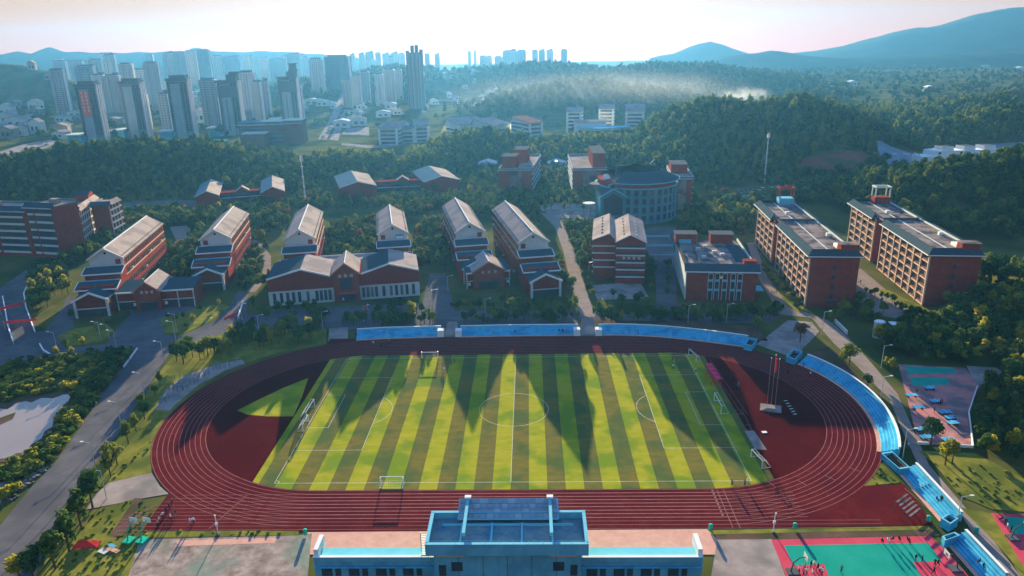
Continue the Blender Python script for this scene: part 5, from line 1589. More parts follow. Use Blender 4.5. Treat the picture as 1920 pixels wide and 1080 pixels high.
for x in (cxl + 1.2, cxr - 1.6):
    MB().box(x, x + .55, D0 + 1.2, c1 - .2, ZR + 1.75, ZR + 2.4).build('beam', M_lblue, cs)
    MB().box(x - .3, x + .85, c1 - 1.0, c1 - .2, ZR + 2.41, ZR + 2.7).build('floodlight', M_white, cs)
    MB().box(x + .05, x + .5, D1 - 1.4, D1 - .9, ZR - .58, ZR + 1.74).build('strut', M_dmetal, cs)
# wings
ZW = 5.2
for s, (pa, pb) in enumerate((((588, 1047), (800, 1047)), ((1098, 1047), (1318, 1047)))):
    xa, ya = spot(*pa, ZW); xb, _ = spot(*pb, ZW)
    d0 = ya - y0; d1 = spot(960, 1024, ZW)[1] - y0
    if s == 0: xb = xl + 1.19
    else: xa = xr - 1.19
    MB().box(xa, xb, d0, d1, 0, ZW - .6).build('wing_wall', M_bwall, gs)
    MB().box(xa, xb, d0 + .3, d1 - .01, ZW - .59, ZW - .25).build('terrace_floor', M_cyan, gs)
    MB().box(xa, xb, d0 - .25, d0 + .29, ZW - .59, ZW + .35).build('parapet', M_bwall, gs)
    MB().box(xa - .02, xb + .02, d0 - .3, d0 + .33, ZW + .353, ZW + .45).build('coping', M_white, gs)
    ex = xa if s == 0 else xb - .8
    MB().box(ex, ex + .8, d0 + .34, d1 + 1.4, ZW - .58, ZW + 1.6).build('end_wall', M_white, gs)
    MB().box(xa, xb, d0 - .5, d0 - .26, ZW - 1.8, ZW - 1.5).build('ledge', M_blue, gs)
    n = 8
    for k in range(n):
        xw = xa + 1.2 + (xb - xa - 2.4) * k / n
        MB().box(xw, xw + 1.9 - .9 * (k % 2), d0 - .1, d0 - .003, ZW - 3.7, ZW - 2.0).build('window', M_glass, gs)
for x, w_ in ((xl + 4.2, 1.9), (xr - 6.0, 1.9), (xl + 2.0, 1.2), (xr - 3.0, 1.2)):
    MB().box(x, x + w_, D0 + 1.09, D0 + 1.197, 4.6 if w_ > 1.5 else 3.6, 6.4 if w_ > 1.5 else 5.8).build('window', M_glass, gs)
for x in (xl + 1.6, xr - 6.5):
    MB().box(x, x + 4.8, D0 + 1.0, D0 + 1.196, 7.6, 8.1).build('painted_lit_opening', M_beige, gs)  # solid bar, the light of the opening is put into its beige colour
for k in range(1, 6):
    xj = xl + 1.2 + (xr - xl - 2.4) * k / 6
    MB().box(xj - .04, xj + .04, D0 + 1.15, D0 + 1.198, 0, ZR - 1.5).build('wall_joint', M_dmetal, gs)
for x in np.linspace(xl + .25, xr - .25, 12):
    MB().tube((float(x), D0 + .25, ZR + .98), (float(x), D0 + .25, ZR + 1.5), .03, n=4).build('rail_post', M_metal, gs)
MB().tube((xl + .25, D0 + .25, ZR + 1.5), (xr - .25, D0 + .25, ZR + 1.5), .03, n=4).build('handrail', M_metal, gs)
tr = MB()
for k in range(14): tr.box(xl - 1.4, xl - .3, 0 + d0 + .9, d0 + 1.0, ZW - .2 + k * .34, ZW - .12 + k * .34)
for x in (xl - 1.45, xl - .25): tr.box(x - .06, x + .06, d0 + .88, d0 + 1.02, ZW - .24, ZW + 4.8)
tr.build('ladder', M_metal, gs)


# ------------------------------------------------------------------ small sports things
def goal(px, rz, wd, h, dp, label):
    x, y = spot(*px)
    root = empty('goal', (x, y, .06), rz)
    tag(root, label, 'goal', 'football goals')
    r_ = .09
    for s in (-1, 1):
        MB().tube((s * wd / 2, 0, 0), (s * wd / 2, 0, h), r_).build('post', M_white, root)
        MB().tube((s * wd / 2, 0, h), (s * wd / 2, dp * .4, h), .06).build('stay', M_metal, root)
        MB().tube((s * wd / 2, dp * .4, h), (s * wd / 2, dp, 0.05), .06).build('stay', M_metal, root)
        MB().tube((s * wd / 2, 0, .05), (s * wd / 2, dp, .05), .05).build('ground_bar', M_metal, root)
    MB().tube((-wd / 2, 0, h), (wd / 2, 0, h), r_).build('crossbar', M_white, root)
    MB().tube((-wd / 2, dp, .05), (wd / 2, dp, .05), .06).build('ground_bar', M_dmetal, root)
    nm = MB()
    for k in range(1, 12):
        xx = -wd / 2 + wd * k / 12
        nm.tube((xx, dp * .4, h), (xx, dp, .05), .012, n=3)
    for k in range(1, 6):
        f = k / 6
        nm.tube((-wd / 2, dp * .4 + dp * .6 * f, h * (1 - f)), (wd / 2, dp * .4 + dp * .6 * f, h * (1 - f)), .012, n=3)
    nm.build('net', M_metal, root)['kind'] = 'stuff'


goal((583, 776), R(90), 7.3, 2.4, 2.0, 'full size goal at the left end of the pitch')
goal((1345, 764), R(-90), 7.3, 2.4, 2.0, 'full size goal at the right end of the pitch')
goal((736, 909), R(180), 5.0, 2.0, 1.8, 'training goal on the near touchline')
goal((806, 672), R(0), 5.0, 2.0, 1.6, 'training goal on the far touchline')
goal((1418, 868), R(-78), 5.0, 2.0, 2.2, 'loose goal beside the sand pit')
goal((574, 800), R(90), 5.0, 2.0, 1.6, 'second goal behind the left end line')
goal((1298, 672), R(-76), 5.0, 2.0, 1.6, 'training goal by the far right corner')

fp = empty('flag_stand', (*spot(1445, 766), .05), R(-18))
tag(fp, 'white stepped flag stand with three tall poles on the infield', 'flagpole')
for k in range(4):
    MB().box(-2.6 + k * .5, 2.6 - k * .5, -2.0 + k * .3, 2.0 - k * .3, k * .14 + .002, k * .14 + .14).build('step', M_conc, fp)
for s in (-1, 0, 1):
    MB().tube((s * 1.0, 0, .5), (s * 1.0, 0, 14.0 + (s == 0)), .035, .025).build('pole', M_metal, fp)
    MB().tube((s * 1.0, 0, 14.0 + (s == 0)), (s * 1.0, 0, 14.3 + (s == 0)), .14).build('finial', M_white, fp)
fl = MB(); fl.box(.06, .5, -.15, .15, 11.0, 14.2); fl.box(.06, .42, -.35, .3, 10.4, 12.2)
fl.build('flag', M_redcloth, fp)
for k in range(6):
    x, y = spot(1473 + 3.5 * k, 752 + 5 * k)
    tag(MB().box(-.5, .5, -.12, .12, 0, .1).build('marker_plate', M_wwall, None, (x, y, .05), .3), 'small pale marker plate on the infield, %s from the top of its row' % ordn(k), 'plate', 'row of marker plates on the infield')
for k in range(4):
    x, y = spot(1323 + 5 * k, 702 + 8 * k)
    o = empty('team_shelter', (x, y, .06), R(-82), 1.5)
    tag(o, 'crimson folding team shelter by the right goal line, %s from the far end' % ordn(k), 'shelter', 'crimson shelters by the right goal line')
    for s in (-.6, .6):
        MB().tube((s, -.2, 0), (s, .2, 1.8), .05).build('upright', M_redcloth, o)
        MB().tube((s, .2, 1.8), (s, 1.3, 1.9), .05).build('rafter', M_redcloth, o)
        MB().tube((s, .9, 0), (s, 1.3, 1.9), .04).build('brace', M_redcloth, o)
    MB().box(-.65, .65, .05, 1.2, 1.92, 1.98).build('hood', mat('crimson', (.6, .03, .12), (.66, .05, .15), .5) if k == 0 else MATS['crimson'], o)
tag(MB().box(-.6, .6, -.45, .45, .05, .12).build('white_board', M_white, None, (*spot(1433, 811), .06), .1), 'white board lying beside the sand pit', 'board')
bl = empty('portable_bleacher', (*spot(1716, 966), .04), R(38))
tag(bl, 'small portable bleacher of pale planks beside the straight stand', 'bleacher')
for k in range(5):
    MB().box(-2.2, 2.2, k * .7, k * .7 + .4, .5 + k * .45, .58 + k * .45).build('plank', M_flat, bl)
for s in (-2, 0, 2):
    MB().tube((s, 0, .0), (s, 3.4, 2.4), .06).build('leg', M_dmetal, bl)
    MB().tube((s, 3.2, 0), (s, 3.2, 2.4), .06).build('leg', M_dmetal, bl)


def hoop(px, rz, m, label, group, h=3.9):
    x, y = spot(*px)
    o = empty('basketball_hoop', (x, y, .04), rz)
    tag(o, label, 'hoop', group)
    MB().box(-.9, .9, -1.1, .9, 0, .35).build('base', m, o)
    MB().tube((0, -.4, .35), (0, -.1, 2.2), .14, .12).build('post', m, o)
    MB().tube((0, -.1, 2.2), (0, .9, 3.2), .12, .1).build('arm', m, o)
    MB().tube((0, .9, 3.2), (0, 1.9, 3.3), .09).build('arm', m, o)
    b = MB().box(-.9, .9, 1.9, 1.96, 2.9, 3.95).build('backboard', M_white, o)
    MB().box(-.3, .3, 1.961, 1.98, 3.1, 3.5).build('target_square', M_dmetal, b)
    rg = MB()
    for k in range(10):
        a, c = 2 * math.pi * k / 10, 2 * math.pi * (k + 1) / 10
        rg.tube((.23 * math.cos(a), 2.25 + .23 * math.sin(a), 3.05), (.23 * math.cos(c), 2.25 + .23 * math.sin(c), 3.05), .02, n=4)
    rg.build('rim', M_redcloth, o)


hoop((243, 1014), R(-12), M_greenp, 'left of the two green basketball hoops on the grass', 'green hoops')
hoop((268, 1014), R(-12), M_greenp, 'right of the two green basketball hoops on the grass', 'green hoops')
hoop((1487, 1074), R(-90), M_dmetal, 'dark basketball hoop at the left end of the red court', 'dark hoops')
hoop((1790, 1068), R(90), M_dmetal, 'dark basketball hoop at the right end of the red court', 'dark hoops')
hoop((1900, 1010), R(-90), M_dmetal, 'dark basketball hoop on the corner court', 'dark hoops')
TT = [(1743, 731), (1709, 745), (1754, 756), (1721, 768), (1772, 777), (1783, 787), (1786, 797), (1728, 809), (1736, 824), (1777, 828)]
tt0 = None
for i, p in enumerate(TT):
    o = empty('table_tennis_table', (*spot(*p), .04), R(6))
    tag(o, 'blue table tennis table on the pink yard, %s from the far end' % ordn(i), 'table', 'blue table tennis tables')
    MB().box(-1.45, 1.45, -.8, .8, .72, .8).build('table_top', M_blue, o)
    MB().box(-.03, .03, -.9, .9, .803, .97).build('net', M_white, o)
    for sx in (-1, 1):
        MB().box(sx * 1.0 - .1, sx * 1.0 + .1, -.5, .5, 0, .718).build('leg', M_dmetal, o)
wl = empty('yard_wall', (0, 0, 0))
tag(wl, 'low white wall along the right and near sides of the table tennis yard', 'wall')
for a, b in (((1832, 727), (1816, 775)), ((1816, 775), (1824, 840)), ((1824, 840), (1768, 836)), ((1742, 834), (1720, 833))):
    A, B_ = spot(*a), spot(*b)
    l = math.hypot(B_[0] - A[0], B_[1] - A[1])
    MB().box(.0, l, -.12, .12, 0, .7).build('wall_run', M_white, wl, (A[0], A[1], 0), math.atan2(B_[1] - A[1], B_[0] - A[0]))

patch('plaza', 'pale paved exercise area beside the left bend', [(290, 768), (312, 730), (345, 705), (400, 685), (455, 674), (459, 682), (420, 696), (372, 722), (332, 756), (318, 770)], 0.032, M_conc)
for i, p in enumerate([(306, 757), (311, 748), (322, 735), (331, 722), (338, 733), (348, 730), (333, 712), (361, 719), (368, 718), (379, 706), (388, 705), (404, 692), (410, 692), (416, 691), (427, 690), (446, 680)]):
    o = empty('exercise_bars', (*spot(*p), .04), .5 + .3 * (i % 3))
    tag(o, 'outdoor exercise bars on the pale strip, %s from the near end' % ordn(i), 'exercise bars', 'exercise bars beside the left bend')
    for s in (-.7, .7): MB().tube((s, 0, 0), (s, 0, 2.1 - .6 * (i % 2)), .07).build('post', M_dmetal, o)
    MB().tube((-.7, 0, 2.0 - .6 * (i % 2)), (.7, 0, 2.0 - .6 * (i % 2)), .05).build('bar', M_bwall, o)


def street_lamp(px, h, rz, label, arm=1.8, group='street lamps'):
    x, y = spot(*px)
    o = empty('street_lamp', (x, y, 0), rz)
    tag(o, label, 'lamp post', group)
    MB().tube((0, 0, 0), (0, 0, h), .11, .07).build('pole', M_metal, o)
    MB().tube((0, 0, h - .1), (arm, 0, h + .25), .05).build('arm', M_metal, o)
    MB().box(arm - .3, arm + .45, -.17, .17, h + .2, h + .34).build('lamp_head', M_white, o)


lamps = [((200, 935), 7), ((180, 880), 7), ((228, 800), 7), ((271, 742), 7), ((308, 680), 7), ((330, 640), 7), ((219, 655), 6.5), ((190, 638), 6.5), ((205, 635), 5), ((107, 655), 6), ((332, 622), 6.5), ((391, 628), 6), ((450, 598), 6.5), ((486, 622), 6), ((454, 600), 6),
         ((606, 618), 6.5), ((683, 603), 6), ((811, 575), 6.5), ((840, 545), 6), ((910, 590), 6), ((1104, 520), 6.5), ((1290, 606), 6.5), ((1362, 604), 6.5), ((1541, 628), 8), ((1650, 755), 7.5), ((1652, 690), 7), ((1692, 860), 7.5), ((1794, 980), 6), ((1835, 580), 6), ((1645, 590), 6)]
for i, (p, h) in enumerate(sorted(lamps)):
    street_lamp(p, h, R(180) if p[0] < 350 else R(0), 'slim street lamp, %s from the left edge of the campus' % ordn(i))
for i, p in enumerate([(409, 1001), (1450, 998)]):
    o = empty('track_mast', (*spot(*p), 0), 0)
    tag(o, 'white camera mast at the %s end of the near straight' % ('left', 'right')[i], 'mast', 'camera masts on the near straight')
    MB().tube((0, 0, 0), (0, 0, 4.4), .09).build('pole', M_white, o)
    MB().box(-.3, .3, -.3, .3, 0.02, .25).build('base', M_conc, o)
    MB().box(-.22, .22, -.18, .18, 2.0, 2.6).build('control_box', M_white, o)
    MB().tube((0, -.1, 4.4), (.1, -.35, 4.5), .16).build('camera_head', M_white, o)


def tall_mast(px, top, label):
    x, y = spot(*px)
    z0 = float(height(x, y))
    H_ = deep(px[0], top, y)[2]
    o = empty('tall_mast', (x, y, z0), 0)
    tag(o, label, 'mast')
    n = 5
    for k in range(n):
        MB().tube((0, 0, H_ * k / n + .002), (0, 0, H_ * (k + 1) / n), .55 - .06 * k, .52 - .06 * k, 8).build('section', M_white if k % 2 == 0 or k > 2 else M_wwall, o)
        MB().tube((0, 0, H_ * (k + 1) / n - .3), (0, 0, H_ * (k + 1) / n), .8, n=8).build('collar', M_metal, o)
    for a in range(3):
        t = R(120 * a)
        MB().box(math.cos(t) * .9 - .2, math.cos(t) * .9 + .2, math.sin(t) * .9 - .2, math.sin(t) * .9 + .2, H_ - 3.2, H_ - .8).build('antenna', M_white, o)


tall_mast((574, 386), 293, 'tall white telecom mast behind the third classroom block')
tall_mast((1433, 344), 250, 'tall white telecom mast at the foot of the right hill')


def pylon(px, top, Y, label):
    x, y, zt = deep(px[0], top, Y)
    z0 = float(height(x, y))
    H_ = zt - z0
    o = empty('power_pylon', (x, y, z0), .3)
    tag(o, label, 'pylon', 'lattice power pylons on the right hills')
    b, t = H_ * .13, H_ * .02
    for sx in (-1, 1):
        for sy in (-1, 1):
            MB().tube((sx * b, sy * b, 0), (sx * t, sy * t, H_), .18, .1, 4).build('leg', M_dmetal, o)
    m = MB()
    for k in range(7):
        f0, f1 = k / 7, (k + 1) / 7
        r0, r1 = b + (t - b) * f0, b + (t - b) * f1
        for s in (-1, 1):
            m.tube((-r0, s * r0, H_ * f0), (r1, s * r1, H_ * f1), .09, n=3)
            m.tube((r0, s * r0, H_ * f0), (-r1, s * r1, H_ * f1), .09, n=3)
            m.tube((s * r0, -r0, H_ * f0), (s * r1, r1, H_ * f1), .09, n=3)
    m.build('lattice', M_dmetal, o)['kind'] = 'stuff'
    for k in (.7, .82, .94):
        MB().tube((-H_ * .17, 0, H_ * k), (H_ * .17, 0, H_ * k), .12, n=4).build('cross_arm', M_dmetal, o)


pylon((1914, 0), 245, 470, 'lattice pylon at the right edge above the cutting')
pylon((1849, 0), 130, 690, 'lattice pylon on the wooded ridge, left of the edge')
pylon((1912, 0), 133, 700, 'lattice pylon on the wooded ridge at the right edge')
pylon((1778, 0), 142, 900, 'small lattice pylon beyond the wooded ridge')
pylon((1822, 0), 148, 950, 'smallest lattice pylon beyond the wooded ridge')

wt = empty('water_tank', (*spot(1646, 632), 0), 0)
tag(wt, 'grey cylindrical water tank with pale lid beside the dormitory lane', 'tank')
MB().tube((0, 0, 0), (0, 0, 5.2), 1.7, n=16).build('shell', M_metal, wt)
MB().tube((0, 0, 5.21), (0, 0, 5.5), 1.8, 1.5, n=16).build('lid', M_white, wt)
ct = empty('cooling_unit', (*spot(1684, 630), 0), R(-4))
tag(ct, 'boxy plant unit with pale top next to the water tank', 'plant')
MB().box(-3, 3, -1.4, 1.4, 0, 4.2).build('casing', M_dmetal, ct)
MB().box(-3.1, 3.1, -1.5, 1.5, 4.21, 4.4).build('top_plate', M_white, ct)
for k in range(5): MB().box(-2.9 + k * 1.2, -1.9 + k * 1.2, -1.5, -1.403, .4, 3.8).build('louvre', M_metal, ct)


def bar_between(name, label, cat, a, b, z0, z1, th, m, group=None):
    A, B_ = spot(*a), spot(*b)
    l = math.hypot(B_[0] - A[0], B_[1] - A[1])
    return A, B_, l, math.atan2(B_[1] - A[1], B_[0] - A[0])


for lb_, a, b in (('upper red banner stretched across the left gate road', (3, 592), (48, 580)), ('lower red banner stretched across the left gate road', (10, 618), (72, 612)),
                  ('red banner across the lane below the second block', (422, 612), (446, 600)), ('red banner by the wide hall forecourt', (683, 600), (690, 583))):
    A, B_, l, ang = bar_between('', '', '', a, b, 0, 0, 0, None)
    o = empty('banner', (A[0], A[1], 0), ang)
    tag(o, lb_, 'banner', 'red banners')
    MB().box(0, l, -.04, .04, 2.2, 3.1).build('cloth', M_redcloth, o)
    for x in (0, l): MB().tube((x, 0, 0), (x, 0, 3.3), .06).build('post', M_metal, o)
for lb_, pts, h in (('white curved gate wall at the left edge', [(6, 560), (10, 580), (16, 615), (26, 646)], 1.2), ('white kerb wall along the hedge', [(52, 537), (45, 552), (50, 580), (66, 624)], .6),
                    ('short white curved wall on the forecourt island', [(75, 648), (82, 660), (95, 668)], .8), ('low pale wall along the left road', [(232, 690), (258, 655)], .5),
                    ('white railing beside the lane below the second block', [(447, 598), (456, 570)], .9), ('low white wall beside the lane in front of the tank', [(1565, 605), (1588, 628)], 1.3),
                    ('pale wall behind the low hall', [(1325, 414), (1345, 410), (1372, 412), (1385, 418)], 1.6)):
    w_ = [spot(*p) for p in pts]
    m = MB(); strip(m, offset(w_, -.15, 1), offset(w_, .15, 1), 0, h)
    root = empty('low_wall'); tag(root, lb_, 'wall', 'low white walls')
    m.build('wall_body', M_wwall, root)
    m = MB(); strip(m, offset(w_, -.2, 1), offset(w_, .2, 1), h + .003, h + .1)
    m.build('coping', M_white, root)
rb = MB()
for i in range(70):
    t = rnd.random(); px_ = 15 + 85 * t + rnd.uniform(-6, 6); py_ = 935 - 72 * t + rnd.uniform(-6, 6)
    x, y = spot(px_, py_); s = rnd.uniform(.12, .5)
    rb.box(x - s, x + s, y - s * .6, y + s * .6, 0, s * rnd.uniform(.4, 1))
tag(rb.build('rubbish', M_flat), 'strip of pale rubbish dumped along the left road', 'rubbish', None, 'stuff')
cn = empty('collapsed_canopy', (*spot(163, 1024), 0), R(10))
tag(cn, 'red collapsed canopy lying on the grass by the hoops', 'canopy')
MB().add([(-2.6, -.6, .1), (2.2, -.9, .1), (2.4, .9, .2), (-1.8, .8, .9), (0.2, 0, 1.3)], [(0, 1, 4), (1, 2, 4), (2, 3, 4), (3, 0, 4), (3, 2, 1, 0)]).build('cloth', M_redcloth, cn)
MB().tube((-2.6, -.6, .12), (2.4, .9, .25), .06).build('frame', M_dmetal, cn)
for lb_, p, cs_ in (('larger stack of coloured boards on the grass', (201, 1030), (M_wwall, M_pink, M_bwall)), ('smaller tan board on the grass', (224, 1028), (M_pink,))):
    o = empty('boards', (*spot(*p), 0), R(-25)); tag(o, lb_, 'boards')
    for k, c in enumerate(cs_): MB().box(-1.0, 1.0, -1.4 + k * .95, -.5 + k * .95, .1, .2).build('board', c, o)
for i, p in enumerate([(1490, 992), (1740, 978), (1332, 994), (573, 1003), (1830, 1000)]):
    o = empty('litter_bin', (*spot(*p), .03), 0); tag(o, 'green litter bin by the near straight, %s from the right' % ordn([1, 0, 2, 3, 4][i] if i < 4 else 4), 'bin', 'green bins') if i < 4 else tag(o, 'green litter bin below the stair passage', 'bin', 'green bins')
    MB().tube((0, 0, .2), (0, 0, 1.2), .4, .36, 10).build('drum', M_greenp, o)
    MB().tube((0, 0, 1.21), (0, 0, 1.35), .42, .1, 10).build('lid', M_greenp, o)


# ------------------------------------------------------------------ cars
def car_proto(m, loc, rz, label, group):
    o = empty('car', loc, rz)
    tag(o, label, 'car', group)
    MB().xprism([(-2.2, .3), (2.2, .3), (2.25, .75), (1.2, .95), (-1.9, .98), (-2.25, .8)], -.88, .88).build('body', m, o)
    MB().xprism([(1.1, .96), (.4, 1.45), (-1.2, 1.48), (-1.85, .99)], -.76, .76).build('cabin', M_glass, o)
    for x in (-1.35, 1.4):
        for s in (-1, 1): MB().tube((x, s * .72, .32), (x, s * .93, .32), .32, n=8).build('wheel', M_dark, o)
    return o


CARM = [M_white, M_metal, M_dmetal, M_wwall, mat('car_blue', (.05, .09, .2), (.06, .1, .22), .5, .3, .3)]
protos = {}


def car(px, rz, i, label, group, z=None):
    x, y = spot(*px)
    loc = (x, y, (float(height(x, y)) + float(far_bumps(x, y)) + .25) if z is None else z)
    k = i % len(CARM)
    if k not in protos:
        protos[k] = car_proto(CARM[k], loc, rz, label, group)
    else:
        c = copy_tree(protos[k]); c.location = loc; c.rotation_euler = (0, 0, rz); tag(c, label, 'car', group)


cp = [(1385 + 9.5 * (i % 5) + 3 * (i // 5), 357 + 6 * (i // 5)) for i in range(15)] + [(1430, 353), (1446, 352), (1458, 352), (1475, 352), (1500, 352), (1340, 352), (1362, 362), (1369, 370)]
for i, p in enumerate(sorted(cp)):
    car(p, R(80 + (i % 3) * 6), i * 3 + i // 4, 'car in the car park beyond the dormitories, %s from the left' % ordn(i), 'parked cars beyond the dormitories', .03)
car((256, 388), 0.1, 0, 'white car alone on the grey lot behind the blocks', None, .03)
tf = []
for i in range(26):
    t = rnd.random()
    tf.append((606 + 42 * t ** .9 + rnd.uniform(-3, 3) + (14 if i % 2 else 0), 260 - 62 * t))
for i, p in enumerate(sorted(tf)):
    car(p, R(65), i * 2 + 1, 'car on the main city road, %s from the left' % ordn(i), 'cars on the main city road')
for i, p in enumerate([(30, 288), (52, 281), (80, 270), (88, 272), (62, 278)]):
    car(p, R(20), i * 3, 'car on the pale road at the left edge, %s of five' % ordn(i), 'cars on the road at the left edge')

# ------------------------------------------------------------------ people
SK = mat('skin', (.42, .26, .19), (.46, .29, .21), 2, .6)
HAIR = mat('hair', (.012, .01, .01), (.02, .016, .015), 2, .6)
CL = [mat('cloth_black', (.015, .016, .02), (.02, .02, .025), 2), mat('cloth_white', (.6, .6, .6), (.66, .66, .66), 2), mat('cloth_navy', (.02, .03, .08), (.03, .04, .1), 2), mat('cloth_grey', (.16, .17, .18), (.2, .2, .21), 2),
      mat('cloth_red', (.4, .05, .05), (.45, .06, .06), 2), mat('cloth_blue', (.05, .12, .4), (.07, .15, .45), 2)]


def body_mesh(pose):
    if pose == 'sit':
        J = {'pel': (0, 0, .55), 'chest': (0, .02, .95), 'neck': (0, 0, 1.12), 'head': (0, -.03, 1.24), 'top': (0, -.02, 1.38),
             'lk': (-.14, -.45, .55), 'la': (-.14, -.42, .1), 'lt': (-.14, -.58, .05), 'rk': (.14, -.45, .55), 'ra': (.14, -.42, .1), 'rt': (.14, -.58, .05),
             'ls': (-.2, 0, 1.05), 'le': (-.26, -.1, .8), 'lh': (-.16, -.33, .66), 'rs': (.2, 0, 1.05), 're': (.26, -.1, .8), 'rh': (.16, -.33, .66)}
    else:
        w_ = .26 if pose == 'walk' else .03
        J = {'pel': (0, 0, .95), 'chest': (0, .02, 1.3), 'neck': (0, 0, 1.48), 'head': (0, -.03, 1.6), 'top': (0, -.02, 1.74),
             'lk': (-.11, -w_, .5), 'la': (-.11, -w_ * .6, .09), 'lt': (-.11, -w_ * .6 - .17, .04), 'rk': (.11, w_ * .4, .5), 'ra': (.11, w_ * 1.4, .09), 'rt': (.11, w_ * 1.4 - .17, .04),
             'ls': (-.2, 0, 1.41), 'le': (-.26, w_ * .8, 1.12), 'lh': (-.25, w_ * .4 - .12, .88), 'rs': (.2, 0, 1.41), 're': (.26, -w_ * .6, 1.12), 'rh': (.25, -w_ - .12, .9)}
    names = list(J)
    E_ = [('pel', 'chest'), ('chest', 'neck'), ('neck', 'head'), ('head', 'top'), ('pel', 'lk'), ('lk', 'la'), ('la', 'lt'), ('pel', 'rk'), ('rk', 'ra'), ('ra', 'rt'), ('chest', 'ls'), ('ls', 'le'), ('le', 'lh'), ('chest', 'rs'), ('rs', 're'), ('re', 'rh')]
    rad = dict(pel=.15, chest=.16, neck=.06, head=.105, top=.08, lk=.075, la=.05, lt=.04, rk=.075, ra=.05, rt=.04, ls=.07, le=.05, lh=.035, rs=.07, re=.05, rh=.035)
    me = bpy.data.meshes.new('skel')
    me.from_pydata([J[n] for n in names], [(names.index(a), names.index(b)) for a, b in E_], [])
    ob = bpy.data.objects.new('skel', me)
    col.objects.link(ob)
    md = ob.modifiers.new('s', 'SKIN')
    for i, n in enumerate(names):
        me.skin_vertices[0].data[i].radius = (rad[n], rad[n] * .85)
    me.skin_vertices[0].data[0].use_root = True
    sb = ob.modifiers.new('ss', 'SUBSURF'); sb.levels = 1; sb.render_levels = 1
    dg = bpy.context.evaluated_depsgraph_get()
    out = bpy.data.meshes.new_from_object(ob.evaluated_get(dg))
    bpy.data.objects.remove(ob)
    return out


POSES = {p: body_mesh(p) for p in ('stand', 'walk', 'sit')}


def person_mesh(pose, top, leg):
    key = (pose, top, leg)
    if key in POSES: return POSES[key]
    me = POSES[pose].copy()
    me.materials.clear()
    for m in (CL[leg], CL[top], SK, HAIR): me.materials.append(m)
    zh = .55 if pose == 'sit' else .95
    zs = 1.14 if pose == 'sit' else 1.5
    for p in me.polygons:
        c = p.center
        arm = abs(c.x) > .21
        if c.z > zs + .11: p.material_index = 3
        elif c.z > zs: p.material_index = 2 if c.y < .02 else 3
        elif c.z > zh: p.material_index = 1
        elif arm: p.material_index = 2
        else: p.material_index = 0
    me.shade_smooth()
    POSES[key] = me
    return me


def people(lst, where, group, poses=('stand', 'walk'), z=0.04):
    for i, p in enumerate(sorted(lst)):
        pose = rnd.choice(poses)
        x, y = spot(*p, z)
        o = link('person', person_mesh(pose, rnd.choice((0, 0, 1, 2, 3, 4, 1)), rnd.choice((0, 0, 2, 3))), None, (x, y, z), rnd.uniform(0, 6.28))
        tag(o, 'person %s, %s from the left' % (where, ordn(i)), 'person', group)


people([(1653, 1020), (1664, 1017), (1674, 1016), (1685, 1016), (1700, 1016), (1703, 1019)], 'on the upper edge of the red court', 'people on the red court edge', ('stand', 'sit'))
people([(1498, 1074), (1508, 1070), (1520, 1065), (1526, 1064), (1533, 1070), (1537, 1075), (1512, 1078), (1523, 1080), (1506, 1082), (1541, 1078)], 'under the left hoop of the red court', 'people under the left hoop')
people([(1577, 1074)], 'alone in the middle of the green court', None)
people([(1716, 1053), (1728, 1055), (1752, 1062), (1758, 1062), (1750, 1077)], 'near the right hoop of the red court', 'people near the right hoop')
people([(323, 945), (318, 955), (312, 962), (306, 972), (300, 980), (296, 988), (326, 958), (330, 968), (321, 975)], 'gathered at the left end of the near straight', 'people at the left start')
people([(357, 983), (363, 982)], 'running on the near straight', None, ('walk',))
people([(1372, 912), (1396, 911)], 'walking at the near right corner of the pitch', None, ('walk',))
people([(700, 648), (715, 651), (722, 652), (730, 645), (812, 650), (882, 650)], 'walking on the far straight', 'people on the far straight', ('walk',))
people([(830, 690), (833, 697), (846, 684), (852, 682)], 'on the far side of the pitch', 'people on the far pitch')
people([(1262, 692), (1260, 678), (1304, 698)], 'on the shaded right half of the pitch', 'people on the right pitch')
people([(925, 626), (965, 625), (1048, 623), (1055, 623), (1062, 623), (1195, 626)], 'sitting on the far blue stands', 'people on the far stands', ('sit',), 1.0)
people([(1477, 703), (1519, 706), (1506, 688)], 'by the right bend of the track', None, ('walk', 'stand'))
people([(1372, 712), (1384, 726), (1380, 732)], 'on the dark red infield', None)
people([(1702, 840)], 'walking alone on the lane beside the curved stand', None, ('walk',))
people([(1718, 740), (1751, 774), (1790, 787), (1766, 759), (1763, 758)], 'playing on the table tennis yard', 'people on the table tennis yard')
people([(1447, 552), (1451, 553), (1455, 552)], 'walking on the lane beside the left dormitory', None, ('walk',))
people([(1609, 531), (1613, 532)], 'walking between the dormitories', None, ('walk',))
people([(1755, 940), (1763, 938), (1766, 940)], 'sitting on the straight stand', None, ('sit',), 1.6)
people([(1836, 1058), (1843, 1066)], 'sitting on the lowest stand', None, ('sit',), 1.6)
people([(668, 632), (672, 630)], 'at the left end of the far stand', None)
people([(1878, 978), (1884, 985), (1888, 993), (1895, 998)], 'on the edge of the corner court', 'people on the corner court', ('sit', 'stand'))

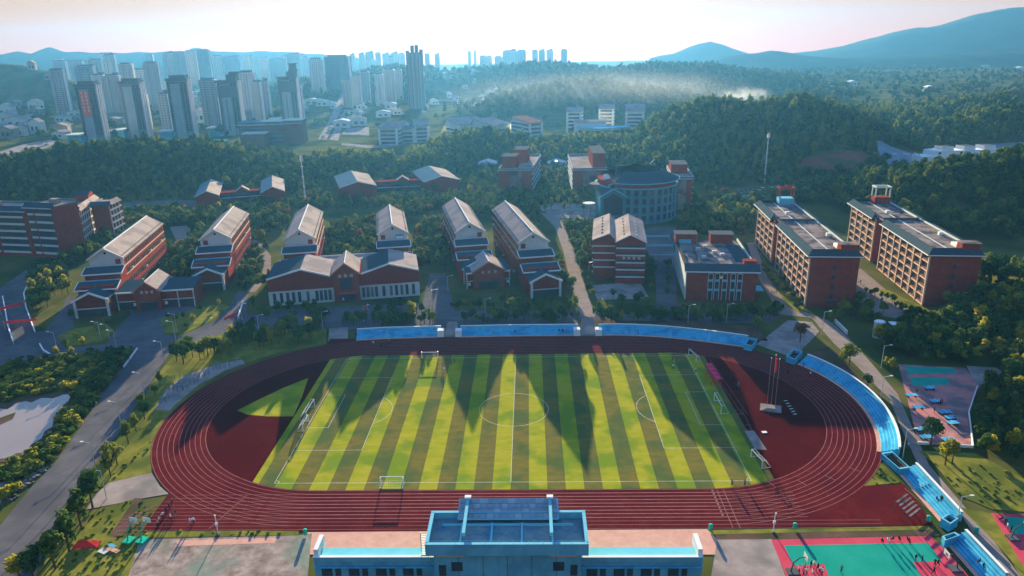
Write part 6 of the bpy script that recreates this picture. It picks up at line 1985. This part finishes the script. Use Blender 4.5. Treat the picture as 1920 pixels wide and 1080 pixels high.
# ------------------------------------------------------------------ vegetation
def crown_mesh(name, seed, rx, rz, zc, blobs, per, leaf, m, flat=0.0):
    r_ = np.random.RandomState(seed)
    V, F = [], []
    cs_ = []
    for b in range(blobs):
        a = r_.uniform(0, 2 * math.pi); u = r_.uniform(-1, 1); rr = r_.uniform(.25, .72)
        s = math.sqrt(1 - u * u)
        cs_.append((rx * rr * s * math.cos(a), rx * rr * s * math.sin(a), zc + rz * rr * u, r_.uniform(.34, .52)))
    n = 0
    for (cx, cy, cz, br) in cs_:
        d = r_.normal(size=(per, 3)); d /= np.linalg.norm(d, axis=1)[:, None]
        d[:, 2] = np.where(d[:, 2] < -.3, -d[:, 2], d[:, 2])
        rad = br * r_.uniform(.7, 1.08, per)[:, None]
        P = np.array([cx, cy, cz]) + d * rad * np.array([rx, rx, rz])
        N_ = d + r_.normal(scale=.45, size=(per, 3)); N_ /= np.linalg.norm(N_, axis=1)[:, None]
        T = np.cross(N_, r_.normal(size=(per, 3))); T /= np.linalg.norm(T, axis=1)[:, None]
        B_ = np.cross(N_, T)
        sz = leaf * r_.uniform(.6, 1.3, per)[:, None]
        q = np.stack([P + T * sz, P + B_ * sz * .6, P - T * sz, P - B_ * sz * .6], 1).reshape(-1, 3)
        V += q.tolist()
        F += [(n + 4 * i, n + 4 * i + 1, n + 4 * i + 2, n + 4 * i + 3) for i in range(per)]
        n += 4 * per
    me = bpy.data.meshes.new(name)
    me.from_pydata(V, [], F)
    me.materials.append(m)
    return me


def trunk_mesh(seed, h, r0):
    r_ = random.Random(seed)
    m = MB()
    m.tube((0, 0, -.1), (r_.uniform(-.1, .1), r_.uniform(-.1, .1), h * .55), r0, r0 * .65)
    for k in range(4):
        a = r_.uniform(0, 6.28)
        m.tube((0, 0, h * (.4 + .04 * k)), (math.cos(a) * h * .22, math.sin(a) * h * .22, h * r_.uniform(.62, .8)), r0 * .5, r0 * .2, 5)
    return m.mesh('trunk', M_bark)


TK = [trunk_mesh(i, 6.0, .16) for i in range(3)]
CR = {}
for i in range(4):
    CR['mix%d' % i] = crown_mesh('crown', 20 + i, 2.3, 2.2, 4.0, 13, 52, .34, M_leafA)
    CR['dark%d' % i] = crown_mesh('crown', 40 + i, 2.2, 2.4, 3.9, 13, 52, .34, M_leafD)
for i in range(3):
    CR['yel%d' % i] = crown_mesh('crown', 60 + i, 1.9, 2.3, 4.0, 11, 46, .32, M_leafY)
    CR['tall%d' % i] = crown_mesh('crown', 80 + i, 1.5, 3.0, 3.9, 12, 52, .32, M_leafA)
    CR['rust%d' % i] = crown_mesh('crown', 95 + i, 2.2, 2.0, 3.9, 12, 46, .34, M_leafR)
    CR['bam%d' % i] = crown_mesh('crown', 120 + i, 1.5, 3.4, 4.0, 12, 50, .36, M_leafB)
    CR['bush%d' % i] = crown_mesh('crown', 140 + i, 1.3, 1.1, .95, 9, 40, .26, M_leafA)
    CR['bdark%d' % i] = crown_mesh('crown', 160 + i, 1.3, 1.15, 1.0, 9, 40, .26, M_leafD)
    CR['byel%d' % i] = crown_mesh('crown', 180 + i, 1.3, 1.0, .9, 9, 40, .26, M_leafY)
FIRST = {}      # crown kind -> a standing tree's crown, reused by the woods


def tree(px, h, kind, label, group, cat='tree', xy=None, name=None):
    x, y = xy if xy else spot(*px)
    k = kind + str(rnd.randrange(3))
    bush = kind.startswith('b') and kind != 'bam'
    o = empty(name or ('bush' if bush else 'tree'), (x, y, float(height(x, y)) - .03), rnd.uniform(0, 6.28), h / (2.0 if bush else 6.2))
    tag(o, label, cat, group)
    if not bush: link('trunk', TK[rnd.randrange(3)], o)
    c = link('crown', CR[k], o)
    FIRST.setdefault(k, c)
    return o


def tree_row(lst, where, group, kinds, cat='tree'):
    for i, (x, y, h, *kd) in enumerate(sorted(lst)):
        k = kd[0] if kd else rnd.choice(kinds)
        desc = {'mix': 'green leafy', 'dark': 'dark green', 'yel': 'yellow green', 'tall': 'slim upright', 'rust': 'rusty leaved', 'bam': 'feathery', 'bush': 'round green', 'bdark': 'dark clipped', 'byel': 'yellowish'}[k]
        tree((x, y), h, k, '%s %s %s, %s from the left' % (desc, cat, where, ordn(i)), group, cat)


tree_row([(40, 1092, 6, 'yel'), (64, 1086, 7), (104, 1066, 8), (130, 1034, 8.5, 'tall'), (153, 992, 8.5, 'tall'), (174, 952, 9, 'dark'), (208, 893, 7.5), (220, 872, 6), (241, 832, 6), (256, 810, 5), (271, 786, 5.5), (266, 762, 4), (291, 742, 3.5), (300, 722, 4)],
         'in the row beside the left road', 'trees beside the left road', ('dark', 'mix', 'tall'))
gr_ = []
for i in range(38):
    t = i / 37
    gr_.append((338 + 268 * t + rnd.uniform(-7, 7), 690 - 66 * t ** .7 + rnd.uniform(-18, 14), rnd.uniform(5.0, 7.5)))
tree_row(gr_, 'in the grove above the left bend', 'grove above the left bend', ('mix', 'dark', 'mix', 'yel'))
row = []
for i in range(84):
    x = 640 + i * 9.8 + rnd.uniform(-4, 4)
    if 825 < x < 866 or 1084 < x < 1124: continue
    row.append((x, 612 - (x - 640) * .016 + rnd.uniform(-9, 3), rnd.uniform(2.6, 5.4)))
tree_row(row, 'in the row behind the far stands', 'trees behind the far stands', ('dark', 'mix', 'bdark', 'tall', 'dark'))
tree_row([(770, 606, 8, 'yel'), (811, 608, 5, 'yel'), (795, 604, 3), (924, 600, 5.5, 'mix'), (962, 592, 7, 'mix'), (1013, 590, 6.5), (1078, 588, 6, 'bam'), (1124, 592, 6, 'tall'), (1165, 574, 5), (1196, 575, 6, 'dark'), (1212, 585, 6), (1150, 560, 4), (1245, 600, 5, 'tall'),
          (1335, 604, 5.5), (1380, 600, 6, 'dark'), (1420, 598, 5), (1400, 590, 4)], 'on the verge before the halls and office', 'trees before the halls and office', ('mix', 'dark'))
tree_row([(500 + 14 * i + rnd.uniform(-5, 5), 588 + rnd.uniform(-5, 8), rnd.uniform(2.4, 4.6)) for i in range(22) if not 610 < 500 + 14 * i < 700] + [(850 + 13 * i + rnd.uniform(-4, 4), 578 + rnd.uniform(-8, 8), rnd.uniform(2.4, 4.8)) for i in range(18)], 'on the planted strip in front of the halls', 'trees on the planted strip before the halls', ('dark', 'mix', 'dark', 'bush'))
tree_row([(1500, 642, 7, 'rust'), (1578, 688, 5.5, 'yel'), (1592, 684, 7, 'mix'), (1626, 728, 4.2, 'dark'), (1660, 692, 4, 'yel'), (1672, 702, 5, 'yel'), (1744, 835, 7.5, 'dark'), (1772, 872, 6.5, 'yel'), (1785, 868, 6, 'yel'), (1420, 622, 6, 'mix')],
         'beside the lane right of the stadium', 'trees right of the stadium', ('mix',))
tree_row([(62 + 9 * (i % 8) + rnd.uniform(-4, 4), 515 + 13 * (i // 8) + rnd.uniform(-5, 5) + (i % 8) * -2.2, rnd.uniform(4, 7)) for i in range(44)], 'in the thicket left of the first block', 'thicket left of the first block', ('mix', 'dark', 'mix', 'yel', 'dark'))
tree_row([(124, 655, 3.5), (145, 640, 3.4, 'yel'), (156, 650, 3.6, 'yel'), (135, 667, 3.2, 'yel'), (109, 668, 3.6, 'yel'), (182, 622, 3.5, 'yel'), (200, 612, 4, 'mix'), (170, 662, 2.0, 'bdark'), (205, 660, 2.0, 'bdark'), (88, 675, 2.0, 'bdark'), (60, 680, 2.4, 'bdark'), (38, 682, 2.4, 'bdark'), (134, 600, 4, 'dark')],
         'around the left forecourt', 'trees around the left forecourt', ('mix',))
tree_row([(316, 600, 3), (330, 606, 3), (345, 598, 2.6), (362, 608, 4, 'yel'), (376, 585, 2.5), (350, 618, 3), (410, 575, 3, 'yel'), (475, 575, 4), (488, 590, 4), (500, 600, 4), (520, 588, 5, 'dark'), (545, 586, 5, 'dark'), (575, 584, 4.5, 'dark'), (590, 580, 4, 'dark'), (715, 585, 3, 'dark'), (735, 582, 4.5, 'dark'), (752, 580, 4.5, 'dark'), (765, 578, 4, 'mix')],
         'on the lawns before the left halls', 'trees before the left halls', ('mix', 'dark'))
tree_row([(1498 + rnd.uniform(-10, 10) - 6 * (i % 2) - (i // 2) * 7.4, 575 - (i // 2) * 9.5, rnd.uniform(1.4, 2.4)) for i in range(18)], 'along the left dormitory', 'bushes along the left dormitory', ('bush', 'bdark', 'byel'), 'bush')
tree_row([(1625 + i * 6.2 + rnd.uniform(-4, 4), 548 + i * 3.2 + rnd.uniform(-6, 6), rnd.uniform(2, 4.5)) for i in range(18)], 'between the two dormitories', 'trees between the dormitories', ('yel', 'mix', 'dark'))
tree_row([(1560 + 12 * i + rnd.uniform(-4, 4), 600 + rnd.uniform(-12, 18), rnd.uniform(4, 6.5)) for i in range(9)] + [(1610, 575, 6), (1628, 590, 6), (1600, 560, 4), (1650, 660, 4), (1700, 665, 5), (1725, 650, 6), (1745, 640, 6)], 'below the left dormitory by the tank', 'trees by the tank', ('dark', 'dark', 'mix'))
tree_row([(1252 + rnd.uniform(-3, 3), 500 + 9 * i, rnd.uniform(2, 3.6)) for i in range(7)] + [(1222, 500 + 12 * i, 4) for i in range(5)] + [(1290 + 14 * i, 585, 3.2) for i in range(8)], 'round the low hall and its road', 'trees round the low hall', ('dark', 'bdark', 'mix'))
tree_row([(1022 + i * 12, 398 - (i % 3) * 6, 6) for i in range(8)], 'on the library plaza', 'palms and trees on the library plaza', ('bam',))
tree_row([(995, 1090, 7.5, 'bam'), (940, 1096, 6, 'bam')], 'at the foot of the grandstand', 'palms at the grandstand', ('bam',))

# keep-out areas: buildings and paving
BOX = []
for o in list(col.objects):
    if o.type == 'EMPTY' and o.parent is None and o.get('category') in ('building', 'tower', 'house', 'shed', 'stand', 'stairs', 'hut'):
        for c in o.children:
            if c.type != 'MESH' or c.parent is not o: continue
            bb = np.array([v[:] for v in c.bound_box])
            if bb[:, 2].min() > 4 or o.get('category') in ('stand', 'stairs'): continue
            BOX.append((o.location.x, o.location.y, math.cos(o.rotation_euler.z), math.sin(o.rotation_euler.z), bb[:, 0].min(), bb[:, 0].max(), bb[:, 1].min(), bb[:, 1].max()))
POLY = []
for o in list(col.objects):
    if o.get('kind') == 'structure' and o.type == 'MESH' and o.name.split('.')[0] in ('road', 'path', 'plaza', 'court', 'pond', 'car_park', 'running_track', 'soil', 'field'):
        p0 = o.data.polygons[0]
        POLY.append(np.array([o.data.vertices[i].co[:2] for i in p0.vertices]))
POLY += CUTS
for c in trk.children:
    if c.name.startswith(('track_straight', 'track_apron')):
        POLY.append(np.array([v.co[:2] for v in c.data.vertices]))


def inpoly(P, x, y):
    ins = np.zeros(len(x), bool)
    j = len(P) - 1
    for i in range(len(P)):
        xi, yi = P[i]; xj, yj = P[j]
        if yi != yj:
            cnd = ((yi > y) != (yj > y)) & (x < (xj - xi) * (y - yi) / (yj - yi) + xi)
            ins ^= cnd
        j = i
    return ins


CLEAR = [np.array([spot(*p) for p in q]) for q in ([(585, 278), (690, 278), (770, 272), (838, 262), (865, 232), (925, 206), (935, 176), (830, 164), (780, 190), (640, 190)], [(440, 280), (570, 280), (580, 262), (440, 262)], [(355, 402), (560, 396), (560, 360), (355, 366)], [(612, 388), (880, 374), (880, 340), (612, 350)])]


def keep(x, y, marg=2.0):
    ok = np.ones(len(x), bool)
    for P in CLEAR: ok &= ~(inpoly(P, x, y) & (nrs.uniform(0, 1, len(x)) < .8))
    for (ox, oy, c, s, x0, x1, y0, y1) in BOX:
        dx, dy = x - ox, y - oy
        lx, ly = dx * c + dy * s, -dx * s + dy * c
        ok &= ~((lx > x0 - marg) & (lx < x1 + marg) & (ly > y0 - marg) & (ly < y1 + marg))
    for P in POLY: ok &= ~inpoly(P, x, y)
    return ok


def scatter(px, spacing, marg=2.0, pix=True):
    P = np.array([spot(*p) for p in px]) if pix else np.array(px)
    lo, hi = P.min(0), P.max(0)
    n = int((hi[0] - lo[0]) * (hi[1] - lo[1]) / spacing ** 2)
    x = nrs.uniform(lo[0], hi[0], n); y = nrs.uniform(lo[1], hi[1], n)
    k = inpoly(P, x, y)
    x, y = x[k], y[k]
    k = keep(x, y, marg)
    return x[k], y[k]


def woods(name, label, cat, x, y, kinds, smin, smax, flatz=.85):
    z = height(x, y) + far_bumps(x, y) - .1
    n = len(x)
    me = bpy.data.meshes.new(name)
    me.from_pydata(np.stack([x, y, z], 1).tolist(), [], [])
    s = smin + (smax - smin) * nrs.beta(1.6, 2.2, n) * 1.25
    rot = np.stack([nrs.uniform(-.08, .08, n), nrs.uniform(-.08, .08, n), nrs.uniform(0, 6.28, n)], 1)
    scl = np.stack([s, s, s * nrs.uniform(.8, 1.15, n) * flatz / .85], 1)
    a = me.attributes.new('scl', 'FLOAT_VECTOR', 'POINT'); a.data.foreach_set('vector', scl.astype(np.float32).ravel())
    a = me.attributes.new('rot', 'FLOAT_VECTOR', 'POINT'); a.data.foreach_set('vector', rot.astype(np.float32).ravel())
    srcs = [FIRST[k + str(i)] for k in kinds for i in range(3) if k + str(i) in FIRST]
    a = me.attributes.new('idx', 'INT', 'POINT'); a.data.foreach_set('value', nrs.randint(0, len(srcs), n).astype(np.int32))
    o = link(name, me)
    ng = bpy.data.node_groups.new(name + '_nodes', 'GeometryNodeTree')
    ng.interface.new_socket('Geometry', in_out='INPUT', socket_type='NodeSocketGeometry')
    ng.interface.new_socket('Geometry', in_out='OUTPUT', socket_type='NodeSocketGeometry')
    N, L = ng.nodes, ng.links
    gi, go = N.new('NodeGroupInput'), N.new('NodeGroupOutput')
    jn = N.new('GeometryNodeJoinGeometry')
    for c in srcs:
        oi = N.new('GeometryNodeObjectInfo'); oi.inputs['Object'].default_value = c; oi.inputs['As Instance'].default_value = True
        oi.transform_space = 'ORIGINAL'
        L.new(oi.outputs['Geometry'], jn.inputs[0])
    ip = N.new('GeometryNodeInstanceOnPoints')
    L.new(gi.outputs[0], ip.inputs['Points']); L.new(jn.outputs[0], ip.inputs['Instance'])
    ip.inputs['Pick Instance'].default_value = True

    def attr(nm, dt):
        k = N.new('GeometryNodeInputNamedAttribute'); k.data_type = dt; k.inputs['Name'].default_value = nm
        return k.outputs['Attribute']
    L.new(attr('idx', 'INT'), ip.inputs['Instance Index'])
    L.new(attr('rot', 'FLOAT_VECTOR'), ip.inputs['Rotation'])
    L.new(attr('scl', 'FLOAT_VECTOR'), ip.inputs['Scale'])
    L.new(ip.outputs[0], go.inputs[0])
    md = o.modifiers.new('nodes', 'NODES'); md.node_group = ng
    tag(o, label, cat, None, 'stuff')
    return n


tot = 0


def hill_area(x0, x1, y0, y1, spacing, hmin=1.0, marg=2.0):
    n = int((x1 - x0) * (y1 - y0) / spacing ** 2)
    x = nrs.uniform(x0, x1, n); y = nrs.uniform(y0, y1, n)
    k = height(x, y) > hmin
    x, y = x[k], y[k]
    k = keep(x, y, marg)
    return x[k], y[k]


x, y = hill_area(150, 420, 85, 330, 3.6, .8)
k = ~((x < 175) & (y < 190)); tot += woods('hill_woods', 'dense woods on the hill beside the dormitories', 'woods', x[k], y[k], ('mix', 'dark', 'dark', 'tall', 'mix'), .6, 1.6)
x, y = hill_area(95, 230, -30, 84, 3.0, .6); tot += woods('hill_woods', 'dense woods on the slope at the right edge', 'woods', x, y, ('mix', 'dark', 'yel', 'dark', 'mix'), .55, 1.5)
x, y = hill_area(60, 640, 318, 900, 5.0, .6); tot += woods('hill_woods', 'dense woods over the long hill on the right', 'woods', x, y, ('dark', 'dark', 'mix', 'tall', 'bam'), .6, 1.8)
x, y = hill_area(-560, -150, 305, 520, 4.3, .6); tot += woods('hill_woods', 'dense woods on the left hill below the towers', 'woods', x, y, ('mix', 'dark', 'dark', 'tall'), .6, 1.7)
x, y = hill_area(-165, -40, 340, 470, 3.0, 1.0); tot += woods('bamboo_grove', 'feathery bamboo grove behind the gabled houses', 'bamboo', x, y, ('bam',), 1.0, 1.6)
x, y = hill_area(-70, 200, 372, 600, 4.4, .8); tot += woods('woods', 'broad belt of woods in the middle of the valley', 'woods', x, y, ('mix', 'dark', 'dark', 'bam'), .6, 1.7)
x, y = hill_area(-520, 620, 800, 1850, 9.5, 2.0); tot += woods('far_woods', 'far woods over the hazy hills', 'woods', x, y, ('dark', 'dark', 'mix', 'tall'), 1.0, 2.6)
n_ = 8000; x = nrs.uniform(-900, 1300, n_); y = nrs.uniform(580, 2300, n_)
k = (hsum(x * 1.7, y * 1.7) > np.where((x < -60) & (y < 1500), .18, -.05)) & keep(x, y, 6); tot += woods('valley_trees', 'trees and copses scattered over the far valley', 'woods', x[k], y[k], ('dark', 'mix', 'dark'), 1.0, 2.2)
X, Y = [], []
for p in ([(1160, 346), (1300, 346), (1480, 349), (1520, 335), (1500, 300), (1160, 285)], [(-40, 376), (600, 364), (600, 325), (-40, 325)], [(540, 362), (900, 345), (900, 300), (540, 320)], [(860, 344), (1180, 344), (1180, 288), (860, 298)], [(1560, 345), (1700, 330), (1700, 318), (1500, 332)]):
    x, y = scatter(p, 4.6, 2.5); X.append(x); Y.append(y)
tot += woods('foot_woods', 'trees and scrub along the feet of the hills behind the campus', 'woods', np.concatenate(X), np.concatenate(Y), ('mix', 'dark', 'dark', 'tall', 'bush'), .45, 1.4)
# the smaller trees behind the blocks, past what can be told apart
SM = [(1335 + 11 * (i % 8) + 4 * (i // 8) + rnd.uniform(-2, 2), 372 + 7.4 * (i // 8) + rnd.uniform(-2, 2), rnd.uniform(2.6, 4)) for i in range(56)] + [(600 + i * 15 + rnd.uniform(-5, 5), 378 + rnd.uniform(-14, 8), rnd.uniform(5, 8)) for i in range(27)] + [(340 + i * 14 + rnd.uniform(-5, 5), 402 + rnd.uniform(-12, 8), rnd.uniform(4, 7)) for i in range(17)] + [(905 + i * 10 + rnd.uniform(-4, 4), 362 + rnd.uniform(-12, 14), rnd.uniform(5, 8)) for i in range(22)]
xy_ = np.array([spot(a, b) for a, b, h in SM])
k = keep(xy_[:, 0], xy_[:, 1], 1.0)
tot += woods('garden_trees', 'small trees in the orchard and garden belts behind the blocks', 'trees', xy_[k, 0], xy_[k, 1], ('mix', 'yel', 'mix', 'rust', 'dark'), .5, 1.2)
# shrubs and thickets on the campus
shr = [[(250, 440), (300, 415), (330, 410), (340, 500), (380, 480), (380, 400), (470, 395), (470, 440), (540, 430), (540, 395), (720, 390), (720, 470), (600, 480), (590, 440), (620, 430), (840, 395), (840, 500), (770, 500), (780, 430),
        (920, 400), (960, 440), (1040, 480), (1080, 560), (1040, 560), (1010, 440), (1010, 395), (860, 370), (600, 370), (420, 390), (240, 420)],
       [(300, 470), (380, 470), (390, 540), (320, 530)], [(440, 460), (500, 440), (510, 540), (450, 545)], [(590, 470), (720, 470), (710, 495), (600, 495)], [(1040, 420), (1110, 430), (1112, 560), (1090, 560)],
       [(1280, 410), (1420, 400), (1415, 440), (1290, 440)], [(230, 395), (300, 405), (200, 470), (130, 500), (110, 500)], [(860, 340), (1120, 345), (1120, 385), (1000, 390), (860, 365)],
       [(190, 398), (380, 396), (420, 420), (330, 430), (230, 430)]]
X, Y = [], []
for p in shr:
    x, y = scatter(p, 2.2, 2.5); X.append(x); Y.append(y)
tot += woods('shrubbery', 'mixed shrubs and small trees filling the ground between the classroom blocks', 'shrubs', np.concatenate(X), np.concatenate(Y), ('mix', 'dark', 'mix', 'bush', 'bdark', 'tall', 'rust'), .42, 1.05)
x, y = scatter([(-20, 690), (130, 668), (250, 660), (205, 715), (150, 800), (100, 865), (20, 930), (-20, 960)], 1.7, 1.2)
tot += woods('marsh_growth', 'thick yellow and green growth round the pond', 'shrubs', x, y, ('bush', 'byel', 'byel', 'bush'), .6, 1.4, .7)
x, y = scatter([(200, 660), (252, 658), (175, 770), (150, 790)], 1.4, .5); tot += woods('hedge', 'dark clipped hedge along the left road', 'hedge', x, y, ('bdark',), .9, 1.3)
x, y = scatter([(1720, 600), (1925, 560), (1925, 880), (1830, 850), (1838, 740), (1830, 690), (1700, 680), (1640, 640), (1700, 610)], 2.4, 1.5)
tot += woods('slope_growth', 'overgrown slope behind the table tennis yard', 'shrubs', x, y, ('mix', 'dark', 'yel', 'dark'), .55, 1.1)
x, y = scatter([(60, 1100), (100, 1040), (180, 950), (252, 936), (560, 1004), (240, 1040), (220, 1100)], 1.6, .5)
x2, y2 = scatter([(205, 905), (284, 838), (330, 790), (312, 800), (270, 840), (190, 905)], 1.3, .5)
x3, y3 = scatter([(1646, 870), (1690, 905), (1612, 912)], 1.2, .3)
x4, y4 = scatter([(1740, 860), (1925, 880), (1925, 960), (1800, 930)], 2.2, .5)
tot += woods('rough_grass', 'rough tufts over the lawns round the track', 'grass', np.concatenate([x, x2, x3, x4]), np.concatenate([y, y2, y3, y4]), ('bush', 'byel', 'bush'), .14, .42, .5)
x, y = scatter([(0, 360), (240, 372), (600, 368), (860, 352), (1120, 345), (1320, 345), (1430, 350), (1480, 372), (1430, 430), (1290, 440), (1290, 400), (860, 362), (600, 395), (400, 385), (0, 382)], 4.2, 3.0)
tot += woods('scrub', 'low scrub behind the campus buildings', 'shrubs', x, y, ('bush', 'mix', 'bdark', 'dark'), .5, 1.1)
print('woods instances', tot)

# smoke: a plume behind the right hill and the thin veil it leaves over the valley


def smoke(name, label, c, half, dens, scale, rz=0.0, lo=.35, hi=.75):
    o = MB().box(-half[0], half[0], -half[1], half[1], -half[2], half[2]).build(name, None, None, c, rz)
    ms = bpy.data.materials.new(name + '_volume'); ms.use_nodes = True
    N, L = ms.node_tree.nodes, ms.node_tree.links
    N.remove(N['Principled BSDF'])
    pv = N.new('ShaderNodeVolumePrincipled')
    pv.inputs['Color'].default_value = (.72, .80, .92, 1); pv.inputs['Anisotropy'].default_value = .35
    tc = N.new('ShaderNodeTexCoord')
    dv = N.new('ShaderNodeVectorMath'); dv.operation = 'DIVIDE'; dv.inputs[1].default_value = half
    L.new(tc.outputs['Object'], dv.inputs[0])
    ln = N.new('ShaderNodeVectorMath'); ln.operation = 'LENGTH'; L.new(dv.outputs[0], ln.inputs[0])
    fall = N.new('ShaderNodeMapRange'); fall.interpolation_type = 'SMOOTHSTEP'
    for k, v in (('From Min', 1.0), ('From Max', .15), ('To Min', 0.0), ('To Max', 1.0)): fall.inputs[k].default_value = v
    L.new(ln.outputs['Value'], fall.inputs['Value'])
    ns = N.new('ShaderNodeTexNoise'); ns.inputs['Scale'].default_value = scale; ns.inputs['Detail'].default_value = 4
    L.new(tc.outputs['Object'], ns.inputs['Vector'])
    rs = N.new('ShaderNodeMapRange')
    for k, v in (('From Min', lo), ('From Max', hi), ('To Min', 0.0), ('To Max', dens)): rs.inputs[k].default_value = v
    L.new(ns.outputs[0], rs.inputs['Value'])
    ml = N.new('ShaderNodeMath'); ml.operation = 'MULTIPLY'
    L.new(fall.outputs[0], ml.inputs[0]); L.new(rs.outputs[0], ml.inputs[1]); L.new(ml.outputs[0], pv.inputs['Density'])
    L.new(pv.outputs[0], N['Material Output'].inputs['Volume'])
    o.data.materials.append(ms)
    return tag(o, label, 'smoke', None, 'stuff')


smoke('smoke', 'white smoke plume rising behind the wooded hill', deep(1392, 178, 775), (42.0, 16.0, 13.0), .022, .06, R(-8))
smoke('smoke_veil', 'thin smoke drifting low across the valley right of the centre', deep(1130, 178, 900), (260.0, 170.0, 42.0), .0011, .012, 0, .2, .8)
# ------------------------------------------------------------------ haze
hz = MB().box(-3900, 3900, -420, 4600, -12.0, 262.0).build('haze', None)
mh = bpy.data.materials.new('haze_air')
mh.use_nodes = True
mh.node_tree.nodes.remove(mh.node_tree.nodes['Principled BSDF'])
pv = mh.node_tree.nodes.new('ShaderNodeVolumePrincipled')
pv.inputs['Color'].default_value = (*HAZE_COLOR, 1)
pv.inputs['Density'].default_value = HAZE_DENSITY
pv.inputs['Anisotropy'].default_value = HAZE_ANISO
mh.node_tree.links.new(pv.outputs[0], mh.node_tree.nodes['Material Output'].inputs['Volume'])
hz.data.materials.append(mh)
tag(hz, 'pale blue evening haze filling the whole valley', 'haze', None, 'stuff')
